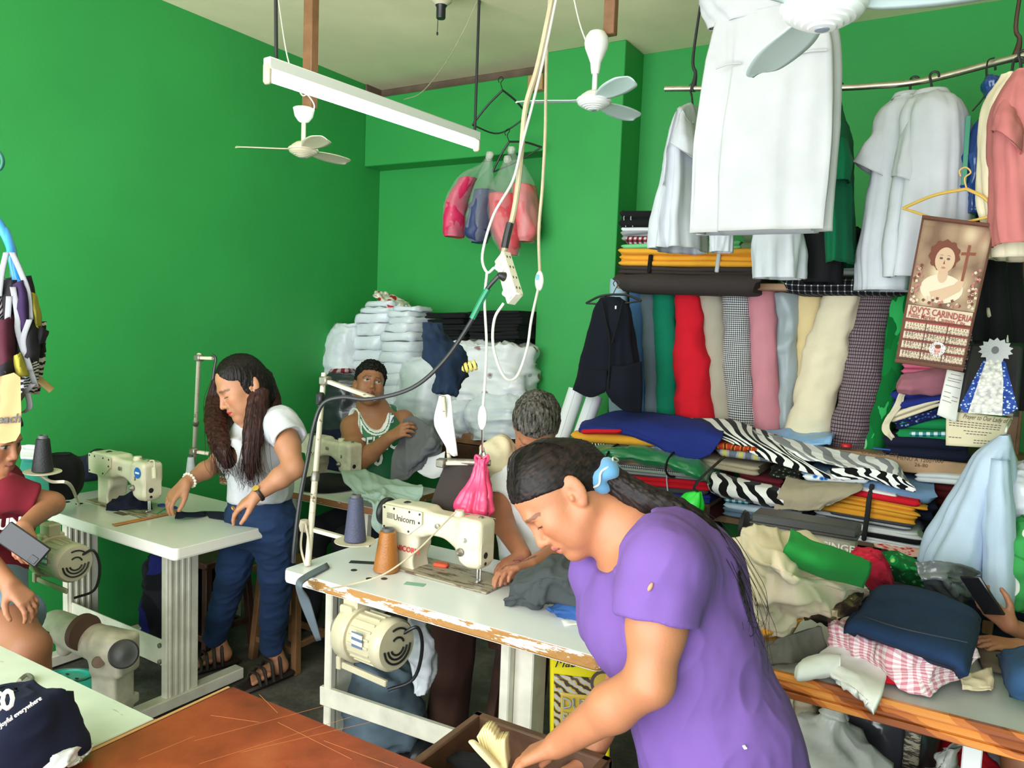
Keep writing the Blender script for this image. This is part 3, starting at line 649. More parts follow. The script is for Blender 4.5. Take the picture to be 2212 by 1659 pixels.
# ---------------------------------------------------------------- people
def cdir(x, y, z): return nrm(CR_*x-CU_*y+CF_*z)            # image right, image down, away from the lens
def fn_(S, f, op='s', k=.006):
    w, P = S.win(S.lo, S.lo+S.h*S.n); S.comb(w, f(P).astype(np.float32), k, op); return S
class Head:
    def __init__(s, o, fwd, up, sc=1.0):
        s.o = np.asarray(o, float); f = nrm(fwd); u = nrm(up-f*(f@up)); s.R = np.array([f, np.cross(u, f), u]).T; s.s = sc
    def __call__(s, x, y, z): return s.o+s.R@(A(x, y, z)*s.s)
    def loc(s, V): return (V-s.o)@s.R/s.s
    def skin(s, S, nose=1.0, jaw=1.0):
        P, k = s, s.s; R = s.R
        S.ell(P(-.005, 0, .045), A(.094, .076, .088)*k, R); S.ell(P(.03, 0, -.03), A(.062, .061, .085)*k, R, k=.03*k)
        for y in (-1, 1):
            S.rc(P(-.005, y*.054*jaw, -.05), P(.066, y*.016, -.098), .020*k, .018*k, k=.03*k)
            S.ell(P(.058, y*.042, -.014), A(.026, .022, .022)*k, R, k=.025*k)
            S.ell(P(.045, y*.04, -.055), A(.03, .022, .035)*k, R, k=.03*k)
        S.ell(P(.076, 0, -.098), A(.018, .022, .016)*k, R, k=.025*k)
        S.rc(P(.083, -.03, .027), P(.083, .03, .027), .011*k, .011*k, k=.02*k)
        for y in (-1, 1):
            S.ell(P(.101, y*.032, .006), A(.018, .021, .014)*k, R, k=.014*k, op='s')
            S.ell(P(.076, y*.031, .005), A(.0135, .016, .0125)*k, R, k=.004*k)
        S.rc(P(.088, 0, .016), P(.106*nose, 0, -.026), .0075*k, .0115*k, k=.012*k); S.ell(P(.108*nose, 0, -.032), A(.011, .012, .009)*k, R, k=.008*k)
        for y in (-1, 1):
            S.ell(P(.096, y*.0125, -.036), A(.011, .0085, .0085)*k, R, k=.006*k)
            S.ell(P(.101, y*.0075, -.044), A(.006, .004, .004)*k, R, k=.003*k, op='s')
        S.ell(P(.082, 0, -.062), A(.018, .03, .018)*k, R, k=.016*k)
        for y in (-1, 1): S.rc(P(.099, y*.003, -.0575), P(.087, y*.023, -.0625), .0062*k, .003*k, k=.005*k)
        S.rc(P(.095, -.012, -.070), P(.095, .012, -.070), .0068*k, .0068*k, k=.006*k)
        for y in (-1, 1): S.rc(P(.108, 0, -.0640), P(.093, y*.024, -.0645), .0026*k, .0022*k, k=.002*k, op='s')
        for y in (-1, 1):
            Re = R@rot3((0, 1, 0), radians(-18))@rot3((0, 0, 1), radians(-22*y))
            S.ell(P(-.022, y*.078, -.003), A(.022, .0085, .037)*k, Re, k=.008*k)
            S.ell(P(-.014, y*.0895, .004), A(.0125, .0095, .021)*k, Re, k=.003*k, op='s'); S.ell(P(-.004, y*.080, -.008), A(.006, .005, .008)*k, Re, k=.004*k); S.rc(P(-.024, y*.081, -.006), P(-.020, y*.081, .016), .0035*k, .003*k, k=.004*k)
            S.ell(P(-.014, y*.078, -.032), A(.009, .006, .009)*k, R, k=.006*k)
    def paint(s, V, C, lips, brow, gaze=None, lid=True, stub=None):
        L = s.loc(V); x, y, z = L[:, 0], L[:, 1], L[:, 2]; ay = np.abs(y); f = (x > .06)
        e = (x > .075) & (np.hypot((ay-.031)/.0165, (z-.005)/(.0065 if gaze is not None else .0035)) < 1)
        if gaze is not None:
            C[e, :3] = (.40, .36, .33); i = e & (np.hypot(ay-.031-np.sign(y)*gaze[0], z-.005-gaze[1]) < .0062); C[i, :3] = (.02, .012, .01)
            l = (x > .072) & (np.abs(z-.005-(.0078-.00002)) < .0016) & (np.abs(ay-.031) < .018); C[l, :3] = (.03, .02, .016)
        else: 
            l = (x > .072) & (np.abs(z-.0005+(ay-.031)**2*6) < .0020) & (np.abs(ay-.031) < .018); C[l, :3] = (.035, .02, .016)
        b = f & (np.abs(z-.0285-.12*(.04-ay)*(ay > .03)+.35*np.maximum(ay-.04, 0)) < .0042) & (ay > .012) & (ay < .055)
        C[b, :3] = C[b, :3]*.35+np.array(brow)*.65
        m = (x > .083) & (ay < .024) & (np.abs(z+.0640) < .0115*(1-(ay/.027)**2)); C[m, :3] = lips
        q = (x > .083) & (ay < .022) & (np.abs(z+.0642) < .0013); C[q, :3] = np.array(lips)*.35
        r = np.exp(-((x-.07)/.03)**2-((ay-.045)/.02)**2-((z+.02)/.02)**2); C[:, :3] *= (1+r[:, None]*np.array([.10, -.05, -.06]))
        if stub is not None:
            r = (x > .04) & (z < -.045) & (z > -.12); C[r, :3] *= stub
        return C
def hand(S, w, f, n, lat, s=1.0, curl=(.25, .45, .4), spread=.06, thumb=(.7, .75, .35), k=.008):
    """palm, four jointed fingers of unequal length and a thumb from the side of the palm. f fingers, n palm side, lat thumb side"""
    f = nrm(f); n = nrm(n-f*(f@n)); lat = nrm(lat-f*(f@lat)-n*(n@lat)); w = np.asarray(w, float)
    ln = (.071, .079, .073, .057); off = (.030, .010, -.010, -.028); kn = (.086, .089, .084, .076)
    for i in range(4):
        kx = w+(f*kn[i]+lat*off[i])*s; S.rc(w+(f*.01+lat*off[i]*.55)*s, kx, .0145*s, .0112*s, k=.016*s)
        d = nrm(f+lat*spread*(1.5-i)); a = 0; p = kx; rr = (.0094, .0088, .0080, .0070); c = curl[i] if hasattr(curl[0], '__len__') else curl
        for j, q in enumerate((.46, .30, .24)):
            a += c[j]; dj = nrm(d*cos(a)+n*sin(a)); p2 = p+dj*ln[i]*q*s; S.rc(p, p2, rr[j]*s*(.92 if i == 3 else 1), rr[j+1]*s*(.92 if i == 3 else 1), k=.003*s); p = p2
    b0 = w+(f*.022+lat*.022+n*.010)*s; d1 = nrm(f*thumb[0]+lat*thumb[1]+n*thumb[2]); p1 = b0+d1*.042*s
    S.rc(b0, p1, .0155*s, .0115*s, k=.014*s); d2 = nrm(d1+f*.45-lat*.25+n*.15); p2 = p1+d2*.032*s; S.rc(p1, p2, .0112*s, .0098*s, k=.004*s)
    d3 = nrm(d2+f*.35-lat*.2); S.rc(p2, p2+d3*.024*s, .0098*s, .0082*s, k=.003*s)
def limb(S, pts, rs, k=.012, lat=None, ls=1.0):
    for i in range(len(pts)-1): S.rc(pts[i], pts[i+1], rs[i], rs[i+1], k=k, lat=lat, ls=ls)
def skinmat():
    if 'skin' in MATS: return MATS['skin']
    m = mat('skin', (.45, .23, .13), .5, bump=.08, bscale=220, spec=.4, sub=.12); nt = m.node_tree
    a = nt.nodes.new('ShaderNodeVertexColor'); a.layer_name = 'Col'; nt.links.new(a.outputs[0], nt.nodes['Principled BSDF'].inputs['Base Color']); return m
M_skin = skinmat()
def hairmat(name, a, b, axis=(60, 60, 4), rough=.5):
    def pat(N, L, tc):
        n = N.new('ShaderNodeTexNoise'); n.inputs['Scale'].default_value = 3.0; n.inputs['Detail'].default_value = 4; L.new(xyz(N, L, tc, sc=axis), n.inputs['Vector'])
        return ramp(N, L, n.outputs['Fac'], [(.35, a), (.7, b)], False)
    return mat(name, a, rough, pattern=pat, bump=.0, spec=.22)
def strands(d, fine=150, along=10, amp=.0035, seed=3):
    d = nrm(d); F = frame(d)
    return lambda P: -amp*(noise(((P@F)*A(fine, fine, along)), 1, seed)+.6*noise(((P@F)*A(fine*2.3, fine*2.3, along*1.5)), 1, seed+1))
def wrinkles(dirs, amp=.004, freq=16, along=3, seed=1):
    def g(V):
        t = 0
        for i, d in enumerate(dirs): F = frame(d); Q = (V@F)*A(freq, freq, along); t = t+(1-2*np.abs(noise(Q, 1, seed+i*5)))*amp+amp*.5*noise(Q*2.1, 1, seed+i*5+1)
        return t
    return g
def bb(pts, pad): p = np.array(pts); return p.min(0)-pad, p.max(0)+pad
def person(label, base): return thing('person', label, 'person', base)

# ---- the woman in purple, bent over the drawer
def woman_purple():
    root = person('woman in purple V-neck shirt with blue hair tie, bending over the open drawer', (-.45, 1.45, 0))
    H = Head(D(1214, 1073, 1.63), cdir(-.644, .765, -.16), cdir(-.765, -.644, 0), .93)
    nb = D(1375, 1150, 1.62); ch = D(1445, 1250, 1.60); mid = D(1480, 1400, 1.60); wa = D(1530, 1560, 1.60); hip = D(1580, 1720, 1.60)
    sL = D(1435, 1215, 1.46); eL = D(1404, 1472, 1.43); wL = D(1205, 1608, 1.57); sR = D(1305, 1245, 1.74); eR = D(1350, 1470, 1.80); wR = D(1275, 1640, 1.72)
    lo, hi = bb([H(0, 0, 0), sL, eL, wL, sR, eR, wR, wa, D(1040, 1650, 1.6)], .15)
    S = SDF(lo, hi, .0032); H.skin(S, jaw=1.0)
    S.rc(H(-.022, 0, -.045), nb, .052, .056, k=.03); S.rc(H(.01, 0, -.06), D(1345, 1195, 1.62), .034, .045, k=.03)
    S.rc(D(1345, 1200, 1.60), D(1300, 1240, 1.66), .012, .012, k=.02)
    limb(S, [nb, ch, mid, wa], [.07, .105, .115, .11], k=.04); S.rc(sL, sR, .05, .045, k=.04)
    limb(S, [sL, sL*.45+eL*.55, eL, eL*.62+wL*.38, wL], [.060, .054, .043, .044, .027], k=.02)
    hand(S, wL, nrm(D(1090, 1652, 1.63)-wL), cdir(0, 1, .1), cdir(.2, .2, 1), .92, curl=(.25, .3, .25), thumb=(.75, .6, .4))
    limb(S, [sR, eR, wR], [.05, .038, .024], k=.02); hand(S, wR, cdir(-.5, .8, -.1), cdir(-.2, .5, -1), cdir(-.8, 0, -.3), .9)
    def cols(V):
        C = np.ones((len(V), 4)); C[:, :3] = (.41, .165, .078); C[:, :3] *= (1+.06*fbm(V, 30, 2))[:, None]
        return H.paint(V, C, (.36, .11, .09), (.05, .025, .018))
    S.build('body', M_skin, root, cols)
    # shirt
    M = cloth('purple_jersey_cotton', (.150, .078, .275), .85, bump=.08, var=.05)
    lo, hi = bb([D(1250, 1150, 1.7), D(1720, 1690, 1.6), sL, sR, D(1420, 1080, 1.5), D(1400, 1690, 1.5)], .14); S = SDF(lo, hi, .0036)
    sl_e = D(1416, 1352, 1.44); d = nrm(sl_e-sL)
    S.rc(sL, sl_e, .082, .076, k=.035); S.rc(sR, D(1300, 1345, 1.76), .062, .055, k=.03)
    fn_(S, lambda P: np.maximum(-((P-(sl_e-d*.012)) @ d), np.linalg.norm(P-sl_e, axis=-1)-.12).astype(np.float32), 's', .004)
    S.rc(sl_e-d*.03, sl_e+d*.1, .062, .064, k=.004, op='s')
    limb(S, [D(1452, 1236, 1.60), D(1472, 1390, 1.60), D(1548, 1590, 1.60), D(1578, 1720, 1.60)], [.116, .142, .150, .165], k=.05)
    S.ell(D(1500, 1250, 1.62), (.10, .10, .11), k=.05); S.rc(D(1440, 1215, 1.55), D(1332, 1232, 1.73), .105, .078, k=.05); S.ell(D(1345, 1330, 1.65), (.085, .085, .10), k=.06)
    S.rc(D(1405, 1142, 1.62), D(1432, 1170, 1.60), .058, .08, k=.04); S.ell(D(1284, 1226, 1.71), (.055, .05, .058), k=.03)
    # neckline: round at the nape, a V down the chest
    S.rc(D(1368, 1116, 1.62), D(1290, 1130, 1.60), .070, .105, k=.006, op='s')
    vt = D(1320, 1240, 1.50); S.rc(D(1330, 1150, 1.54), vt, .064, .004, k=.006, op='s'); S.rc(D(1362, 1130, 1.54), vt, .050, .004, k=.006, op='s'); S.rc(D(1338, 1200, 1.51), D(1317, 1266, 1.50), .030, .002, k=.004, op='s')
    hemn = nrm(cdir(.10, 1, 0)); S.cut(D(1560, 1668, 1.6), hemn)
    w1 = wrinkles([cdir(.5, 1, .2), cdir(1, .55, .3)], .0032, 11, 2.2, 3); w2 = wrinkles([cdir(-.3, 1, .4)], .002, 22, 5, 9)
    so = S.build('shirt', M, root, disp=lambda V: w1(V)+w2(V)); q = surf_pt(so, 1405, 1268); MB().ell(q, (.0042, .0085, .0035), frame(CF_, CR_*.9-CU_*.5), n=14, k=6).build('tear', mat('skin_in_tear', (.45, .22, .12), .6), so)
    b = MB(); 
    def band(pts, r): return MB().tube(pts, r, 8)
    b = MB(); q = surf_pt(so, 1608, 1613, out=.002); b.box(q, (.006, .003, .016), frame(cdir(.15, 1, 0), cdir(1, 0, 0))[:, [0, 2, 1]], .0008); b.build('side_label', mat('white_label', (.85, .85, .83), .6), so, False, None)
    # hair
    MH = hairmat('black_brown_hair', '0a0807', '261b17', (30, 30, 30), .5); cz = H
    lo, hi = bb([H(-.12, -.1, -.1), H(.12, .1, .15), H(.12, -.1, .15), H(-.12, .1, .15), D(1360, 1060, 1.62)], .04); S = SDF(lo, hi, .0026)
    S.ell(H(-.009, 0, .047), A(.0988, .0798, .0918)*.93, H.R); S.ell(H(-.055, 0, .01), A(.060, .064, .07)*.93, H.R, k=.03); S.rc(H(-.085, 0, .01), D(1305, 1022, 1.62), .045, .026, k=.04)
    hl = lambda P: (lambda L: np.maximum(L[..., 2]-(.022+.62*L[..., 0]+.25*np.maximum(np.abs(L[..., 1])-.055, 0)), -(L[..., 0]+.022)))(H.loc(P))*.93
    fn_(S, hl, 's', .004)
    st = strands(H.R@A(.93, 0, .3), 330, 9, .0010); S.build('hair', MH, root, disp=lambda V: -st(V))
    pt = [D(1312, 1028, 1.61), D(1385, 1075, 1.585), D(1470, 1108, 1.56), D(1540, 1163, 1.55), D(1588, 1255, 1.54), D(1606, 1325, 1.54)]
    lo, hi = bb(pt, .06); S = SDF(lo, hi, .0024); limb(S, cr(pt, 14), np.interp(np.linspace(0, 1, 14), [0, .25, .6, 1], [.024, .029, .019, .006]), k=.003, lat=cdir(-.3, .6, .4), ls=1.15)
    st = strands(cdir(.7, .55, 0), 220, 3, .0018); S.build('ponytail', MH, root, disp=st)
    b = MB(); rs = np.random.RandomState(3)
    for i in range(60):
        o = rs.normal(0, .011, 3); e = rs.normal(0, .016, 3); k = rs.randint(0, 3)
        P = [p+o*(.5+j*.22)+e*(j/5)**2 for j, p in enumerate(pt)]+[pt[-1]+e*1.6+cdir(.2, 1, 0)*(.03+.05*rs.rand())]; b.tube(P[k:], [.0009, .0007, .0003], 4, 18, cap=False)
    for i in range(26):
        y = rs.uniform(-.06, .07); b.tube([H(.075, y*.7, .085+rs.uniform(-.01, .01)), H(.0, y*1.05, .145), H(-.07, y*.9, .10), D(1305, 1020, 1.62)], [.0008, .0008], 4, 14, cap=False)
    b.build('hair_strands', MH, root, True, None)['kind'] = 'stuff'
    # hair tie: a ruffled ring
    ax = nrm(pt[1]-pt[0]); F = frame(ax); c = D(1309, 1024, 1.605); V = []
    for i in range(64):
        t = 2*pi*i/64; rr = .020+.002*sin(3*t); tr = .0165+.0022*sin(3*t+1); cc = c+F@A(rr*cos(t), rr*sin(t)*1.25, .005*sin(3*t)); e = nrm(F@A(cos(t), sin(t), 0))
        for j in range(12): p = 2*pi*j/12; V.append(cc+(e*cos(p)+ax*sin(p)*1.2)*tr)
    Fc = [(i*12+j, i*12+(j+1) % 12, (i+1) % 64*12+(j+1) % 12, (i+1) % 64*12+j) for i in range(64) for j in range(12)]
    mesh('hair_tie', V, Fc, cloth('light_blue_velvet', (.09, .24, .40), .8, sheen=.3), root); MB().tube([c+F@A(cos(t)*.037, sin(t)*.042, .004*sin(5*t)) for t in np.linspace(0, 2*pi, 40)], .0022, 6).build('piping', cloth('cream_piping', (.62, .55, .42)), root)
    # shorts and legs down to the floor
    S = SDF(*bb([hip, (-.55, 1.2, -.02), (-.15, 1.75, 1.0)], .12), .008); a, c_ = A(-.42, 1.33, 0), A(-.28, 1.56, 0)
    S.rc(D(1560, 1690, 1.6), D(1560, 1790, 1.6), .15, .14, k=.05)
    for q in (a, c_): limb(S, [D(1560, 1790, 1.6)*.5+q*.5+A(0, 0, .35), q+A(0, 0, .45), q+A(0, 0, .10)], [.10, .075, .06], k=.03)
    S.cut((0, 0, .10), (0, 0, -1)); S.build('trousers', cloth('maroon_cotton', (.10, .012, .035)), root)
    for q in (a, c_): MB().ell(q+A(-.05, 0, .05), (.12, .045, .055)).build('shoe', M_black, root)
    return root
woman_purple()

def tee(S, sh, sleeves, body, rad, k=.04):
    """T-shirt skin: sleeves first (cut open), then the trunk"""
    for s0, s1, r0, r1 in sleeves:
        d = nrm(s1-s0); S.rc(s0, s1+d*.03, r0, r1, k=.03)
        fn_(S, lambda P: np.maximum(-((P-s1)@d), np.linalg.norm(P-s1, axis=-1)-.11).astype(np.float32), 's', .004); S.rc(s1-d*.03, s1+d*.05, r1*.84, r1*.86, k=.004, op='s')
    limb(S, body, rad, k=k)
    if sh is not None: S.rc(sh[0], sh[1], sh[2], sh[3], k=k)
SKIN2 = (.44, .20, .105); SKIN_D = (.34, .145, .072)
def skincols(H, base, lips, brow=(.03, .018, .012), gaze=None, stub=None, s=2):
    def f(V):
        C = np.ones((len(V), 4)); C[:, :3] = base; C[:, :3] *= (1+.06*fbm(V, 30, s))[:, None]; return H.paint(V, C, lips, brow, gaze, stub=stub)
    return f
M_sole = mat('dark_sandal_strap', (.022, .012, .010), .5)
def woman_grey():
    root = person('standing woman with long reddish brown hair, pale grey T-shirt and blue jeans', (-2.75, 2.42, 0))
    H = Head(D(526, 838, 3.17), cdir(-.72, .46, -.50), cdir(-.40, -.87, -.20), 1.0)
    nb = D(556, 905, 3.22); ch = D(560, 960, 3.24); bu = D(536, 990, 3.20); wa = D(566, 1045, 3.27); hip = D(562, 1115, 3.32)
    sL = D(610, 918, 3.13); eL = D(634, 1012, 3.03); wL = D(556, 1068, 2.96); sR = D(498, 930, 3.42); eR = D(470, 1000, 3.40); wR = D(402, 1042, 3.24)
    S = SDF(*bb([H(0, 0, 0), sL, eL, wL, sR, eR, wR, hip, D(350, 1085, 3.2), D(500, 1110, 2.95)], .14), .0040)
    H.skin(S, jaw=.92); S.rc(H(-.02, 0, -.045), nb, .048, .052, k=.03)
    limb(S, [nb, ch, wa, hip], [.07, .10, .10, .12], k=.04); S.rc(sL, sR, .045, .04, k=.04)
    limb(S, [sL, sL*.5+eL*.5, eL, eL*.65+wL*.35, wL], [.052, .047, .040, .040, .026], k=.02); limb(S, [sR, eR, eR*.6+wR*.4, wR], [.045, .036, .036, .024], k=.02)
    hand(S, wL, nrm(D(512, 1098, 2.97)-wL), cdir(-.15, .9, .3), cdir(-.8, -.1, -.3), .95, curl=(.35, .35, .25)); hand(S, wR, nrm(D(362, 1082, 3.2)-wR), cdir(.2, .7, .5), cdir(.3, .4, -.9), .95, curl=(.45, .5, .3), thumb=(.8, .6, .3))
    S.build('body', M_skin, root, skincols(H, SKIN2, (.50, .045, .05)))
    M = cloth('pale_grey_marl', (.50, .51, .52), .9, bump=.1, var=.05, vscale=40)
    S = SDF(*bb([sL, sR, nb, hip, D(655, 945, 3.05)], .13), .0042)
    tee(S, None, [(sL, D(626, 948, 3.08), .068, .068), (sR, D(484, 968, 3.42), .055, .055)], [D(560, 935, 3.23), D(556, 985, 3.24), wa, D(562, 1075, 3.30)], [.105, .122, .118, .132], .045)
    S.rc(sL, sR, .06, .05, k=.05); S.ell(D(522, 982, 3.13), (.068, .068, .07), k=.05); S.ell(D(507, 985, 3.24), (.065, .065, .07), k=.05)
    S.rc(D(548, 895, 3.2), D(530, 885, 3.1), .062, .075, k=.006, op='s'); S.rc(D(530, 905, 3.10), D(518, 938, 3.08), .05, .012, k=.006, op='s')
    S.cut(D(562, 1080, 3.3), cdir(.02, 1, -.05))
    w1 = wrinkles([cdir(1, .5, .3), cdir(.2, 1, 0)], .0045, 13, 3, 5); S.build('shirt', M, root, disp=w1)
    J = cloth('dark_blue_denim', (.014, .032, .080), .8, var=.25, vscale=6, bump=.2)
    aL = D(588, 1392, 3.50); aR = D(466, 1372, 3.60); kL = D(598, 1240, 3.36); kR = D(505, 1228, 3.42)
    S = SDF(*bb([hip, aL, aR, kL], .15), .005); S.rc(D(562, 1078, 3.30), D(560, 1120, 3.33), .120, .140, k=.04)
    hL = D(590, 1125, 3.27); hR = D(530, 1125, 3.40)
    limb(S, [hL, kL, aL], [.098, .068, .052], k=.03); limb(S, [hR, kR, aR], [.095, .066, .052], k=.03)
    S.cut(D(560, 1066, 3.3), cdir(0, -1, 0)); w2 = wrinkles([cdir(1, .2, 0), cdir(1, -.3, 0)], .0035, 24, 5, 8); S.build('jeans', J, root, disp=w2)
    for a, toe in ((aL, PZ(548, 1462, .05)), (aR, PZ(428, 1428, .05))):
        hl = A(a[0]+.02, a[1]+.03, .055); S = SDF(*bb([a, toe, hl], .09), .004); S.rc(a, hl, .036, .034, k=.02); S.rc(hl, hl*.45+toe*.55, .032, .030, k=.02); f = nrm(toe-hl); s_ = np.cross(A(0, 0, 1), f)
        for i in range(5): p = hl*.4+toe*.6+s_*(.030-.015*i); S.rc(p, p+f*(.075-.008*i)-A(0, 0, .014), .014, .009, k=.006)
        o = S.build('foot', M_skin, root, lambda V: np.tile(A(*SKIN2, 1), (len(V), 1)))
        b = MB(); c = (hl+toe)/2; b.box(A(c[0], c[1], .014)+f*.01, (.27, .09, .024), np.array([f, s_, A(0, 0, 1)]).T, .01)
        for t, z, w in ((.15, .105, .045), (.42, .095, .05), (.66, .075, .05), (.85, .06, .05)):
            p = hl+(toe-hl)*t*1.15; b.tube([A(p[0], p[1], .02)+s_*w, A(p[0], p[1], z)+s_*w*.6, A(p[0], p[1], z+.008), A(p[0], p[1], z)-s_*w*.6, A(p[0], p[1], .02)-s_*w], .008, 6)
        b.build('sandal', M_sole, root)
    MH = hairmat('reddish_brown_hair', '20100c', '3c1c16', (22, 22, 3), .5); MH2 = hairmat('black_hair_roots', '090706', '1e1512', (22, 22, 22), .5)
    S = SDF(*bb([H(-.14, -.12, -.1), H(.12, .12, .16), H(-.12, .12, .16), H(.12, -.12, 0)], .03), .003)
    S.ell(H(-.010, 0, .048), A(.1005, .083, .0925), H.R); S.ell(H(-.04, 0, -.02), A(.082, .083, .10), H.R, k=.03)
    fn_(S, lambda P: (lambda L: np.maximum(np.maximum(L[..., 2]-(.100-1.1*np.maximum(np.abs(L[..., 1]-.01)-.012, 0)), -(L[..., 0]-.022)), np.abs(L[..., 1])-.095))(H.loc(P)).astype(np.float32), 's', .006)
    st = strands(cdir(.1, 1, 0), 300, 8, .0016); S.build('hair_crown', MH2, root, disp=lambda V: -st(V))
    chains = [([(472, 822, 3.27), (466, 865, 3.26), (468, 920, 3.15), (477, 970, 3.05), (486, 1012, 3.03)], (.012, .020, .023, .018, .004), 2.1),
              ([(560, 846, 3.13), (553, 890, 3.10), (546, 945, 3.07), (540, 995, 3.06), (541, 1036, 3.07)], (.020, .021, .020, .015, .005), 2.0), ([(566, 850, 3.18), (563, 900, 3.13), (553, 950, 3.09), (552, 1006, 3.07)], (.02, .020, .016, .005), 1.5),
              ([(562, 815, 3.22), (580, 862, 3.24), (588, 895, 3.20), (572, 930, 3.12)], (.042, .040, .028, .012), 1.25),
              ([(520, 830, 3.30), (525, 890, 3.33), (515, 950, 3.36), (500, 990, 3.36)], (.06, .055, .05, .02), 1.2)]
    allp = [D(*p) for c, _, _ in chains for p in c]; S = SDF(*bb(allp, .09), .0042)
    for c, r, ls in chains:
        P = cr([D(*p) for p in c], 10); limb(S, P, np.interp(np.linspace(0, 1, 10), np.linspace(0, 1, len(r)), r), k=.003, lat=cdir(1, 0, .1), ls=ls)
    st = strands(cdir(.05, 1, 0), 150, 2, .0026); S.build('long_hair', MH, root, disp=st)
    b = MB(); rs = np.random.RandomState(5)
    for c, r, ls in chains[:5]:
        for i in range(70):
            o = cdir(1, 0, 0)*rs.normal(0, .014)+CF_*rs.normal(-.006, .010); e = cdir(1, .3, 0)*rs.normal(0, .012); b.tube([D(*p)+o*(1 if 0 < j else .6)+e*(j/3)**2 for j, p in enumerate(c)]+[D(*c[-1])+o+e*1.6+cdir(rs.normal(0, .4), 1, 0)*(.02+.03*rs.rand())], [.0012, .0012, .0005], 4, 16, cap=False)
    b.build('hair_strands', MH, root, True, None)['kind'] = 'stuff'
    b = MB(); b.ell(H(-.012, .089, -.042), (.005, .005, .005)); b.build('earring', mat('gold', (.9, .6, .2), .25, metal=1), root)
    f = nrm(wL-eL); b = MB(); b.lathe(wL-f*.012, [(.031, 0), (.033, .003), (.033, .011), (.031, .014)], f, 24); ws = b.build('watch_strap', M_sole, root); n = nrm(cdir(-.2, -.6, -.8)); n = nrm(n-f*(n@f)); b = MB(); b.lathe(wL-f*.005+n*.031, [(.013, 0), (.014, .002), (.013, .006), (.0, .0062)], n, 20); b.build('watch_face', mat('gold', (.9, .6, .2), .25, metal=1), ws)
    f = nrm(wR-eR); b = MB(); Fm = frame(f)
    for i in range(14): t = 2*pi*i/14; b.ell(wR-f*.02+Fm@A(.030*cos(t), .030*sin(t), 0), (.0068, .0068, .0068), n=8, k=6)
    b.build('bead_bracelet', mat('cream_beads', (.75, .72, .6), .4), root)
    b = MB(); g = nrm(D(512, 1098, 2.97)-wL); b.lathe(wL+g*.100+cdir(-1, -.1, -.3)*.012, [(.0098, -.002), (.0108, 0), (.0098, .002)], g, 16); b.build('ring', mat('gold', (.9, .6, .2), .25, metal=1), root)
    return root
woman_grey()

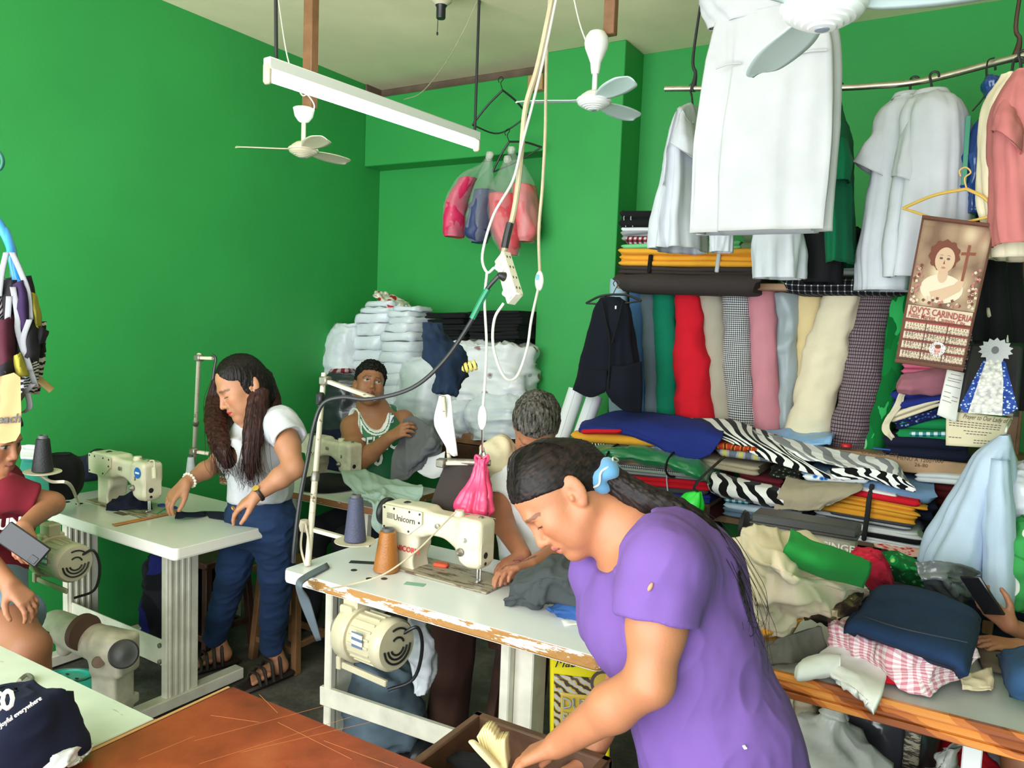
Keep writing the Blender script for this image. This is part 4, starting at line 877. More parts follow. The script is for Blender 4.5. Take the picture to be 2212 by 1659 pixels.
def man_green():
    root = person('seated man in green basketball jersey, looking up while holding grey trousers', (-2.72, 3.42, 0))
    H = Head(D(798, 834, 4.30), cdir(.34, -.24, -.90), cdir(.12, -.95, .25), 1.0)
    nb = D(806, 893, 4.36); ch = D(808, 950, 4.36); wa = D(815, 1040, 4.36)
    sR = D(760, 922, 4.30); eR = D(772, 1003, 4.10); wR = D(842, 945, 4.00); sL = D(872, 908, 4.42); eL = D(905, 975, 4.30); wL = D(880, 935, 4.12)
    S = SDF(*bb([H(0, 0, 0), sR, eR, wR, sL, eL, wL, wa], .15), .0045); H.skin(S, jaw=1.08); S.rc(H(-.02, 0, -.04), nb, .058, .062, k=.03)
    limb(S, [nb, ch, wa], [.09, .13, .13], k=.05, lat=cdir(1, 0, 0), ls=1.15); S.rc(sR, sL, .055, .055, k=.05)
    limb(S, [sR, sR*.5+eR*.5, eR, eR*.6+wR*.4, wR], [.062, .060, .046, .046, .031], k=.02); limb(S, [sL, eL, wL], [.058, .045, .030], k=.02)
    hand(S, wR, nrm(D(880, 922, 3.94)-wR), cdir(.4, .5, .75), cdir(-.1, -1, 0), 1.02, curl=(.45, .7, .4), thumb=(.8, .4, .5))
    S.build('body', M_skin, root, skincols(H, SKIN_D, (.25, .08, .06), (.012, .009, .008), gaze=(.003, .0035), stub=.85))
    M = mat('green_mesh_jersey', (.006, .15, .055), .5, bump=.15, bscale=300, sheen=.1); MW = cloth('white_trim', (.8, .8, .8))
    S = SDF(*bb([sR, sL, nb, wa], .16), .004); limb(S, [D(806, 925, 4.37), ch, wa], [.130, .147, .150], k=.05, lat=cdir(1, 0, 0), ls=1.16); S.rc(D(775, 898, 4.34), D(842, 893, 4.42), .05, .05, k=.05)
    S.rc(D(806, 875, 4.33), D(814, 905, 4.20), .082, .070, k=.008, op='s'); S.rc(D(746, 905, 4.28), D(752, 962, 4.22), .075, .07, k=.008, op='s'); S.rc(D(884, 895, 4.44), D(882, 945, 4.38), .062, .06, k=.008, op='s')
    w1 = wrinkles([cdir(.6, 1, 0)], .004, 14, 3, 2); V, Fc = S.surf(); V = V+vnormals(V, Fc)*w1(V)[:, None]
    def dd(a, b, r1, r2):
        a, b = np.array(a), np.array(b); t = np.clip(((V-a)@(b-a))/((b-a)@(b-a)), 0, 1); return np.linalg.norm(V-a-t[:, None]*(b-a), axis=1)-(r1+(r2-r1)*t)
    e = np.minimum(np.minimum(dd(D(806, 875, 4.33), D(814, 905, 4.20), .082, .070), dd(D(746, 905, 4.28), D(752, 962, 4.22), .075, .07)), dd(D(884, 895, 4.44), D(882, 945, 4.38), .062, .06))
    mi = np.where(e[Fc[:, 0]] < .007, 1, np.where(e[Fc[:, 0]] < .012, 0, np.where(e[Fc[:, 0]] < .021, 1, 0)))
    je = mesh('jersey', V, Fc, [M, MW], root, True, mi=mi)
    ux, uy = cdir(1, -.10, .12), cdir(.08, -1, 0)
    text('lettering', 'CELTICS', D(769, 978, 4.17), ux, uy, .11, MW, je, squash=.62, bold=.02, ext=.004); text('number', '0', D(806, 1006, 4.18), ux, uy, .10, MW, je, bold=.03, ext=.003)
    b = MB(); b.box(D(846, 905, 4.262), (.022, .003, .042), np.array([ux, np.cross(uy, ux), uy]).T, .001); b.build('badge', MW, je, False, None); b = MB().box(D(848, 906, 4.259), (.008, .003, .03), np.array([ux, np.cross(uy, ux), uy]).T@rot3((0, 1, 0), .35), .001); b.build('badge_figure', mat('badge_blue', (.03, .05, .2)), je, False, None)
    S = SDF(*bb([H(-.12, -.1, -.06), H(.12, .1, .16), H(-.12, .1, .16), H(.1, -.1, .1)], .03), .0034); S.ell(H(-.010, 0, .058), A(.104, .086, .095), H.R)
    fn_(S, lambda P: (lambda L: np.maximum(L[..., 2]-(.068-.9*np.maximum(np.abs(L[..., 1])-.05, 0)), -(L[..., 0]-.0)))(H.loc(P)).astype(np.float32), 's', .004); fn_(S, lambda P: (lambda L: np.maximum(L[..., 2]+.01, -(L[..., 0]+.10)))(H.loc(P)).astype(np.float32), 's', .004)
    S.build('hair', hairmat('short_black_hair', '060505', '171311', (40, 40, 40), .6), root, disp=lambda V: .006*noise(V, 110, 4)+.003*noise(V, 260, 6))
    P_ = cloth('dark_trousers', (.03, .03, .035)); S = SDF(*bb([wa, A(-2.4, 2.9, 0), A(-2.9, 3.5, .3)], .16), .009); h = A(wa[0], wa[1], .52)
    S.rc(wa, h, .14, .15, k=.04)
    for q in (-.10, .14): limb(S, [h+A(q, 0, 0), A(h[0]+q, h[1]-.38, .50), A(h[0]+q, h[1]-.40, .10)], [.10, .075, .06], k=.03)
    S.build('trousers', P_, root)
    for q in (-.10, .14): MB().ell(A(h[0]+q, h[1]-.45, .05), (.05, .12, .055)).build('shoe', M_black, root)
    t = thing('stool', 'wooden stool under the man in green jersey', 'stool', A(h[0], h[1], 0)); MB().box(A(h[0], h[1]+.02, .36), (.34, .30, .03)).build('seat', M_wood_d, t, False)
    for x in (-.13, .13):
        for y in (-.11, .13): MB().bar(A(h[0]+x, h[1]+y, 0), A(h[0]+x*.9, h[1]+y*.9, .35), .035, .035).build('leg', M_wood_d, t, False)
    return root
man_green()

def man_grey_hair():
    root = person('man with greying hair and white T-shirt, head bowed over the sewing machine', (-1.35, 2.72, 0))
    H = Head(D(1157, 925, 2.88), cdir(-.12, .80, -.58), cdir(.02, -.58, -.80), 1.0)
    nb = D(1160, 985, 3.0); ch = D(1165, 1070, 3.02); wa = D(1170, 1200, 3.02)
    sR = D(1090, 1020, 3.0); eR = D(1085, 1130, 2.88); wR = D(1130, 1200, 2.70); sL = D(1250, 1030, 3.0); eL = D(1255, 1165, 2.78); wL = D(1150, 1222, 2.56)
    S = SDF(*bb([H(0, 0, 0), sR, eR, sL, eL, wL, wa, D(1080, 1230, 2.45)], .15), .0048); H.skin(S); S.rc(H(-.03, 0, -.03), nb, .056, .06, k=.03)
    limb(S, [nb, ch, wa], [.08, .12, .13], k=.05); S.rc(sR, sL, .055, .055, k=.05); limb(S, [sR, eR, wR], [.052, .042, .03], k=.02); limb(S, [sL, eL, eL*.6+wL*.4, wL], [.052, .045, .042, .030], k=.02)
    hand(S, wL, nrm(D(1085, 1232, 2.50)-wL), cdir(.0, .85, -.2), cdir(-.1, -.3, 1), .98, curl=(.35, .5, .35)); hand(S, wR, nrm(D(1085, 1228, 2.62)-wR), cdir(.1, .8, .3), cdir(0, .1, -1), .95, curl=(.3, .4, .3))
    S.build('body', M_skin, root, skincols(H, (.34, .135, .07), (.3, .1, .08)))
    S = SDF(*bb([sR, sL, nb, wa], .17), .005); tee(S, (sR, sL, .068, .068), [(sR, D(1082, 1075, 2.95), .066, .064), (sL, D(1262, 1090, 2.92), .068, .066)], [D(1162, 1040, 3.03), ch, wa], [.13, .155, .165], .05)
    S.rc(D(1158, 970, 2.95), D(1156, 990, 2.85), .065, .08, k=.006, op='s'); w1 = wrinkles([cdir(.5, 1, 0), cdir(-.5, 1, 0)], .006, 12, 3, 4); S.build('shirt', cloth('white_cotton_tee', (.74, .75, .77)), root, disp=w1)
    S = SDF(*bb([H(-.12, -.1, -.1), H(.12, .1, .16), H(-.12, .1, .16), H(.1, -.1, .1)], .03), .0034); S.ell(H(-.012, 0, .054), A(.106, .088, .098), H.R)
    fn_(S, lambda P: (lambda L: np.maximum(L[..., 2]-(.075-.8*np.maximum(np.abs(L[..., 1])-.05, 0)), -(L[..., 0]-.03)))(H.loc(P)).astype(np.float32), 's', .004)
    st = strands(H.R@A(.8, .3, .2), 330, 20, .0020, 5); S.build('hair', hairmat('greying_black_hair', '080706', '6a645c', (40, 40, 8), .5), root, disp=lambda V: -st(V)+.004*noise(V, 45, 3))
    S = SDF(*bb([wa, A(-1.9, 2.1, 0), A(-1.1, 2.8, .3)], .18), .008); h = A(wa[0], wa[1]+.02, .56); S.rc(wa, h, .15, .16, k=.04)
    for q, fx, fy in ((-.25, -.25, -.30), (.10, .12, -.40)): limb(S, [h, A(h[0]+q, h[1]+fy*.75, .56), A(h[0]+fx, h[1]+fy*.9, .09)], [.12, .085, .075], k=.04)
    S.build('trousers', cloth('dark_brown_cotton', (.045, .020, .014)), root, disp=wrinkles([A(.2, .2, 1)], .006, 14, 3, 3))
    for fx in (-.25, .12): MB().ell(A(h[0]+fx, h[1]-.36, .05), (.05, .12, .055)).build('shoe', M_black, root)
    t = thing('stool', 'dark wooden stool under the man with greying hair', 'stool', A(h[0], h[1], 0)); MB().box(A(h[0], h[1]+.03, .385), (.34, .30, .03)).build('seat', M_wood_d, t, False)
    for x in (-.13, .13):
        for y in (-.10, .14): MB().bar(A(h[0]+x*1.2, h[1]+y*1.1, 0), A(h[0]+x*.9, h[1]+y*.9, .37), .04, .04).build('leg', M_wood_d, t, False)
    return root
man_grey_hair()

def girl_red():
    root = person('girl in maroon T-shirt and denim shorts with a phone, at the left table', (-2.75, 1.42, 0))
    H = Head(D(-20, 952, 2.68), cdir(.92, .28, -.10), cdir(.15, -.95, -.1), .95)
    nb = D(-40, 1025, 2.70); ch = D(-25, 1090, 2.70); wa = D(-30, 1230, 2.70)
    sR = D(8, 1064, 2.62); eR = D(112, 1088, 2.72); wR = D(50, 1138, 2.50); sL = D(-60, 1060, 2.9)
    S = SDF(*bb([H(0, 0, 0), sR, eR, wR, wa, D(60, 1320, 2.5)], .14), .0044); H.skin(S, nose=.97, jaw=.95); S.rc(H(-.02, 0, -.04), nb, .046, .05, k=.03)
    limb(S, [nb, ch, wa], [.07, .10, .11], k=.05); S.rc(sR, sL, .05, .05, k=.05); limb(S, [sR, eR], [.046, .038], k=.02); limb(S, [eR, wR], [.038, .024], k=.02)
    hand(S, wR, nrm(D(42, 1190, 2.46)-wR), cdir(.1, .1, 1), cdir(1, -.1, 0), .85, curl=(.5, .6, .5), thumb=(.6, .5, -.1))
    e2 = D(-40, 1200, 2.5); w2 = D(20, 1262, 2.42); limb(S, [D(-45, 1080, 2.62), e2, w2], [.045, .038, .026], k=.02); hand(S, w2, nrm(D(62, 1300, 2.42)-w2), cdir(-.3, .9, .3), cdir(.4, -.3, -1), .88, curl=(.35, .5, .4))
    S.build('body', M_skin, root, skincols(H, (.40, .17, .09), (.38, .12, .1), gaze=(-.002, -.001)))
    S = SDF(*bb([sR, sL, nb, wa, D(110, 1080, 2.6)], .13), .004); tee(S, (sR, sL, .055, .055), [(sR, D(72, 1080, 2.67), .056, .056)], [D(-28, 1060, 2.70), D(-18, 1130, 2.70), wa], [.115, .122, .125], .04)
    S.rc(D(-38, 1010, 2.68), D(-20, 1005, 2.6), .058, .07, k=.006, op='s'); so = S.build('shirt', cloth('maroon_cotton_tee', (.17, .014, .024)), root, disp=wrinkles([cdir(.8, 1, 0)], .0045, 13, 3, 3))
    text('lettering', 'FUN', D(-22, 1147, 2.555), cdir(1, -.12, .1), cdir(.1, -1, 0), .050, mat('white_print', (.8, .78, .75)), so, ext=.003, bold=.02)
    S = SDF(*bb([H(-.14, -.12, -.12), H(.12, .12, .16), H(-.2, .12, .1), D(-80, 1000, 2.8)], .04), .0036); S.ell(H(-.012, 0, .050), A(.104, .084, .095), H.R); S.rc(H(-.07, 0, .0), H(-.13, 0, -.12), .06, .03, k=.03)
    fn_(S, lambda P: (lambda L: np.maximum(L[..., 2]-(.03+.55*L[..., 0]), -(L[..., 0]+.01)))(H.loc(P)).astype(np.float32), 's', .004); st = strands(H.R@A(.9, 0, .3), 300, 9, .001); S.build('hair', MATS['black_brown_hair'], root, disp=lambda V: -st(V))
    hL = D(-40, 1310, 2.62); kR = D(62, 1400, 2.48); S = SDF(*bb([hL, kR, A(kR[0], kR[1], 0)], .13), .005); limb(S, [hL, hL*.5+kR*.5, kR, A(kR[0]-.05, kR[1]+.06, .12)], [.10, .088, .062, .045], k=.02)
    limb(S, [hL+A(-.12, 0, 0), kR+A(-.20, .02, 0), A(kR[0]-.22, kR[1]+.06, .12)], [.10, .062, .045], k=.02)
    for q in (0, -.19): S.rc(A(kR[0]-.05+q, kR[1]+.06, .10), A(kR[0]+.05+q, kR[1]-.02, .035), .04, .03, k=.02)
    S.build('legs', M_skin, root, lambda V: np.tile(A(.34, .14, .07, 1), (len(V), 1)))
    S = SDF(*bb([hL, D(62, 1300, 2.5)], .17), .005); limb(S, [wa, hL], [.125, .135], k=.05); S.rc(hL, D(25, 1345, 2.56), .112, .108, k=.04); S.rc(hL+A(-.12, 0, 0), D(-60, 1345, 2.6), .112, .10, k=.04); d = nrm(kR-hL); S.cut(D(28, 1346, 2.55), d)
    S.build('shorts', cloth('light_denim', (.20, .28, .36), .85, var=.15), root)
    t = thing('stool', 'dark stool the girl in maroon sits on', 'stool', A(hL[0]-.05, hL[1], 0)); MB().box(A(hL[0]-.06, hL[1], hL[2]-.125), (.36, .32, .03)).build('seat', M_wood_d, t, False)
    for x in (-.13, .13):
        for y in (-.12, .12): MB().bar(A(hL[0]-.06+x, hL[1]+y, 0), A(hL[0]-.06+x, hL[1]+y, hL[2]-.14), .035, .035).build('leg', M_wood_d, t, False)
    ph = thing('phone', 'dark phone held by the girl in maroon', 'phone', D(46, 1180, 2.43)); Rp = np.array([nrm(cdir(.75, .62, .1)), nrm(cdir(.2, -.1, -1)), A(0, 0, 1)]).T; u = nrm(cdir(.78, .60, .1)); n = nrm(cdir(.15, -.25, -1)); v = np.cross(u, n); Rp = np.array([u, n, v]).T
    c = D(50, 1176, 2.432); MB().box(c, (.150, .010, .072), Rp, .004).build('body', mat('grey_phone_case', (.018, .018, .02), .4), ph, False); MB().box(c+Rp@A(.055, .0055, .018), (.024, .003, .022), Rp, .001).build('camera', M_black, ph, False)
    return root
girl_red()

def person_right():
    root = person('person at the right edge, hands and a dark phone over the work table', (.32, 2.90, 0))
    w = D(2182, 1352, 2.30); e = D(2290, 1400, 2.34); sh = D(2310, 1240, 2.53); w2 = D(2205, 1398, 2.23); e2 = D(2310, 1440, 2.18); H = Head(D(2330, 1080, 2.53), cdir(-.8, .5, -.3), cdir(-.4, -.9, 0), .92)
    S = SDF(*bb([w, e, sh, H(0, 0, 0), w2, e2, D(2120, 1300, 2.28), D(2330, 1480, 2.53)], .13), .0055); H.skin(S); S.rc(H(-.02, 0, -.04), D(2340, 1180, 2.56), .045, .05, k=.03); limb(S, [D(2340, 1190, 2.58), D(2350, 1300, 2.58), D(2350, 1460, 2.58)], [.08, .11, .12], k=.04)
    limb(S, [sh, e, w], [.045, .036, .024], k=.02); hand(S, w, nrm(D(2122, 1300, 2.32)-w), cdir(.5, -.5, .6), cdir(.6, -.7, -.4), .86, curl=(.3, .5, .5), thumb=(.7, .6, .4)); limb(S, [D(2330, 1250, 2.48), e2, w2], [.045, .036, .024], k=.02); hand(S, w2, cdir(-1, -.15, .1), cdir(0, .9, .2), cdir(0, -.2, 1), .86)
    S.build('body', M_skin, root, skincols(H, (.36, .15, .08), (.38, .12, .1)))
    S = SDF(*bb([D(2340, 1200, 2.58), D(2350, 1560, 2.58)], .2), .006); limb(S, [D(2340, 1225, 2.58), D(2350, 1320, 2.58), D(2350, 1480, 2.58)], [.10, .125, .135], k=.04); S.rc(sh, sh*.6+e*.4, .06, .058, k=.03); S.build('shirt', cloth('dark_shirt', (.05, .05, .07)), root)
    S = SDF(*bb([D(2350, 1480, 2.58), D(2170, 1640, 2.18), A(.3, 2.5, .05)], .16), .007); h = D(2350, 1500, 2.58); kn = D(2215, 1640, 2.28); limb(S, [h, kn, A(kn[0], kn[1]+.05, .08)], [.11, .06, .045], k=.02); limb(S, [h, kn+A(.2, 0, 0), A(kn[0]+.2, kn[1]+.05, .08)], [.11, .06, .045], k=.02)
    S.build('legs', M_skin, root, lambda V: np.tile(A(.30, .12, .06, 1), (len(V), 1)))
    S = SDF(*bb([H(-.12, -.1, -.1), H(.12, .1, .16), H(-.12, .1, .16), H(.1, -.1, .1)], .03), .005); S.ell(H(-.012, 0, .052), A(.104, .086, .096), H.R); S.ell(H(-.05, 0, -.01), A(.07, .08, .09), H.R, k=.03)
    fn_(S, lambda P: (lambda L: np.maximum(L[..., 2]-(.07-.8*np.maximum(np.abs(L[..., 1])-.05, 0)), -(L[..., 0]-.0)))(H.loc(P)).astype(np.float32), 's', .004); S.build('hair', MATS['short_black_hair'], root)
    ph = thing('phone', 'dark phone held up by the hands at the right edge', 'phone', D(2124, 1290, 2.28)); u = nrm(cdir(.55, .83, .0)); n = nrm(cdir(-.80, .5, -.42)); n = nrm(n-u*(n@u)); c = D(2122, 1286, 2.26); MB().box(c, (.135, .010, .068), np.array([u, n, np.cross(u, n)]).T, .004).build('body', mat('dark_phone', (.012, .012, .014), .25), ph, False)
person_right()
# ---------------------------------------------------------------- shelves and folded fabric
sh = thing('shelf_unit', 'wooden wall shelves holding the fabric rolls and folded cloth', 'shelf', (-.8, 3.95, 0))
M_ply = mat('plywood_shelf', (.34, .19, .10), .6, var=.3, vscale=7, bump=.15, bscale=60)
ZS = (.755, 1.135, 1.875)
def shelf_board(z, y0, x0=-1.765, x1=.75, m=M_ply): return MB().box(((x0+x1)/2, (y0+YR)/2, z-.015), (x1-x0, YR-y0-.004, .032)).build('shelf_board', m, sh, False, None)
for z, y0, x0 in zip(ZS, (3.69, 3.70, 3.80), (-1.765, -1.765, -1.66)): shelf_board(z, y0, x0)
for x in (-1.71, .16, .70): MB().bar((x, 4.20, 0), (x, 4.20, 2.15), .05, .06).build('upright', M_wood_m, sh, False, None)
MB().bar((.10, 3.74, 0), (.155, 3.74, 2.15), .04, .05).build('upright', M_wood_m, sh, False, None)
for x in (-1.2, -.3): MB().bar((x, 3.95, 0), (x, 3.95, .74), .05, .05).build('upright', M_wood_m, sh, False, None)
MB().box((-.51, 3.697, ZS[1]-.030), (2.5, .012, .066)).build('front_lip', mat('light_plywood_lip', (.42, .25, .13), .6, var=.2, vscale=9), sh, False)
M_ink = mat('pencil_writing', '4a3526', .7)
for s_, x, y, h in (('CHARLEN  C25', 1860, 975, .022), ('MENU A 1200', 1937, 988, .022), ('26-80', 1975, 1003, .022), ('1000', 2012, 994, .022)):
    text('handwriting', s_, PY(x, y+4, 3.690), (1, 0, 0), (0, 0, 1), h, M_ink, sh)

def folded(name, label, p0, p1, th, dep, n, m, cat='fabric', group=None, wob=.006, sag=0.0, seed=1, nl=34, ragged=.0, up=None, tilt=0.0):
    """a length of cloth folded flat: n layers show as rounded folds along the front edge"""
    p0, p1 = A(*p0), A(*p1); L = p1-p0; Ln = np.linalg.norm(L); x = L/Ln; fw = nrm(np.cross(x, A(0, 0, 1))); upv = np.cross(fw, x); upv = -upv if upv[2] < 0 else upv
    if tilt: R = rot3(x, tilt); fw, upv = R@fw, R@upv
    h = th/n; prof = []
    for i in range(n):
        for k in range(5): a = -pi/2+pi*(k+.5)/5; prof.append((h*.55*cos(a)*1.1, (i+.5)*h+h*.5*sin(a), i))
    prof += [(-dep*.5, th, n-1), (-dep, th, n-1), (-dep, 0, 0), (-dep*.5, 0, 0)]
    np_ = len(prof); t = np.linspace(0, 1, nl); V = np.zeros((nl, np_, 3)); rs = np.random.RandomState(seed); lay = rs.normal(0, wob*1.2, n); e0, e1 = rs.uniform(-1, 1, n)*ragged, rs.uniform(-1, 1, n)*ragged
    for j, (v, w, i) in enumerate(prof):
        q = np.stack([t*Ln*3.2, np.full(nl, i*1.7), np.full(nl, seed*3.1)], 1)
        dz = wob*noise(q, 1.6, seed)*(w/th+.2)+sag*(4*t*(1-t)); dv = wob*1.5*noise(q, 1.1, seed+4)+lay[i]
        s_ = t+np.where(t > .5, e1[i], e0[i])*np.abs(2*t-1)**3/Ln
        ed = np.abs(2*t-1)**14; pull = ed*np.sign(2*t-1)*(-h*.9*abs((w/h) % 1-.5)*(.6+.6*rs.rand())); wv = w+ed*(.5*h*(i+.5)/n-.25*(w-(i+.5)*h)); V[:, j] = p0+s_[:, None]*L+(pull*1.0)[:, None]*x+fw*(v-ed*.012*(1 if v > -.02 else -.6)+dv*(1 if v > -.02 else 0))[:, None]+upv*(wv+dz-ed*.004*n**.5*(i+1)/n)[:, None]
    Fc = [tuple(f) for f in gridfaces(nl, np_, True)]+[tuple(range(np_))[::-1], tuple(range((nl-1)*np_, nl*np_))]
    per = np.concatenate([[0], np.cumsum([math.hypot(prof[j+1][0]-prof[j][0], prof[j+1][1]-prof[j][1]) for j in range(np_-1)])])
    U, Vv = np.meshgrid(t*Ln, per, indexing='ij'); o = mesh(name, V.reshape(-1, 3), Fc, m, None, True, uv=np.stack([U, Vv], -1).reshape(-1, 2)*4, auto=50)
    return tag(o, label, cat, group)
def foldpx(label, x0, y0, x1, y1, thp, Y, dep, n, m, name='folded_fabric', **k):
    p0, p1 = PY(x0, y0, Y), PY(x1, y1, Y if not isinstance(k.get('Y1'), float) else k.pop('Y1')); return folded(name, label, p0, p1, thp*Y*1.0/F_PX, dep, n, m, **k)
G_TOP, G_MID, G_RT = 'folded fabrics on the top shelf', 'folded fabrics on the middle shelf', 'folded cloth right of the fabric rolls'
c_black = cloth('black_cloth', (.010, .010, .011)); c_yel = cloth('golden_yellow_cloth', (.78, .36, .035)); c_dbr = cloth('charcoal_brown_cloth', (.045, .035, .032)); c_grey = cloth('grey_cloth', (.30, .30, .31))
c_wht = cloth('white_cloth', (.76, .77, .79)); c_navy = cloth('navy_cloth', (.010, .012, .030)); c_blue = cloth('royal_blue_cloth', (.018, .030, .20)); c_red = cloth('red_cloth', (.62, .012, .025)); c_mint = cloth('mint_cloth', (.16, .55, .24))
c_khaki = cloth('khaki_cloth', (.40, .34, .24)); c_maroon = cloth('maroon_cloth', (.10, .010, .016)); c_lblue = cloth('light_blue_cloth', (.25, .42, .66)); c_olive = cloth('olive_cloth', (.17, .25, .14)); c_teal = cloth('green_cotton', (.012, .24, .075))
c_cream = cloth('cream_cloth', (.80, .70, .50)); c_tan = cloth('tan_cloth', (.52, .36, .19)); c_pink = cloth('dusty_pink_cloth', (.60, .24, .29)); c_greenw = cloth('grey_green_cloth', (.34, .42, .33)); c_lgrey = cloth('pale_grey_cloth', (.50, .52, .54)); c_dgrey = cloth('dark_grey_cloth', (.06, .06, .068))
c_plaid = cloth('red_plaid', 'ffffff', pattern=check_pat('23202b', 'c8c4c4', '8c2b35', 9, 9)); c_bwplaid = cloth('black_white_plaid', 'ffffff', pattern=check_pat('e6e4e0', '141416', '55555a', 9, 9, .8)); c_ging = cloth('black_white_gingham', 'ffffff', pattern=check_pat('e8e6e2', '1b1b1d', '77767a', 26, 26, .5))
c_tealplaid = cloth('teal_plaid', 'ffffff', pattern=check_pat('e8f0ee', '0e5560', '4d97a0', 9, 9)); c_zebra = cloth('zebra_print', 'ffffff', sheen=.1, pattern=wave_pat([(0, '101012'), (.46, 'f0eeec')], 2.6, 5.0, 1.6, rot=(0, 0, 1.35), droug=.3, detail=1)); c_zebrag = cloth('grey_zebra_print', 'ffffff', sheen=.1, pattern=wave_pat([(0, '8f8f93'), (.44, 'f2f0ee')], 2.5, 5.0, 1.6, rot=(0, 0, 1.4), droug=.3, detail=1))
c_strip = cloth('yellow_black_stripes', 'ffffff', pattern=wave_pat([(0, '26241c'), (.45, 'd9cf74'), (.7, 'e9e6da')], 5, 3, 1.5))
c_bfl = cloth('blue_floral_print', 'ffffff', pattern=lambda N, L, tc: ramp(N, L, vor(N, L, tc, 9), [(0, '1f55b0'), (.22, '6ea3dd'), (.38, 'e8eef2')]))
c_rfl = cloth('red_floral_print', 'ffffff', pattern=lambda N, L, tc: ramp(N, L, vor(N, L, tc, 8), [(0, 'c22030'), (.25, 'd86a70'), (.4, 'e3b7a4')]))
c_nfl = cloth('navy_floral_print', 'ffffff', pattern=lambda N, L, tc: ramp(N, L, vor(N, L, tc, 16), [(0, '9aa25e'), (.2, '2c4a9a'), (.38, '141c48')]))
c_satin = mat('green_satin', (.004, .17, .055), .28, bump=.05, bscale=40, spec=.6, sheen=.2); c_lsat = mat('light_blue_satin', (.22, .42, .68), .3, bump=.05, spec=.5)

def top(*a, **k): return foldpx(*a, group=G_TOP, **k)
TY = 3.78
top('dark brown cloth hanging over the edge of the top shelf, under the yellow fabric', 1330, 632, 1648, 640, 42, 3.74, .42, 1, c_dbr, wob=.006, seed=3)
top('thin folded charcoal fabric directly under the golden yellow fabric', 1335, 592, 1640, 600, 20, TY, .42, 2, c_dbr, seed=4)
yf = top('golden yellow folded fabric with a black and a white strap', 1336, 574, 1640, 578, 38, TY, .42, 3, c_yel, wob=.005, seed=5)
b = MB(); q = PY(1405, 570, 3.76); b.box(PY(1404, 570, 3.762), (.020, .02, .092), rot3((0, 1, 0), .06), .004); b.build('black_strap', c_black, yf)
b = MB(); b.box(PY(1551, 568, 3.762), (.020, .02, .092), rot3((0, 1, 0), .06), .004); b.build('white_strap', c_lgrey, yf)
top('mint green folded fabric on top of the yellow fabric', 1342, 547, 1600, 540, 20, TY, .40, 2, c_mint, seed=6)
top('folded red and white plaid shirt in the left stack of the top shelf', 1352, 529, 1424, 529, 17, 3.80, .30, 1, c_plaid, seed=7)
top('grey folded cloth above the plaid shirt on the top shelf', 1342, 520, 1420, 512, 20, 3.83, .30, 2, c_grey, seed=8, wob=.005)
top('thin white folded cloth under the black fabric on the top shelf', 1342, 500, 1425, 500, 9, 3.82, .32, 1, c_wht, seed=9)
bk = top('black folded fabric with pale edging on top of the left stack', 1338, 492, 1445, 490, 37, 3.80, .34, 2, c_black, seed=10, wob=.006)
b = MB()
for x in (1352, 1367): b.tube([PY(x+12, 457, 3.80), PY(x-4, 468, 3.775), PY(x, 490, 3.775)], .0022, 5)
b.build('pale_edging', c_lgrey, bk)
top('olive green folded fabric beside the white garments on the top shelf', 1600, 545, 1700, 545, 42, 3.80, .36, 2, c_olive, seed=11)
top('black folded fabric at the right end of the top shelf', 1830, 570, 1905, 575, 72, 3.82, .34, 3, c_black, seed=12)
top('pale grey folded cloth at the right end of the top shelf', 1775, 592, 1900, 600, 22, 3.80, .36, 2, c_lgrey, seed=13)
top('black and white plaid cloth hanging over the top shelf edge', 1690, 636, 1965, 640, 34, 3.75, .40, 1, c_bwplaid, seed=14, wob=.008)

# --- upright rolls of fabric
def gp(N, L, tc):
    a = ramp(N, L, vor(N, L, tc, 5), [(0, 'e6c93a'), (.10, '7ad08a'), (.22, '117a38'), (.5, '0c6a2e')]); w = N.new('ShaderNodeTexNoise'); w.inputs['Scale'].default_value = 7; L.new(tc.outputs['UV'], w.inputs['Vector'])
    return mixc(N, L, ramp(N, L, w.outputs['Fac'], [(0, '000000'), (.6, 'ffffff')]), a, '35b35c')
c_gprint = cloth('green_printed_cotton', 'ffffff', pattern=gp)
c_brcheck = cloth('brown_check_cotton', 'ffffff', pattern=check_pat('8a7a80', '2a2022', '4a3b40', 46, 64, .3)); c_gb = cloth('small_gingham', 'ffffff', pattern=check_pat('efeeea', '202022', '85858a', 44, 96, .5))
def rollpx(label, xt, yt, xb, yb, rt_, rb, m, Y=3.90, seed=1, flat=.85, amp=.004, uvs=(1, 1), Yt=None, group='upright rolls of fabric on the shelf'):
    sx = Y*1.005/F_PX; Yt = Yt or Y+.05; t, b_ = PY(xt, yt, Yt), PY(xb, yb, Y); b_[2] = max(b_[2], ZS[1]+.003); X_, Yv = A(1, 0, 0), A(0, 1, 0)
    ax = nrm(t-b_); rings = []
    for f in np.linspace(0, 1, 6):
        c = b_+(t-b_)*f; r = (rb+(rt_-rb)*f)*sx*(1+.05*sin(5*f+seed)); rings.append((c, X_*r, Yv*r*flat))
    rings = [(b_+ax*.001, rings[0][1]*.9, rings[0][2]*.9)]+rings+[(t+ax*.006, rings[-1][1]*.9, rings[-1][2]*.9)]
    root = thing('fabric_roll', label, 'fabric roll', b_, group)
    loft('cloth', rings, m, root, n=36, k=44, folds=.05, ffreq=1.2, lfreq=3.5, amp=amp, freq=9, rid=amp*.9, rfreq=5, seed=seed, uvs=uvs)
    r = rt_*sx; P = []
    for i in range(60): a = i*.42; q = r*.95*(1-i/75); P.append(t+ax*.0075+X_*q*cos(a)+Yv*q*flat*sin(a))
    MB().tube(P, .0016, 4, 120).build('rolled_edge', m, root); return root
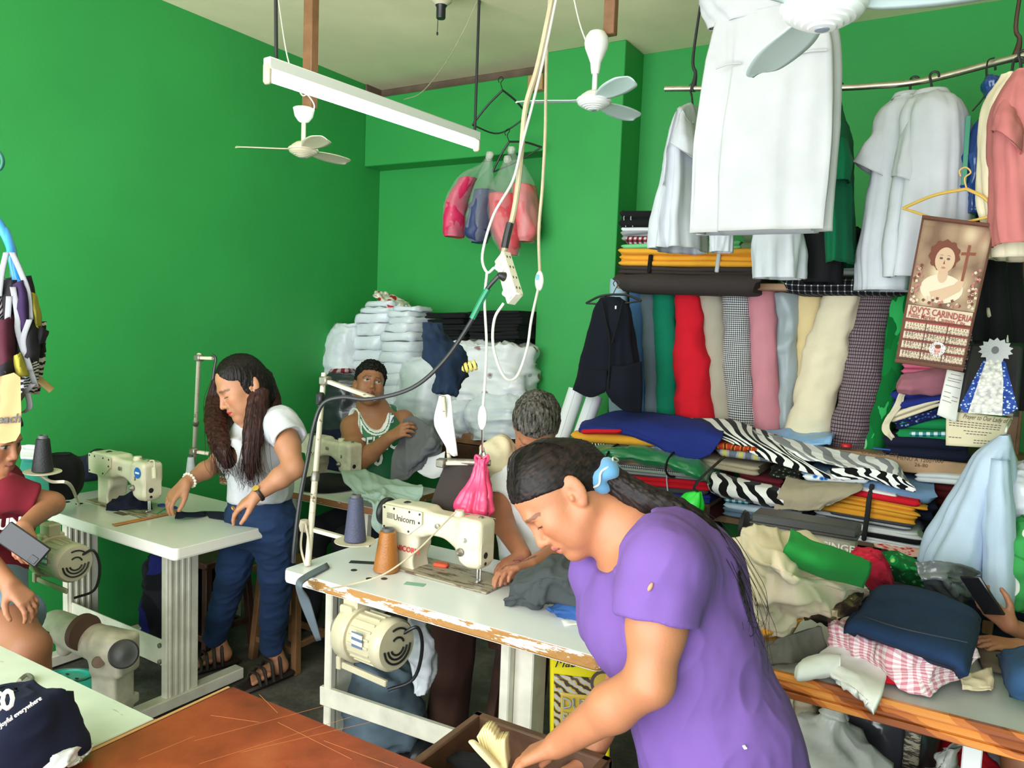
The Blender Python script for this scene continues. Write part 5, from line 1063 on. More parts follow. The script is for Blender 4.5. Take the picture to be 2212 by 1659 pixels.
rollpx('pale blue fabric roll behind the hanging black vest', 1338, 608, 1335, 905, 22, 22, cloth('pale_blue', (.36, .52, .62)), seed=1, Y=3.94)
rollpx('narrow denim blue fabric roll beside the black vest', 1374, 622, 1378, 905, 17, 17, cloth('denim_blue', (.07, .16, .34)), seed=2)
rollpx('slate grey fabric roll between the blue and the green rolls', 1400, 628, 1410, 908, 18, 18, cloth('slate', (.15, .19, .23)), seed=3)
rollpx('deep green fabric roll left of the red one', 1434, 632, 1441, 912, 25, 24, cloth('deep_green', (.008, .22, .12)), seed=4)
rollpx('bright red fabric roll flaring out at its foot', 1484, 632, 1506, 918, 26, 48, c_red, seed=5, amp=.008, Y=3.86)
rollpx('beige grey fabric roll right of the red one', 1533, 628, 1558, 918, 27, 26, cloth('beige_grey', (.42, .37, .29)), seed=6)
rollpx('small black and white checked fabric roll', 1591, 626, 1602, 930, 31, 31, c_gb, seed=7, amp=.007)
rollpx('dusty pink fabric roll right of the checked roll', 1645, 632, 1657, 935, 29, 27, c_pink, seed=8)
rollpx('silvery grey satin fabric roll with loose ruffled edge', 1698, 640, 1694, 930, 25, 24, mat('silver_satin', (.30, .36, .38), .4, sheen=.2), seed=9, amp=.010, Y=3.94)
rollpx('slim cream fabric roll behind the wide cream roll', 1752, 638, 1745, 930, 26, 26, cloth('pale_yellow', (.74, .58, .30)), seed=10, Y=3.96)
rollpx('wide rumpled cream fabric roll leaning to the right', 1822, 622, 1738, 950, 37, 48, c_cream, seed=11, amp=.011, Y=3.84)
rollpx('brown checked fabric roll leaning right, beside the wide cream roll', 1895, 640, 1829, 968, 33, 36, c_brcheck, seed=12, amp=.008, Y=3.84)
rollpx('green printed fabric roll with yellow and pale shapes', 1945, 632, 1880, 968, 32, 30, c_gprint, seed=13, amp=.006, Y=3.88)
# --- cloths right of the rolls
def rtf(*a, **k): return foldpx(*a, group=G_RT, **k)
rtf('black folded cloth at the bottom of the stack right of the rolls', 1905, 988, 2100, 1000, 46, 3.73, .36, 2, c_navy, seed=21, wob=.008)
rtf('bright green folded cloth in the stack right of the rolls', 1935, 950, 2055, 956, 46, 3.74, .34, 2, c_teal, seed=22, wob=.009)
rtf('thin teal plaid edge in the green cloth right of the rolls', 1962, 944, 2055, 946, 10, 3.72, .3, 1, c_tealplaid, seed=23)
rtf('navy floral cloth slanting over the green cloth', 1936, 930, 2050, 896, 18, 3.735, .32, 2, c_nfl, seed=24, wob=.006)
rtf('cream cloth folded above the navy floral cloth', 1925, 914, 2046, 872, 22, 3.73, .34, 3, c_cream, seed=25, wob=.010)
rtf('royal blue folded cloth in the stack below the mauve bundle', 1928, 886, 2046, 868, 34, 3.73, .30, 2, c_blue, seed=26, wob=.010)
o = sheet('draped_fabric', [[PY(1958, 812, 3.74), PY(1935, 870, 3.70), PY(1905, 925, 3.69), PY(1925, 952, 3.70)], [PY(1972, 806, 3.78), PY(1950, 868, 3.72), PY(1922, 920, 3.70), PY(1935, 948, 3.71)]], c_cream, None, 12, 30, .006, amp=.006, freq=14, rid=.004, rfreq=12); tag(o, 'cream cloth end hanging down the left side of the stack', 'fabric', G_RT)
o = loft('rolled_fabric', [(PY(1942, 828, 3.72), A(.004, 0, 0), A(0, 0, .02)), (PY(1948, 828, 3.72), A(.0, .045, 0), A(0, 0, .045)), (PY(1990, 826, 3.74), A(0, .06, 0), A(0, 0, .056)), (PY(2050, 824, 3.76), A(0, .06, 0), A(0, 0, .052))], cloth('mauve', (.40, .15, .19)), None, 30, 30, folds=.12, amp=.008, freq=9, rid=.007, rfreq=8, seed=4); tag(o, 'mauve cloth rolled into a bundle, right of the rolls', 'fabric', G_RT)
rtf('rose pink folded cloth on top of the mauve bundle', 1946, 806, 2050, 812, 22, 3.76, .3, 2, cloth('rose', (.62, .13, .22)), seed=27, wob=.009)

# --- middle shelf: left column
def mid(*a, **k): return foldpx(*a, group=G_MID, **k)
Y0 = 3.50
MX = (('dark wine folded cloth at the bottom of the middle shelf, left stack', 1330, 1112, 1530, 1128, 18, c_maroon, 2), ('thin brown folded cloth near the bottom of the left stack', 1325, 1092, 1528, 1108, 18, c_tan, 2), ('dark blue folded cloth under the red cloth', 1322, 1072, 1530, 1090, 20, c_blue, 2), ('charcoal folded cloth just below the red cloth', 1320, 1058, 1535, 1072, 14, c_dgrey, 1), ('red folded cloth in the left stack of the middle shelf', 1318, 1042, 1540, 1062, 20, c_red, 2), ('dark green and grey folded cloth above the red cloth', 1312, 1032, 1538, 1048, 12, c_dgrey, 1),
      ('grey folded cloth tied with a pale string', 1310, 1020, 1532, 1040, 16, c_grey, 2), ('pale grey green folded cloth under the checked cloth', 1300, 1011, 1532, 1037, 12, c_greenw, 1), ('small checked folded cloth under the green satin', 1296, 1004, 1534, 1030, 10, c_ging, 1))
for i, (lb, x0, y0, x1, y1, th, m, n) in enumerate(MX):
    o = mid(lb, x0, y0, x1, y1, th, Y0-.008+.004*(i % 3)-(.02 if i > 6 else 0), .40, n, m, seed=30+i, wob=.004, ragged=.02)
    if 'string' in lb: MB().tube([PY(1446, 1000, 3.47), PY(1440, 1030, 3.455), PY(1444, 1075, 3.465)], .0035, 6).build('string', c_lgrey, o)
mid('tan folded cloth bulging under the green satin', 1262, 1006, 1405, 1012, 26, Y0, .36, 2, c_tan, seed=41, wob=.008)
o = loft('folded_fabric', [(PY(1240, 985, 3.54), A(0, .10, 0), A(0, 0, .018)), (PY(1250, 985, 3.52), A(0, .14, 0), A(0, 0, .034)), (PY(1340, 976, 3.52), A(0, .14, 0), A(0, 0, .036)), (PY(1462, 992, 3.51), A(0, .14, 0), A(0, 0, .042)), (PY(1530, 1020, 3.50), A(0, .13, 0), A(0, 0, .034)), (PY(1546, 1040, 3.50), A(0, .09, 0), A(0, 0, .010))], c_satin, None, 40, 60, folds=.10, lfreq=5, amp=.004, rid=.008, rfreq=11, seed=8); tag(o, 'shiny green satin folded and tied with black straps', 'fabric', G_MID)
for x, y, h in ((1338, 982, .055), (1463, 1000, .062)): 
    c = PY(x, y, 3.51); MB().tube([c+A(.0, -.155*cos(t), h*sin(t)) for t in np.linspace(-1.5, 2.2, 10)], .0055, 6).build('strap', c_black, o)
mid('black and yellow striped folded cloth above the green satin', 1236, 964, 1345, 962, 20, 3.51, .36, 2, c_strip, seed=43); mid('light blue plaid edge of cloth beside the striped cloth', 1330, 962, 1450, 978, 16, 3.515, .30, 1, cloth('blue_plaid', 'ffffff', pattern=check_pat('c9d6e0', '35506e', '7aa0c0', 5, 9)), seed=44)
mid('golden yellow folded cloth under the royal blue cloth', 1236, 954, 1430, 966, 26, 3.50, .38, 1, c_yel, seed=45, wob=.006); mid('thin red cloth showing under the royal blue cloth', 1254, 938, 1345, 936, 12, 3.455, .34, 1, c_red, seed=46)
o = sheet('draped_fabric', [[PY(1258, 912, 3.60), PY(1330, 888, 3.74), PY(1400, 890, 3.74), PY(1470, 902, 3.70), PY(1520, 910, 3.66), PY(1562, 932, 3.60)], [PY(1252, 922, 3.50), PY(1320, 910, 3.54), PY(1400, 914, 3.52), PY(1470, 928, 3.50), PY(1520, 935, 3.48), PY(1560, 945, 3.47)], [PY(1250, 930, 3.47), PY(1325, 928, 3.47), PY(1400, 946, 3.46), PY(1455, 972, 3.46), PY(1505, 985, 3.45), PY(1540, 975, 3.45)], [PY(1252, 934, 3.475), PY(1330, 934, 3.47), PY(1405, 958, 3.46), PY(1458, 984, 3.46), PY(1500, 992, 3.45), PY(1528, 986, 3.45)]], c_blue, None, 36, 60, .006, amp=.004, freq=9, rid=.004, rfreq=6, seed=3); tag(o, 'royal blue cloth draped over the left stack of the middle shelf', 'fabric', G_MID)
# --- middle shelf: right column
RX = (('white folded cloth at the bottom of the yellow stack', 1755, 1150, 2000, 1196, 14, c_wht, 2, 3.50), ('black folded cloth near the bottom of the yellow stack', 1760, 1140, 1995, 1180, 12, c_black, 1, 3.50), ('white folded cloth in the middle under the dark grey one', 1755, 1130, 1990, 1168, 14, c_wht, 2, 3.495), ('dark grey folded cloth under the yellow cloth', 1790, 1118, 1975, 1150, 16, c_dgrey, 2, 3.49), ('pale grey thin folded cloth below the yellow stack', 1755, 1108, 1970, 1146, 8, c_lgrey, 1, 3.495),
      ('lower golden yellow folded cloth tied with a dark strap', 1758, 1098, 1970, 1138, 22, c_yel, 2, 3.48), ('upper golden yellow folded cloth tied with a dark strap', 1785, 1078, 1990, 1118, 22, c_yel, 3, 3.475), ('red folded cloth on top of the yellow cloth', 1800, 1062, 1996, 1098, 14, c_red, 1, 3.48), ('white folded cloth on top of the red cloth', 1845, 1058, 1945, 1078, 9, c_wht, 1, 3.475))
for i, (lb, x0, y0, x1, y1, th, m, n, Yv) in enumerate(RX):
    o = mid(lb, x0, y0, x1, y1, th, Yv, .40, n, m, seed=60+i, wob=.005, ragged=.03)
    if lb.startswith('upper golden'): MB().tube([PY(1884, 1048, 3.50), PY(1878, 1075, 3.455), PY(1874, 1110, 3.45), PY(1868, 1150, 3.46), PY(1866, 1165, 3.48)], .010, 8).build('strap', cloth('dark_strap', (.03, .03, .032)), o)
mid('navy folded cloth behind and above the yellow stack', 1852, 1072, 2015, 1130, 34, 3.56, .36, 2, c_navy, seed=71, wob=.006); mid('faded denim blue folded cloth under the zebra print', 1730, 1040, 2028, 1095, 30, 3.545, .36, 1, cloth('faded_denim', (.17, .29, .47), var=.12), seed=72, wob=.006, ragged=.03)
mid('blue floral folded cloth under the zebra print', 1735, 1036, 1880, 1046, 16, 3.50, .3, 1, c_bfl, seed=73, wob=.006)
mid('black folded cloth in the lower stack beside the yellow one', 1600, 1100, 1745, 1112, 24, 3.52, .36, 2, c_black, seed=74); mid('teal checked folded cloth in the lower stack', 1562, 1086, 1622, 1092, 12, 3.49, .3, 1, c_tealplaid, seed=75); mid('pale blue folded cloth in the lower stack', 1562, 1098, 1735, 1122, 14, 3.485, .36, 1, cloth('ice_blue', (.50, .60, .72)), seed=76); mid('slate blue folded cloth at the bottom of the lower stack', 1560, 1112, 1740, 1142, 18, 3.48, .36, 2, cloth('slate_blue', (.12, .18, .27)), seed=77)
mid('khaki folded cloth above the maroon one, middle of the shelf', 1485, 1002, 1640, 1030, 24, 3.53, .34, 2, c_khaki, seed=78, wob=.007); mid('grey and silver printed packet of cloth under the zebra print', 1545, 985, 1725, 1008, 20, 3.50, .28, 1, cloth('silver_print', 'ffffff', pattern=wave_pat([(0, '6b7480'), (.4, 'a5a8ad'), (.8, 'c8c070')], 1.1, 3)), seed=79); mid('orange printed cloth showing under the zebra print', 1540, 966, 1640, 978, 16, 3.51, .3, 1, cloth('orange_print', 'ffffff', pattern=wave_pat([(0, 'b23a1e'), (.5, 'd9862e'), (.8, '6a2a20')], 2, 4)), seed=80)
mid('maroon folded cloth above the small zebra roll', 1590, 1044, 1690, 1062, 26, 3.53, .32, 2, c_maroon, seed=81, wob=.008); mid('dark patterned cloth beside the maroon one', 1660, 1028, 1730, 1040, 22, 3.55, .3, 2, cloth('dark_leaf_print', 'ffffff', pattern=lambda N, L, tc: ramp(N, L, vor(N, L, tc, 18), [(0, '8f9a7a'), (.2, '3a4030'), (.4, '1c1e1a')])), seed=82)
o = loft('rolled_fabric', [(PY(1532, 1035, 3.50), A(0, .02, 0), A(0, 0, .018)), (PY(1545, 1042, 3.49), A(0, .07, 0), A(0, 0, .044)), (PY(1610, 1060, 3.48), A(0, .07, 0), A(0, 0, .046)), (PY(1700, 1078, 3.48), A(0, .07, 0), A(0, 0, .040))], c_zebra, None, 30, 30, folds=.08, amp=.004, rid=.004, seed=5, uvs=(1.3, .8)); tag(o, 'small roll of zebra print cloth under the maroon cloth', 'fabric', G_MID)
o = sheet('draped_fabric', [[PY(1470, 906, 3.68), PY(1560, 905, 3.72), PY(1640, 925, 3.70), PY(1690, 945, 3.66)], [PY(1500, 922, 3.56), PY(1580, 935, 3.55), PY(1650, 955, 3.54), PY(1720, 985, 3.52)], [PY(1560, 945, 3.50), PY(1630, 968, 3.49), PY(1700, 992, 3.48), PY(1800, 1030, 3.47)], [PY(1570, 952, 3.49), PY(1640, 985, 3.47), PY(1705, 1010, 3.47), PY(1800, 1036, 3.47)]], c_zebra, None, 40, 50, .005, amp=.004, freq=8, rid=.004, rfreq=6, seed=6, uvs=(.45, 1.0)); tag(o, 'black and white zebra print cloth draped from the shelf, left part', 'fabric', G_MID)
o = sheet('draped_fabric', [[PY(1625, 930, 3.66), PY(1720, 955, 3.66), PY(1830, 978, 3.65), PY(1925, 998, 3.60), PY(1962, 1040, 3.54)], [PY(1640, 945, 3.60), PY(1740, 976, 3.56), PY(1840, 996, 3.55), PY(1920, 1012, 3.52), PY(1972, 1052, 3.49)], [PY(1700, 985, 3.52), PY(1780, 1000, 3.50), PY(1850, 1012, 3.49), PY(1920, 1030, 3.47), PY(1974, 1062, 3.465)]], c_zebrag, None, 30, 50, .005, amp=.004, freq=8, rid=.005, rfreq=6, seed=7, uvs=(.45, 1.1)); tag(o, 'grey and white zebra print cloth draped along the shelf edge', 'fabric', G_MID)
o = sheet('draped_fabric', [[PY(1790, 1012, 3.485), PY(1860, 1010, 3.48), PY(1925, 1022, 3.465), PY(1968, 1045, 3.455)], [PY(1800, 1030, 3.475), PY(1860, 1024, 3.47), PY(1920, 1036, 3.455), PY(1978, 1056, 3.45)], [PY(1822, 1036, 3.47), PY(1880, 1036, 3.465), PY(1925, 1052, 3.455), PY(1976, 1064, 3.45)]], c_zebra, None, 24, 34, .005, amp=.003, rid=.004, seed=9, uvs=(.5, .7), edge=.004); tag(o, 'frayed end of zebra print cloth hanging at the right', 'fabric', G_MID)
o = sheet('draped_fabric', [[PY(1700, 1030, 3.53), PY(1760, 1040, 3.52), PY(1860, 1044, 3.52)], [PY(1685, 1062, 3.435), PY(1760, 1060, 3.425), PY(1860, 1058, 3.425)], [PY(1672, 1098, 3.42), PY(1740, 1098, 3.41), PY(1800, 1088, 3.41)], [PY(1676, 1100, 3.425), PY(1745, 1102, 3.415), PY(1790, 1094, 3.415)]], c_khaki, None, 30, 40, .006, amp=.005, freq=9, rid=.006, rfreq=7, seed=8); tag(o, 'khaki trouser leg hanging over the lower stack', 'trousers', G_MID)
o = sheet('draped_fabric', [[PY(1612, 930, 3.80), PY(1700, 928, 3.80), PY(1805, 934, 3.80)], [PY(1622, 938, 3.70), PY(1700, 948, 3.68), PY(1800, 945, 3.68)], [PY(1660, 952, 3.66), PY(1710, 962, 3.655), PY(1795, 962, 3.65)]], c_lsat, None, 30, 40, .012, amp=.005, rid=.007, rfreq=8, seed=12); tag(o, 'light blue satin cloth folded at the foot of the cream roll', 'fabric', G_MID)
o = MB().lathe(PY(1828, 966, 3.73), [(.02, 0), (.024, .003), (.024, .012), (.02, .016)], n=18).build('tape_roll', mat('red_tape', (.6, .02, .03), .4)); tag(o, 'red roll of tape on the shelf edge under the brown roll', 'tape')
o = MB().bar(PY(1885, 968, 3.71), PY(1925, 972, 3.71), .012, .008).build('marker', mat('blue_marker', (.02, .09, .32), .4)); tag(o, 'blue marker lying on the shelf edge', 'marker')
mid('white folded cloth under the handwritten shelf board', 1975, 1040, 2110, 1052, 18, 3.66, .36, 2, c_wht, seed=91); mid('maroon folded cloth under the white one, right end', 1985, 1088, 2110, 1098, 40, 3.68, .36, 3, c_maroon, seed=92); mid('black folded cloth at the bottom right of the middle shelf', 1990, 1185, 2115, 1195, 90, 3.68, .36, 4, c_black, seed=93, wob=.008)
o = sheet('draped_fabric', [[PY(1880, 1168, 3.60), PY(1950, 1168, 3.60), PY(2005, 1178, 3.60)], [PY(1885, 1172, 3.52), PY(1950, 1182, 3.50), PY(2000, 1190, 3.50)], [PY(1890, 1180, 3.49), PY(1950, 1200, 3.48), PY(1996, 1204, 3.48)]], c_rfl, None, 20, 30, .005, amp=.004, rid=.005, seed=13); tag(o, 'red floral scrap of cloth under the yellow stack', 'fabric', G_MID)
# ---------------------------------------------------------------- things hanging from the ceiling and the rail
M_beigep = mat('cream_plastic', (.62, .55, .40), .4); M_whitep = mat('white_plastic', (.80, .80, .77), .35); M_blackp = MATS['black_plastic']
def fan(label, c, d, m, mb, a0, cup='cup', r=.30, post=None):
    c = A(*c); root = thing('ceiling_fan', label, 'fan', c, None)
    b = MB(); b.lathe(c, [(.012, .045), (.03, .040), (.050, .026), (.054, .020), (.062, .016), (.067, .010), (.067, .004), (.060, .0), (.062, -.003), (.058, -.008), (.052, -.010), (.050, -.013), (.043, -.015), (.041, -.018), (.033, -.020), (.031, -.023), (.023, -.0245), (.021, -.027), (.013, -.028), (.0, -.028)][::-1], n=36, caps=False); b.build('motor', m, root)
    b = MB(); b.lathe(c+A(0, 0, -.0305), [(.0, 0), (.011, .001), (.012, .003)][::1], n=18, caps=False); b.build('badge', mat('grey_badge', (.25, .27, .33), .4), root)
    b = MB(); b.cyl(c+A(0, 0, .04), c+A(0, 0, .15), .010); b.build('rod', m, root)
    b = MB(); z = .125
    b.lathe(c+A(0, 0, z), [(.012, 0), (.024, .006), (.040, .028), (.046, .055), (.048, .062), (.042, .066), (.02, .072), (.0, .074)] if cup == 'cup' else [(.014, -.02), (.018, .0), (.020, .02), (.030, .045), (.043, .075), (.046, .095), (.043, .115), (.030, .134), (.0, .142)], n=28, caps=False); b.build('cup', M_whitep if cup != 'cup' else M_whitep, root)
    for k in range(3):
        a = a0+k*2*pi/3; e = A(cos(a), sin(a), 0); s = A(-sin(a), cos(a), 0); rows = []
        for t, w, p in ((.05, .022, .0), (.09, .034, .012), (.17, .048, .018), (.25, .046, .018), (r-.02, .034, .016), (r, .014, .014)): rows.append([c+e*t+s*w*q+A(0, 0, .006-p*q*.45+.004*(1-q*q)) for q in (-1, -.4, .4, 1)])
        sheet('blade', rows, mb, root, 18, 8, .003)
    return root
M_aqua = mat('pale_aqua_blade', (.60, .72, .70), .4)
cL, cM, cR = D(655, 327, 3.5), D(1283, 222, 2.95), D(1778, 25, 1.25)
fan('small cream ceiling fan on wooden post, beside the left wall', cL, 3.5, M_beigep, M_beigep, radians(212))
fan('small white ceiling fan with bulb shaped cup in front of the pillar', cM, 2.95, M_whitep, M_aqua, radians(200), 'bulb')
fan('ceiling fan cut by the upper frame edge, its ringed cream underside closest', cR, 1.25, M_whitep, M_aqua, radians(240), r=.34)
def post(label, c, top_off, w=.055):
    o = MB().bar(c+A(*top_off), A(c[0]+top_off[0], c[1]+top_off[1], ZC-.001), w, w*.8, .003).build('wooden_post', M_wood_m, None, False); tag(o, label, 'post')
post('brown wooden post hanging from the ceiling above the cream fan', cL, (.015, .02, .19)); post('brown wooden post hanging from the ceiling beside the bulb shaped fan', cM, (.035, .04, .255), .045); post('wooden post above the nearest ceiling fan', cR, (.0, .0, .19), .045)
def cord(name, label, pts, r, m, cat='cable', n=8, group=None):
    o = MB().tube(pts, r, n).build(name, m); return tag(o, label, cat, group)
M_wire = mat('beige_cable', (.50, .42, .28), .5, var=.15, vscale=20); M_wirew = mat('white_cable', (.72, .70, .62), .45); M_wireb = mat('black_cable', (.02, .02, .022), .45)
cord('fan_wire', 'thin white wire running down to the cream fan', [D(600, -10, 3.5), D(618, 110, 3.45), D(636, 170, 3.45), D(652, 205, 3.45), D(664, 205, 3.44), D(678, 225, 3.44), D(676, 240, 3.46), D(662, 245, 3.5)], .0030, M_wirew); cord('fan_wire', 'thin white wire running down to the bulb shaped fan', [D(1238, -10, 2.9), D(1252, 50, 2.9), D(1268, 95, 2.92), D(1283, 128, 2.95)], .0028, M_wirew)
cord('ceiling_wire', 'thin wire sagging from the ceiling to the beam corner', [PZ(1030, 4, 3.19), D(1000, 70, 3.9), D(960, 140, 4.2), D(910, 200, 4.6), D(872, 215, 4.85)], .0028, M_wire)

# fluorescent lamp
l0, l1 = A(-2.307, 2.016, 2.53), A(-2.209, 3.275, 2.53); fx = nrm(l1-l0); lamp = thing('fluorescent_lamp', 'lit fluorescent tube lamp on two black cords', 'lamp', (l0+l1)/2)
sd = np.cross(fx, A(0, 0, 1)); FR = np.array([sd, A(0, 0, 1), fx]).T
MB().box((l0+l1)/2+A(0, 0, .025), (.040, .045, 1.25), FR, .004).build('batten', M_whitep, lamp, False)
for e, s_ in ((l0, 1), (l1, -1)): MB().box(e+fx*.012*s_+A(0, 0, -.012), (.036, .075, .024), FR, .008).build('end_cap', M_beigep, lamp, False)
MB().cyl(l0+fx*.03+A(0, 0, -.022), l1-fx*.03+A(0, 0, -.022), .0165, n=20).build('tube', mat('lit_tube', (.93, 1.0, .98), emit=18), lamp)
for e, o in ((l0+fx*.05, .02), (l1-fx*.03, .0)): MB().tube([e+A(0, 0, .045), A(e[0]-o, e[1], ZC-.001)], .007, 8).build('hanging_cord', M_wireb, lamp)
# bare socket
c = D(953, 12, 3.66); so = thing('lamp_socket', 'black lamp socket with pull chain under the ceiling', 'lamp socket', c); zt = ZC-c[2]
MB().lathe(c, [(.020, -.06), (.022, -.055), (.022, -.01), (.028, .0)], n=18).build('socket', M_blackp, so); MB().lathe(c, [(.026, .0), (.05, .02), (.055, zt-.01), (.05, zt-.001)], n=22).build('base', M_beigep, so); MB().tube([c+A(-.016, 0, -.03), c+A(-.018, 0, -.12)], .0018, 6).ell(c+A(-.018, 0, -.125), (.005, .005, .009)).build('pull_chain', M_blackp, so)

# cables and the power strip
cord('hanging_cable', 'thick beige cable hanging from the ceiling to the power strip', [D(1196, -20, 2.62), D(1180, 60, 2.62), D(1160, 150, 2.62), D(1136, 230, 2.62), D(1127, 320, 2.62), D(1115, 430, 2.62), D(1098, 510, 2.62), D(1086, 552, 2.62)], .0095, M_wire)
b = MB().tube([D(1102, 482, 2.61), D(1095, 510, 2.61), D(1090, 535, 2.61)], .013, 8).build('tape_wrap', M_dk if 'M_dk' in globals() else M_wireb); tag(b, 'dark tape wrapped around the thick cable above the power strip', 'tape')
cord('hanging_cable', 'white cable looping to the top plug of the power strip', [D(1205, -20, 2.60), D(1178, 110, 2.60), D(1152, 220, 2.60), D(1128, 310, 2.60), D(1108, 390, 2.60), D(1066, 465, 2.58), D(1042, 550, 2.57), D(1052, 588, 2.57), D(1068, 578, 2.57)], .0045, M_wirew)
cord('hanging_cable', 'pale twisted cable hanging down to the white inline switch', [D(1188, -20, 2.7), D(1180, 150, 2.7), D(1178, 280, 2.7), D(1172, 400, 2.7), D(1164, 500, 2.7), D(1166, 592, 2.7)], .0058, M_wire)
cord('hanging_cable', 'white cable looping from the inline switch to the lower plug', [D(1163, 622, 2.7), D(1148, 690, 2.68), D(1138, 755, 2.66), D(1115, 815, 2.64), D(1088, 812, 2.62), D(1066, 750, 2.60), D(1068, 690, 2.58), D(1088, 655, 2.57)], .0048, M_wirew)
cord('hanging_cable', 'white cable hanging straight down to the lower switch', [D(1052, 588, 2.57), D(1047, 650, 2.58), D(1051, 740, 2.6), D(1048, 820, 2.6), D(1043, 885, 2.6)], .0045, M_wirew)
def inline_switch(label, c, h, tint=None):
    c = A(*c); r = thing('inline_switch', label, 'switch', c); MB().ell(c, (.017, .010, h)).build('body', M_whitep, r)
    if tint: MB().box(c+A(-.002, -.010, .012), (.012, .003, .018), None, .001).build('rocker', mat('blue_rocker', (.2, .55, .7), .4), r, False)
inline_switch('white inline switch with pale blue rocker, right of the power strip', D(1165, 607, 2.7), .036, 1); inline_switch('white oval inline switch above the pink plastic bag', D(1042, 902, 2.6), .042)
u = nrm(D(1115, 650, 2.52)-D(1084, 548, 2.62)); n = nrm(cdir(-.75, .1, -.65)); n = nrm(n-u*(n@u)); w = np.cross(u, n); FS = np.array([w, n, u]).T; c = D(1099, 600, 2.57)
ps = thing('power_strip', 'grubby white power strip hanging from the cables', 'power strip', c); MB().box(c, (.058, .034, .185), FS, .004).build('body', mat('grubby_strip', (.70, .66, .52), .45, var=.12, vscale=18), ps, False)
b = MB()
for k in range(4): 
    q = c+u*(-.066+.044*k)-w*.0295
    for o in (-.006, .006): b.box(q+n*o, (.002, .003, .009), FS, .0004)
b.build('socket_holes', M_blackp, ps, False, None)['kind'] = 'stuff'
for k, m_ in ((-.035, M_whitep), (.075, M_whitep), (.0, M_blackp)): MB().cyl(c+u*k+n*.016, c+u*k+n*.042-u*.004, .016, .009).build('plug', m_, ps)
cord('power_cable', 'black cable with green tape running from the strip to the sewing table stand', [c+n*.04, D(1050, 628, 2.57), D(1020, 690, 2.6), D(960, 778, 2.65), D(890, 838, 2.68), D(800, 862, 2.7), D(740, 858, 2.72), D(698, 872, 2.74), D(678, 920, 2.74), D(665, 990, 2.72), D(648, 1080, 2.70), D(636, 1180, 2.70), D(634, 1215, 2.71)], .0075, M_wireb)
o = MB().tube([D(1054, 624, 2.565), D(1042, 645, 2.575), D(1020, 688, 2.59)], .0105, 8).build('tape_wrap', mat('green_tape_wrap', (.01, .22, .10), .4)); tag(o, 'green tape wrapped around the black cable', 'tape')

# hangers and the four plastic bags in the corner by the pillar
def hanger(label, hook, apex, l, r, m=M_blackp, rad=.006, group=None, low=None):
    root = thing('clothes_hanger', label, 'hanger', apex, group); hook, apex, l, r = A(*hook), A(*apex), A(*l), A(*r)
    s_ = nrm(r-l); MB().tube([hook-s_*.012-A(0, 0, .014), hook-s_*.017+A(0, 0, .004), hook+A(0, 0, .016), hook+s_*.016, hook-A(0, 0, .02), apex], .0028, 6).build('hook', m, root)
    low = l*.5+r*.5+A(0, 0, -.012) if low is None else A(*low); MB().tube([apex, apex*.5+l*.5+A(0, 0, .012), l], rad, 8).build('arm', m, root); MB().tube([apex, apex*.5+r*.5+A(0, 0, .012), r], rad, 8).build('arm', m, root); MB().tube([l, low, r], rad*.8, 8).build('bar', m, root); return root
YBAG = 3.93
hanger('empty black clothes hanger high on the beam, above the bags', PY(1082, 172, YBAG), PY(1086, 195, YBAG), PY(1020, 270, YBAG), PY(1142, 250, YBAG), low=PY(1078, 288, YBAG))
hanger('black clothes hanger the plastic bags hang from', PY(1096, 285, YBAG-.01), PY(1100, 306, YBAG-.01), PY(1064, 372, YBAG-.01), PY(1170, 318, YBAG-.01))
M_film = mat('clear_plastic_film', (.80, .82, .80), .18, alpha=.13, spec=.6); M_filmk = mat('crumpled_clear_film', (.75, .74, .66), .25, alpha=.55, spec=.6)
def plastic_bag(label, rows, m, seed, Yc=YBAG):
    root = thing('plastic_bag', label, 'bag', PY(rows[-1][0], rows[-1][1], Yc), 'plastic bags hanging from the black hangers'); R = [(PY(x, y, Yc-.05), A(hw*Yc/F_PX, 0, 0), A(0, hd, 0)) for x, y, hw, hd in rows]
    loft('contents', [(c, u*.93, v*.93) for c, u, v in R[2:]], m, root, 30, 36, folds=.10, ffreq=1.3, lfreq=2, amp=.006, freq=8, rid=.006, rfreq=7, seed=seed)
    loft('clear_bag', R, M_film, root, 34, 44, folds=.10, ffreq=2.5, lfreq=2, amp=.004, rid=.004, rfreq=9, seed=seed+3, caps=(False, False)); c = R[0][0]
    loft('knot', [(c+A(0, 0, -.02), A(.012, 0, 0), A(0, .012, 0)), (c, A(.022, 0, 0), A(0, .02, 0)), (c+A(0, 0, .02), A(.018, 0, 0), A(0, .016, 0))], M_filmk, root, 16, 12, folds=.25, seed=seed)
s_pink = mat('hot_pink_cloth', (.62, .02, .10), .5, bump=.1); s_rose = mat('rose_red_cloth', (.62, .07, .09), .55, bump=.1); s_salm = mat('salmon_pink_cloth', (.66, .14, .15), .5, bump=.1); s_nv = mat('navy_blue_cloth', (.020, .035, .12), .55, bump=.1)
plastic_bag('clear bag of hot pink cloth, leftmost of the four hanging bags', [(1056, 340, 8, .02), (1044, 360, 16, .04), (1012, 385, 24, .07), (990, 430, 28, .09), (982, 480, 27, .09), (980, 512, 22, .07)], s_pink, 1)
plastic_bag('clear bag of navy cloth, second of the hanging bags from the left', [(1058, 336, 7, .02), (1052, 368, 16, .04), (1046, 410, 28, .08), (1040, 450, 32, .10), (1034, 500, 32, .10), (1036, 524, 20, .07)], s_nv, 2, YBAG-.03)
plastic_bag('clear bag of rose red cloth behind the cables, third hanging bag from the left', [(1096, 345, 8, .02), (1092, 375, 20, .05), (1086, 420, 34, .09), (1088, 470, 36, .11), (1096, 520, 34, .10), (1104, 552, 20, .06)], s_rose, 3, YBAG-.05)
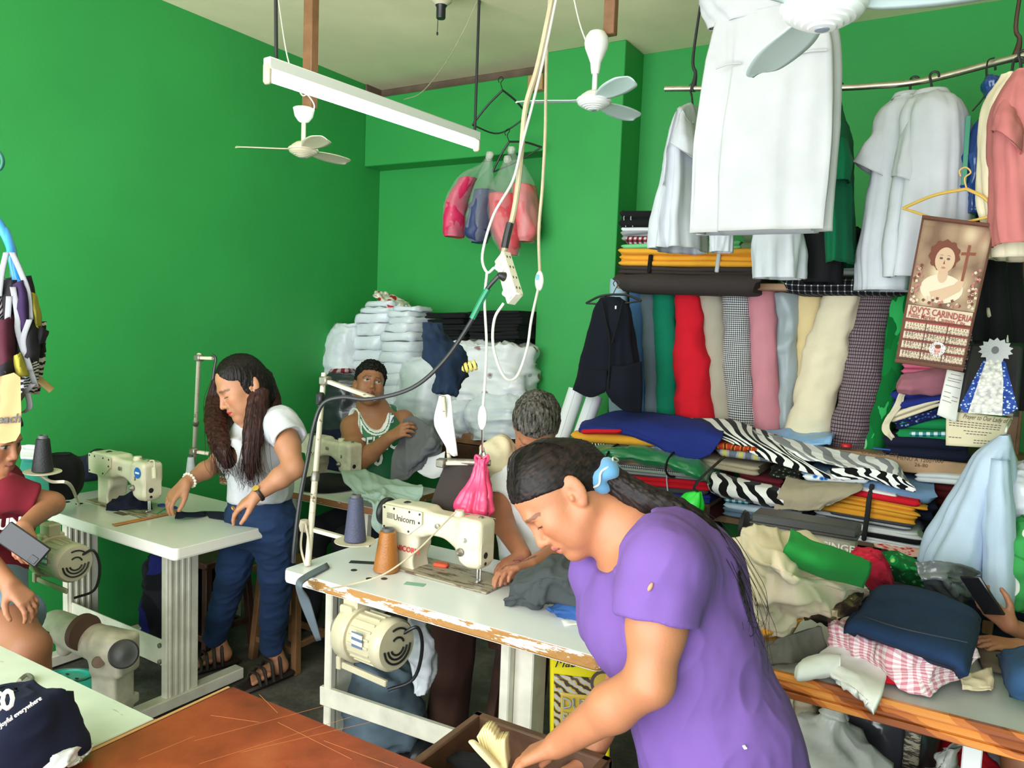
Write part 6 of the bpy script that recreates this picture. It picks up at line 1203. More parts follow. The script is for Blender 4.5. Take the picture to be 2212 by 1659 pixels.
plastic_bag('clear bag of salmon pink cloth, rightmost of the hanging bags', [(1104, 325, 8, .02), (1114, 355, 18, .05), (1130, 400, 28, .08), (1136, 450, 28, .09), (1140, 500, 25, .08), (1138, 522, 18, .06)], s_salm, 4)

# --- clothes rail with garments
M_rail = mat('chrome_rail', (.72, .66, .55), .28, metal=1.0, var=.15, vscale=20)
RY = 3.42
rail = [PY(1437, 192, RY), PY(1620, 190, RY), PY(1800, 190, RY), PY(1900, 185, RY), PY(1975, 178, RY), PY(2050, 162, RY-.02), PY(2140, 138, RY-.06), PY(2260, 108, RY-.12)]
rl = thing('clothes_rail', 'long bent metal rail hung on cords, holding the garments', 'clothes rail', rail[0]); MB().tube(rail, .0125, 12, 60).build('pipe', M_rail, rl)
for x, y, Yv in ((1496, 190, RY), (2192, 124, RY-.08)): 
    q = PY(x, y, Yv); MB().tube([q+A(0, 0, -.014), q+A(.01, 0, .06), q+A(-.005, 0, .14), A(q[0]+.03, q[1], ZC-.001)], [.016, .008, .007, .006], 6).build('hanging_cord', M_wireb if x < 2000 else M_wood_d, rl)
def pr(x, y, Y, hw, hd): return (PY(x, y, Y), A(hw*Y/F_PX*1.02, 0, 0), A(0, hd, 0))
def pr2(xa, ya, xb, yb, Y, hd):
    a, b = PY(xa, ya, Y), PY(xb, yb, Y); return ((a+b)/2, (b-a)/2, A(0, hd, 0))
def garment(name, label, body, sleeves, m, Yv, hookpx=None, collar=None, folds=.20, seed=1, cat='shirt', group=None, extra=None, hm=M_blackp):
    root = thing(name, label, cat, PY(body[-1][0], body[-1][1], Yv), group)
    loft('body', [pr(x, y, Yv, hw, hd) for x, y, hw, hd in body], m, root, 56, 46, folds=folds, ffreq=2.8, lfreq=.6, amp=.004, freq=7, rid=.006, rfreq=7, aniso=.3, seed=seed, hollow=.004, grow=[.1, .5, 1, 1.2])
    for sv in sleeves: loft('sleeve', [pr(q[0], q[1], Yv+q[4], q[2], q[3]) if len(q) == 5 else pr2(q[0], q[1], q[2], q[3], Yv+q[5], q[4]) for q in sv], m, root, 36, 24, folds=.12, ffreq=1.8, amp=.003, rid=.004, seed=seed+4, hollow=.004)
    if collar: x, y, hw, h = collar; loft('collar', [pr(x, y+h, Yv, hw*1.15, .05), pr(x, y, Yv, hw, .04), pr(x, y+h*.9, Yv, hw*1.3, .06)], m, root, 30, 12, hollow=.003)
    if hookpx:
        q = PY(*hookpx, Yv); t = PY(body[0][0], body[0][1], Yv); MB().tube([q+A(.016, 0, -.004), q+A(.012, 0, .012), q+A(-.004, 0, .016), q+A(-.014, 0, .004), t*.5+q*.5+A(-.004, 0, 0), t+A(0, 0, -.02)], .0045, 8).build('hanger_hook', hm, root)
    return root
c_uni = cloth('white_uniform_cotton', (.58, .60, .65), bump=.06); c_uni2 = cloth('bright_white_uniform', (.44, .44, .45), bump=.05); G_RAIL = 'garments on the rail'
garment('white_shirt', 'white short sleeved shirt seen side-on, leftmost on the rail', [(1497, 228, 5, .04), (1490, 255, 16, .16), (1482, 320, 28, .20), (1474, 420, 40, .21), (1466, 490, 46, .21), (1464, 542, 50, .20)], [[(1478, 236, 1498, 268, .05, -.10), (1464, 280, 1508, 312, .07, -.14), (1453, 312, 1514, 352, .08, -.15)]], c_uni, RY, (1496, 190), seed=2, group=G_RAIL)
gb = garment('white_shirt', 'white short sleeved shirt on the rail, half hidden behind the other one', [(1962, 212, 24, .06), (1952, 236, 40, .10), (1950, 280, 48, .12), (1945, 360, 46, .12), (1932, 450, 46, .11), (1920, 540, 48, .11), (1912, 628, 48, .10)], [[(1918, 232, 1952, 296, .06, -.01), (1884, 286, 1946, 346, .08, -.02), (1842, 352, 1937, 402, .09, -.02)]], c_uni, RY, (1975, 175), collar=(1962, 202, 22, 14), seed=3, group=G_RAIL)
garment('white_shirt', 'white short sleeved shirt on the rail, seen from behind beside the calendar', [(2012, 205, 26, .06), (2016, 222, 44, .10), (2018, 256, 58, .13), (2018, 320, 62, .13), (2012, 430, 66, .12), (2000, 530, 68, .12), (1990, 600, 66, .11)], [[(1966, 240, 1988, 300, .06, -.02), (1944, 300, 1988, 350, .08, -.04), (1926, 382, 1986, 404, .08, -.05)], [(2056, 236, 2072, 300, .05, .02), (2074, 260, 2090, 330, .06, .05), (2078, 330, 2094, 360, .06, .06)]], c_uni, RY-.13, (2018, 165), collar=(2012, 196, 25, 16), seed=4, group=G_RAIL)
garment('black_garment', 'long black garment behind the white uniform dress', [(1800, 215, 12, .10), (1796, 300, 26, .12), (1785, 420, 34, .12), (1776, 520, 38, .12), (1770, 612, 40, .11)], [], c_black, RY+.06, (1800, 195), seed=5, cat='garment', group=G_RAIL)
garment('green_shirt', 'dark green shirt seen side-on, right of the black garment', [(1812, 212, 5, .05), (1814, 260, 14, .16), (1816, 340, 20, .20), (1817, 430, 23, .20), (1816, 572, 26, .19)], [[(1818, 300, 12, .05, -.12), (1822, 345, 18, .07, -.15), (1820, 392, 17, .07, -.16)]], cloth('dark_green_cotton', (.004, .13, .055)), RY+.02, (1812, 188), seed=6, group=G_RAIL)
o = garment('white_trousers', 'white uniform trousers hanging below the white dress', [(1684, 470, 46, .08), (1682, 530, 52, .09), (1680, 602, 50, .09)], [], c_uni, RY-.1, None, seed=7, cat='trousers', group=G_RAIL, folds=.16)
garment('white_trousers', 'small end of a white garment below the left part of the dress', [(1562, 480, 26, .06), (1560, 545, 24, .06)], [], c_uni, RY-.08, None, seed=8, cat='garment', group=G_RAIL, folds=.16)
for gx, ytop, Yg in ((1684, 470, RY-.1), (1562, 480, RY-.08)):        # they hang on their own hanger wires, hidden behind the dress
    p = [o_ for o_ in bpy.data.objects if o_.get('category') in ('trousers', 'garment') and o_.name.startswith('white_trousers')][0 if gx > 1600 else 1]
    MB().tube([PY(gx, ytop, Yg), PY(gx, 196, RY)], .004, 6).build('hanger_strip', M_blackp, p)
# the big white uniform dress, much nearer
DY = 2.42; dr = thing('white_dress', 'large white uniform dress hanging in front of the rail', 'dress', PY(1641, 502, DY))
loft('skirt', [pr(1672, 30, DY, 112, .06), pr(1668, 130, DY, 124, .06), pr(1655, 300, DY, 136, .065), pr(1641, 502, DY, 134, .06)], c_uni2, dr, 80, 50, folds=.22, ffreq=2.2, lfreq=.35, amp=.004, freq=6, rid=.005, rfreq=5, aniso=.25, seed=9, hollow=.004, grow=[.2, .7, 1, 1.1], sq=.75)
loft('bodice', [pr(1612, -150, DY, 70, .07), pr(1600, -70, DY, 86, .08), pr(1606, 0, DY, 92, .07), pr(1650, 45, DY, 105, .062)], c_uni2, dr, 60, 30, folds=.14, ffreq=2.4, amp=.004, rid=.005, rfreq=9, seed=10, hollow=.004)
for x0, y0, x1, y1 in ((1708, 120, 1786, 108), (1546, 148, 1600, 136)): MB().tube([PY(x0, y0, DY-.075), PY((x0+x1)/2, (y0+y1)/2-3, DY-.078), PY(x1, y1, DY-.070)], .003, 6).build('pocket_hem', c_uni2, dr)
MB().tube([PY(1612, -140, DY), PY(1612, -175, DY), A(PY(1612, -175, DY)[0], DY, ZC-.001)], .004, 6).build('hanging_cord', M_wireb, dr)
# right end of the rail
garment('cream_shirt', 'cream short sleeved shirt behind the pink uniform', [(2178, 170, 14, .08), (2172, 240, 40, .12), (2170, 380, 44, .12), (2185, 470, 44, .11), (2190, 560, 40, .10)], [[(2150, 200, 2180, 260, .06, -.02), (2130, 270, 2172, 318, .07, -.03), (2115, 336, 2170, 366, .07, -.03)]], c_cream, RY-.30, (2200, 135), seed=11, group=G_RAIL)
garment('pink_uniform', 'pink short sleeved uniform at the right edge of the rail', [(2205, 160, 18, .08), (2200, 230, 44, .13), (2200, 330, 48, .13), (2206, 440, 50, .12), (2214, 532, 52, .12)], [[(2168, 200, 2212, 262, .06, -.06), (2152, 250, 2210, 300, .07, -.10), (2145, 284, 2206, 338, .08, -.11)]], cloth('salmon_uniform', (.52, .17, .16)), RY-.42, (2212, 120), seed=12, group=G_RAIL)
garment('black_garment', 'black garments hanging behind the calendar at the right', [(2135, 300, 20, .10), (2130, 420, 40, .13), (2130, 560, 50, .13), (2134, 725, 54, .12), (2138, 880, 56, .11)], [], c_black, 3.62, (2140, 150), seed=13, cat='garment', group=G_RAIL)
bl = thing('blue_plastic_bag', 'dark blue plastic garment bag on a wire hanger, right of the white shirts', 'garment bag', PY(2120, 470, RY-.1))
loft('bag', [pr(2142, 165, RY-.14, 6, .03), pr(2148, 200, RY-.14, 16, .05), pr(2140, 260, RY-.14, 24, .07), pr(2122, 330, RY-.14, 34, .09), pr(2118, 400, RY-.14, 36, .10), pr(2110, 465, RY-.14, 30, .08)], mat('blue_plastic_sheet', (.008, .05, .22), .2, spec=.6), bl, 40, 40, folds=.22, ffreq=2, amp=.006, rid=.010, rfreq=9, seed=14); MB().tube([PY(2148, 125, RY-.08), PY(2134, 132, RY-.09), PY(2132, 160, RY-.12), PY(2142, 175, RY-.14), PY(2125, 210, RY-.14), PY(2100, 240, RY-.14)], .003, 6).build('wire_hook', M_blackp, bl)
gs = MB(); gs.bar(PY(2092, 250, RY-.22), PY(2082, 400, RY-.22), .016, .004, .001).bar(PY(2096, 390, RY-.21), PY(2160, 450, RY-.21), .016, .004, .001); o = gs.build('plastic_strap', mat('green_strap', (.005, .22, .12), .35), None, False); tag(o, 'bent green plastic strap in front of the blue garment bag', 'strap')
yh = hanger('yellow plastic hanger carrying the calendar', PY(2085, 372, 3.02), PY(2088, 408, 3.02), PY(1950, 450, 3.02), PY(2162, 462, 3.02), mat('yellow_plastic', (.62, .40, .07), .35), .0055, low=PY(2060, 480, 3.02))

# --- calendar: a printed hanging sheet, its print laid flat on it
CY = 3.00; TL_, TR_, BR_, BL_ = PY(1992, 470, CY), PY(2151, 490, CY), PY(2081, 798, CY-.03), PY(1934, 778, CY-.03)
cal = thing('wall_calendar', 'brown cloth wall calendar with a portrait and twelve month grid, on the yellow hanger', 'calendar', BL_); cux = nrm(TR_-TL_); cn = nrm(np.cross(cux, BL_-TL_)); cn = cn if cn[1] < 0 else -cn
def cp(u, v, off=.001):
    p = (TL_*(1-u)+TR_*u)*(1-v)+(BL_*(1-u)+BR_*u)*v; return p+cn*(off+.0015*sin(pi*u)+.006*sin(2.2*v+.4))
M_calb = cloth('calendar_cloth', (.42, .31, .22), var=.12, vscale=12); M_cald = cloth('calendar_brown', (.15, .065, .045)); M_call = cloth('calendar_cream', (.62, .50, .37)); M_calr = mat('calendar_red', (.30, .035, .03), .7); M_calk = mat('calendar_ink', (.10, .05, .04), .7)
sheet('backing', [[cp(u, v, 0) for u in (0, .5, 1)] for v in (0, .33, .66, 1)], M_cald, cal, 24, 16, .003); sheet('picture_panel', [[cp(u, v, .0022) for u in (.03, .5, .97)] for v in (.015, .3, .60)], cloth('calendar_picture_ground', 'ffffff', pattern=lambda N, L, tc: ramp(N, L, vor(N, L, tc, 3.2), [(0, 'd8c6a6'), (.4, 'a98f74'), (.8, '7d6252')], False)), cal, 20, 16, .001)
def patch(name, pts, m, off, par=None): 
    P = [cp(u, v, off) for u, v in pts]; c = np.mean(P, 0); o = mesh(name, P+[c], [(i, (i+1) % len(P), len(P)) for i in range(len(P))], m, par or cal, False); return o
def oval(u, v, ru, rv, n=22, wob=0, k=7, ph=0): return [(u+ru*(1+wob*sin(k*t+ph))*cos(t), v+rv*(1+wob*sin(k*t+ph))*sin(t)) for t in np.linspace(0, 2*pi, n, endpoint=False)]
M_hairc = mat('print_auburn', (.16, .045, .025), .8); M_facec = mat('print_skin', (.56, .38, .25), .8); M_facel = mat('print_pale_cloth', (.66, .56, .42), .8); M_crossc = mat('print_cross', (.22, .06, .03), .8); M_flow = mat('print_rose', (.42, .17, .14), .8)
patch('print_shoulders', oval(.46, .47, .30, .10, 26), M_facel, .0040); patch('print_arm', [(.30, .50), (.45, .47), (.66, .42), (.70, .38), (.76, .40), (.72, .47), (.50, .55), (.34, .54)], M_facec, .0048); patch('print_neck', oval(.44, .37, .07, .06), M_facec, .0048)
patch('print_hair', oval(.41, .24, .21, .105, 40, .07, 11), M_hairc, .0052); patch('print_face', oval(.43, .272, .135, .088, 26), M_facec, .0058)
for u in (.375, .475): patch('print_eye', oval(u, .262, .024, .008, 12), M_calk, .0064); patch('print_brow', [(u-.035, .243), (u, .237), (u+.035, .243), (u, .241)], M_hairc, .0064)
patch('print_nose', [(.425, .27), (.440, .30), (.415, .30)], M_crossc, .0064); patch('print_mouth', oval(.428, .325, .030, .008, 12), M_flow, .0064)
patch('print_cross', [(.70, .15), (.735, .15), (.735, .40), (.70, .40)], M_crossc, .0060); patch('print_cross_bar', [(.63, .205), (.82, .195), (.82, .215), (.63, .225)], M_crossc, .0062)
rs = random.Random(2); fl = MB()
for i in range(90):
    u = rs.choice((rs.uniform(.05, .16), rs.uniform(.84, .95), rs.uniform(.05, .95))); v = rs.uniform(.30, .58) if u < .17 or u > .83 else rs.uniform(.53, .59); P = [cp(a, b_, .0068+.0002*(i % 4)) for a, b_ in oval(u, v, .022, .011, 9, .25, 5, i)]; fl.add(P+[np.mean(P, 0)], [(k, (k+1) % 9, 9) for k in range(9)], i % 3)
o = fl.build('print_flowers', [M_flow, M_call, M_hairc], cal, False, None); o['kind'] = 'stuff'
cdn = nrm(BL_-TL_)
patch('title_band', [(.04, .605), (.96, .605), (.96, .695), (.04, .695)], M_call, .0040)
W_ = np.linalg.norm(TR_-TL_); H_ = np.linalg.norm(BL_-TL_)
text('lettering', "JOVY'S CARINDERIA", cp(.075, .652, .008), cux, -cdn, .030, M_calr, cal, squash=.70, bold=.012, ext=.0004); text('lettering', 'Public Market, Cauayan City', cp(.065, .688, .008), cux, -cdn, .026, M_calr, cal, squash=.575, bold=.006, ext=.0004)
days = ' 1  2  3  4  5  6  7\n 8  9 10 11 12 13 14\n15 16 17 18 19 20 21\n22 23 24 25 26 27 28\n29 30 31'
for r in range(4):
    for q in range(3):
        u0, v0 = .05+.31*q, .712+.066*r; mp_ = patch('month_panel', [(u0, v0), (u0+.295, v0), (u0+.295, v0+.060), (u0, v0+.060)], M_call, .0040); patch('month_header', [(u0, v0), (u0+.295, v0), (u0+.295, v0+.011), (u0, v0+.011)], M_calr, .0046, mp_)
        text('month_days', days, cp(u0+.02, v0+.022, .0066), cux, -cdn, .0088, M_calk, mp_, squash=.92, ext=.0002, bold=.01)
bd_ = patch('badge', oval(.575, .885, .115, .05, 30), mat('badge_white', (.75, .72, .68), .5), .0062); patch('badge_face', oval(.58, .89, .05, .032, 20), mat('badge_pink', (.62, .30, .26), .6), .0068, bd_); patch('badge_hair', oval(.58, .868, .045, .014, 16), M_hairc, .0072, bd_)
MB().tube([cp(.0, -.004, .002), cp(1, -.004, .002)], .006, 8).build('top_rod', M_cald, cal); MB().tube([cp(.0, 1.0, .002), cp(1, 1.0, .002)], .008, 8).build('bottom_rod', M_cald, cal)

# --- papers pinned under the calendar
def paper(name, label, q, m, off=.001, cat='paper'): 
    c = [PY(x, y, Y) for x, y, Y in q]; root = thing(name, label, cat, c[3]); f = lambda u, v, o=0: (c[0]*(1-u)+c[1]*u)*(1-v)+(c[3]*(1-u)+c[2]*u)*v+A(0, -o-.006*sin(pi*u), 0); sheet('sheet', [[f(u, v) for u in (0, .5, 1)] for v in (0, .5, 1)], m, root, 12, 12, .0015); return root, f
M_paper = mat('white_paper', (.74, .72, .66), .8); M_paperc = mat('cream_paper', (.66, .58, .38), .8)
def lines(root, f, rows, m=M_calk, h=.010):
    b = MB()
    for u0, u1, v in rows:
        for k in range(int((u1-u0)/.06)): a = u0+k*.06; P = [f(a, v, .0022), f(a+.045, v, .0022), f(a+.045, v+h, .0022), f(a, v+h, .0022)]; b.add(P, [(0, 1, 2, 3)])
    b.build('fine_print', m, root, False, None)['kind'] = 'stuff'
rc_, f = paper('receipt', 'narrow white receipt hanging below the calendar', [(2046, 798, 3.20), (2086, 806, 3.20), (2066, 912, 3.19), (2024, 896, 3.19)], M_paper); lines(rc_, f, [(.25, .8, .07), (.15, .9, .16), (.15, .85, .21), (.1, .9, .32), (.1, .5, .46), (.55, .9, .52), (.1, .5, .56), (.55, .9, .60), (.1, .6, .65)], h=.012)
pc, f = paper('prayer_card', 'cream prayer sheet with torn lower edge, beside the white receipt', [(2044, 886, 3.21), (2188, 904, 3.21), (2160, 968, 3.20), (2043, 962, 3.20)], M_paperc); lines(pc, f, [(.05, .9, .26), (.05, .95, .33), (.05, .92, .40), (.3, .8, .52), (.35, .75, .60), (.05, .3, .74), (.5, .9, .78), (.5, .9, .86)], h=.022)
text('lettering', 'Prayer to Our Lady of Pilar', f(.26, .17, .003), f(1, .15)-f(0, .15), f(.5, 0)-f(.5, 1), .024, M_calk, pc, squash=.62, shear=.3, ext=.0003)
im, f = paper('devotional_picture', 'cut-out picture of a robed figure in blue and white on black plastic', [(2096, 735, 3.23), (2212, 742, 3.23), (2200, 900, 3.02), (2068, 890, 3.02)], mat('black_glossy_film', (.02, .02, .024), .2))
def pat2(name, pts, m, o): P = [f(u, v, o) for u, v in pts]; return mesh(name, P+[np.mean(P, 0)], [(i, (i+1) % len(P), len(P)) for i in range(len(P))], m, im, False)
M_robe = mat('print_blue_robe', 'ffffff', .6, pattern=lambda N, L, tc: ramp(N, L, vor(N, L, tc, 90, 'Object'), [(0, 'c8d4ea'), (.30, '2c4fa8'), (.6, '1c3a8c')])); M_lace = mat('print_white_lace', 'ffffff', .7, pattern=lambda N, L, tc: ramp(N, L, vor(N, L, tc, 70, 'Object'), [(0, 'f2efe8'), (.4, 'd8d4d0'), (.7, 'b8b4ba')]))
pat2('print_robe', [(.30, .28), (.55, .22), (.70, .28), (.98, .90), (.80, .99), (.10, .99), (.02, .92)], M_robe, .003); pat2('print_gown', [(.36, .25), (.62, .25), (.70, .55), (.74, 1.0), (.18, 1.0), (.28, .55)], M_lace, .004); pat2('print_crown', [(.5+.26*(1+.25*(i % 2))*cos(t), .12+.14*(1+.3*(i % 2))*sin(t)) for i, t in enumerate(np.linspace(0, 2*pi, 28, endpoint=False))], mat('print_silver', (.62, .62, .66), .6), .0045); pat2('print_face', [(.49+.07*cos(t), .12+.055*sin(t)) for t in np.linspace(0, 2*pi, 16, endpoint=False)], mat('print_grey_face', (.20, .20, .22), .6), .005)
cord('thin_cord', 'pale cord looped beside the calendar, ending in a round plug', [PY(2140, 690, 3.55), PY(2128, 660, 3.55), PY(2140, 640, 3.55), PY(2160, 655, 3.54), PY(2172, 700, 3.52), PY(2178, 760, 3.5)], .005, M_wirew)
o = MB().lathe(PY(2142, 675, 3.54), [(.012, -.02), (.024, -.015), (.026, .012), (.02, .02)], (.3, -1, .2), 18).build('round_plug', mat('old_ivory', (.55, .50, .33), .4)); tag(o, 'ivory round plug hanging right of the calendar', 'plug')
# --- the light blue shirt, red cloth, roll and bag at the right edge
garment('blue_shirt', 'pale blue long sleeved shirt hanging by its collar over the shelves', [(2170, 938, 10, .03), (2150, 985, 30, .07), (2128, 1060, 46, .10), (2108, 1140, 64, .12), (2092, 1200, 76, .13), (2085, 1240, 78, .12)], [[(2160, 990, 18, .05, -.06), (2160, 1100, 26, .06, -.10), (2158, 1220, 28, .06, -.12), (2156, 1322, 24, .06, -.13)]], cloth('pale_blue_shirting', (.46, .56, .70)), 3.05, None, seed=15)
p = bpy.data.objects['blue_shirt']; MB().tube([PY(2172, 935, 3.05), PY(2176, 920, 3.08), PY(2185, 905, 3.3), A(.128, 3.71, PY(2188, 900, 3.6)[2])], .004, 6).build('hanging_string', M_wirew, p)
garment('red_cloth', 'red cloth hanging behind the pale blue shirt', [(2200, 1010, 8, .02), (2190, 1080, 14, .04), (2180, 1160, 18, .05), (2168, 1250, 16, .05)], [], c_red, 3.12, None, seed=16, cat='fabric')
MB().tube([PY(2200, 1005, 3.12), A(.128, 3.71, PY(2200, 960, 3.6)[2])], .004, 6).build('hanging_string', M_wirew, bpy.data.objects['red_cloth'])
# ---------------------------------------------------------------- white bundles on the bench in the corner
bench = thing('bench', 'dark wooden bench under the white bundles in the back corner', 'bench', (-2.9, 3.95, 0))
zB = .985
MB().box((-2.93, 3.97, zB-.03), (1.34, .46, .06)).build('seat_board', M_wood_m, bench, False); MB().box((-2.93, 3.76, zB-.11), (1.30, .03, .09)).build('apron', M_wood_d, bench, False)
for x in (-3.5, -2.36):
    for y in (3.79, 4.15): MB().bar((x, y, 0), (x, y, zB-.06), .06, .06).build('leg', M_wood_d, bench, False)
c_bund = mat('white_bagged_cloth', (.66, .70, .76), .35, bump=.12, bscale=25, spec=.5, var=.05, vscale=8)
c_bund2 = mat('white_bagged_print', 'ffffff', .35, bump=.15, bscale=25, pattern=lambda N, L, tc: ramp(N, L, vor(N, L, tc, 9, 'Object'), [(0, '8c4a48'), (.16, 'a8a4a8'), (.20, 'e2e2e6')]))
G_BUN = 'white bundles on the corner bench'
def bundle(label, rows, m, seed, Yb=3.95, bands=0, crump=.012, cat='bundle', film=True, group=G_BUN):
    """rows of (left px, right px, y px, half depth): a bagged stack of cloth with its own creases"""
    R = [((PY(a, y, Yb)+PY(b, y, Yb))/2 for a, b, y, h in rows)]
    R = [((PY(a, y, Yb)+PY(b, y, Yb))/2, (PY(b, y, Yb)-PY(a, y, Yb))/2, A(0, h, 0)) for a, b, y, h in rows]
    lowz = min(r[0][2] for r in R); root = thing('cloth_bundle', label, cat, A(R[-1][0][0], R[-1][0][1], lowz), group)
    if bands:                                               # separate folded pieces, one above another
        P = np.array([np.concatenate(r) for r in R]); Q = cr(P, bands+1); rs = np.random.RandomState(seed)
        for i in range(bands):
            a, b = Q[i+1], Q[i]; h = (b[:3]-a[:3]); o = rs.normal(0, .008, 3); o[2] = 0; s1, s2 = rs.uniform(.92, 1.04, 2); t = rs.uniform(-.16, .16); u = a[3:6]*s1; v = a[6:9]*s2; u, v = u*cos(t)+v*sin(t)*.5, v*cos(t)-u*sin(t)*.3
            rr = [(a[:3]+o+h*f, u*g, v*g) for f, g in ((.02, .93), (.12, 1.0), (.5, 1.03), (.85, 1.0), (1.0, .94))]; loft('folded_piece', rr, m, root, 32, 10, folds=.05, ffreq=1.6, amp=.003, rid=.005, rfreq=9, seed=seed*40+i, sq=.55)
    else: loft('contents', R, m, root, 44, 44, folds=.10, ffreq=1.8, lfreq=3, amp=.006, freq=7, rid=crump, rfreq=8, seed=seed, sq=.75)
    if film: loft('clear_bag', [(c, u*1.06, v*1.06) for c, u, v in R], M_film, root, 40, 36, folds=.08, ffreq=3, lfreq=4, rid=.006, rfreq=10, seed=seed+2, sq=.75, caps=(False, False))
    return root
bundle('small white bundle leaning on the left wall, leftmost of the white bundles', [(738, 772, 700, .08), (726, 780, 720, .11), (718, 778, 760, .13), (718, 774, 800, .13), (724, 768, 812, .10)], c_bund, 1, Yb=3.84, crump=.010)
bundle('tall bundle of folded white garments with red scraps at its top, by the corner', [(812, 866, 652, .10), (792, 868, 690, .15), (780, 860, 760, .17), (766, 846, 820, .17), (756, 840, 900, .17), (752, 840, 948, .17)], c_bund, 2, bands=13)
bundle('tall stack of white folded garments right of the bundle with red scraps', [(862, 912, 662, .08), (856, 918, 700, .14), (846, 916, 760, .16), (838, 908, 830, .17), (840, 900, 900, .17), (842, 900, 946, .17)], c_bund, 3, Yb=3.91, bands=15)
o = loft('red_scraps', [(PY(826, 632, 3.95), A(.03, 0, 0), A(0, .04, 0)), (PY(838, 645, 3.95), A(.07, 0, -.03), A(0, .09, 0)), (PY(868, 662, 3.95), A(.08, 0, -.06), A(0, .09, .02)), (PY(884, 668, 3.95), A(.04, 0, -.02), A(0, .05, 0))], mat('red_white_print', 'ffffff', .5, pattern=lambda N, L, tc: ramp(N, L, vor(N, L, tc, 16, 'Object'), [(0, 'b5222c'), (.42, 'e9ddd4'), (.75, 'c9b9a4')])), None, 30, 24, folds=.3, amp=.008, rid=.012, rfreq=14, seed=4); tag(o, 'red and white scraps on top of the tall white bundle', 'scraps')
bundle('bluish clear bag of white garments behind the seated man', [(896, 952, 770, .09), (884, 966, 800, .15), (872, 968, 860, .18), (866, 962, 910, .19), (870, 955, 948, .17)], c_bund, 5, Yb=3.86)
bundle('big crumpled white bundle with dark red prints under the black stack', [(996, 1050, 735, .12), (1002, 1150, 750, .16), (992, 1152, 790, .18), (985, 1152, 830, .18), (992, 1150, 862, .17)], c_bund2, 6, Yb=3.93, crump=.020)
bundle('low white plastic bag on the bench beside the grey haired man', [(1040, 1130, 850, .12), (1030, 1150, 870, .17), (1026, 1150, 905, .18), (1036, 1145, 944, .16)], c_bund, 7, Yb=3.86)
bundle('pale bluish bag left of the low white plastic bag', [(968, 1020, 862, .12), (960, 1028, 885, .16), (962, 1026, 920, .16), (972, 1018, 944, .13)], c_bund, 8, Yb=3.84)
def stack(label, x0, x1, y0, y1, n, Y, m, seed, name='folded_trousers'):
    a, b = PY(x0, y1, Y), PY(x1, y1, Y); h = (y1-y0)*Y*1.06/F_PX/n; rs = np.random.RandomState(seed)
    for i in range(n):
        o = A(rs.normal(0, .012), rs.normal(0, .012), i*h); q = folded(name, label+', %s' % ('the lowest', 'second from below', 'the middle one', 'second from the top', 'the topmost')[i], a+o, b+o+A(rs.normal(0, .01), 0, 0), h*.98, .30, 2, m, 'trousers', label+' ', seed=seed*20+i, wob=.006); q['group'] = label
stack('black folded trousers in the left pile on the white bundles', 918, 1004, 664, 740, 5, 3.86, c_black, 1); stack('black folded trousers in the right pile on the white bundles', 1010, 1122, 662, 748, 5, 3.86, c_black, 2)
bundle('black plastic bundle behind the seated man, by the left wall', [(728, 772, 806, .10), (722, 790, 830, .14), (718, 796, 880, .15), (716, 796, 950, .15), (722, 790, 1000, .13)], mat('black_bin_bag', (.03, .035, .04), .22, bump=.3, bscale=20, spec=.6), 9, Yb=3.72, crump=.012, film=False, group=None)
bundle('red plaid cloth roll on top of the black plastic bundle', [(722, 758, 796, .06), (718, 762, 802, .08), (722, 758, 808, .06)], c_plaid, 10, Yb=3.74, film=False, crump=.004, group=None)
bundle('navy sack behind the back sewing machine', [(690, 740, 930, .08), (680, 760, 950, .12), (682, 780, 990, .12), (690, 770, 1030, .10)], c_navy, 11, Yb=3.55, film=False, group=None)

# ---------------------------------------------------------------- heap on the right work table
def net(rows, f): return [[f(*p) for p in r] for r in rows]
def zsheet(name, label, rows, m, cat='fabric', group='clothes heaped on the work table', f=PZ, **k):
    o = sheet(name, net(rows, f), m, None, **k); return tag(o, label, cat, group)
zsheet('crumpled_fabric', 'big crumpled cream cloth heaped at the back of the work table', [[(1560, 1165, 1.00), (1600, 1140, 1.08), (1660, 1140, 1.10), (1720, 1150, 1.08), (1790, 1190, 1.0)], [(1555, 1230, .96), (1610, 1210, 1.06), (1690, 1215, 1.10), (1770, 1230, 1.05), (1860, 1255, .96)], [(1580, 1290, .88), (1640, 1285, .98), (1720, 1280, 1.02), (1800, 1275, .98), (1880, 1285, .90)], [(1610, 1345, .80), (1660, 1340, .87), (1720, 1318, .92), (1780, 1292, .92), (1852, 1282, .88)], [(1625, 1384, .765), (1660, 1368, .80), (1706, 1342, .84), (1750, 1318, .85), (1800, 1296, .88)]], cloth('ecru_canvas', (.76, .62, .46)), nu=90, nv=90, thick=.005, amp=.020, freq=3.2, rid=.017, rfreq=3.4, seed=3)
zsheet('folded_fabric', 'bright green folded cloth lying on the cream cloth', [[(1708, 1150, 1.13), (1770, 1180, 1.12), (1872, 1212, 1.06)], [(1700, 1178, 1.12), (1765, 1212, 1.10), (1868, 1238, 1.03)], [(1692, 1200, 1.09), (1760, 1232, 1.06), (1858, 1260, .99)]], cloth('leaf_green', (.018, .24, .045)), nu=24, nv=30, thick=.022, amp=.003, rid=.003, seed=4)
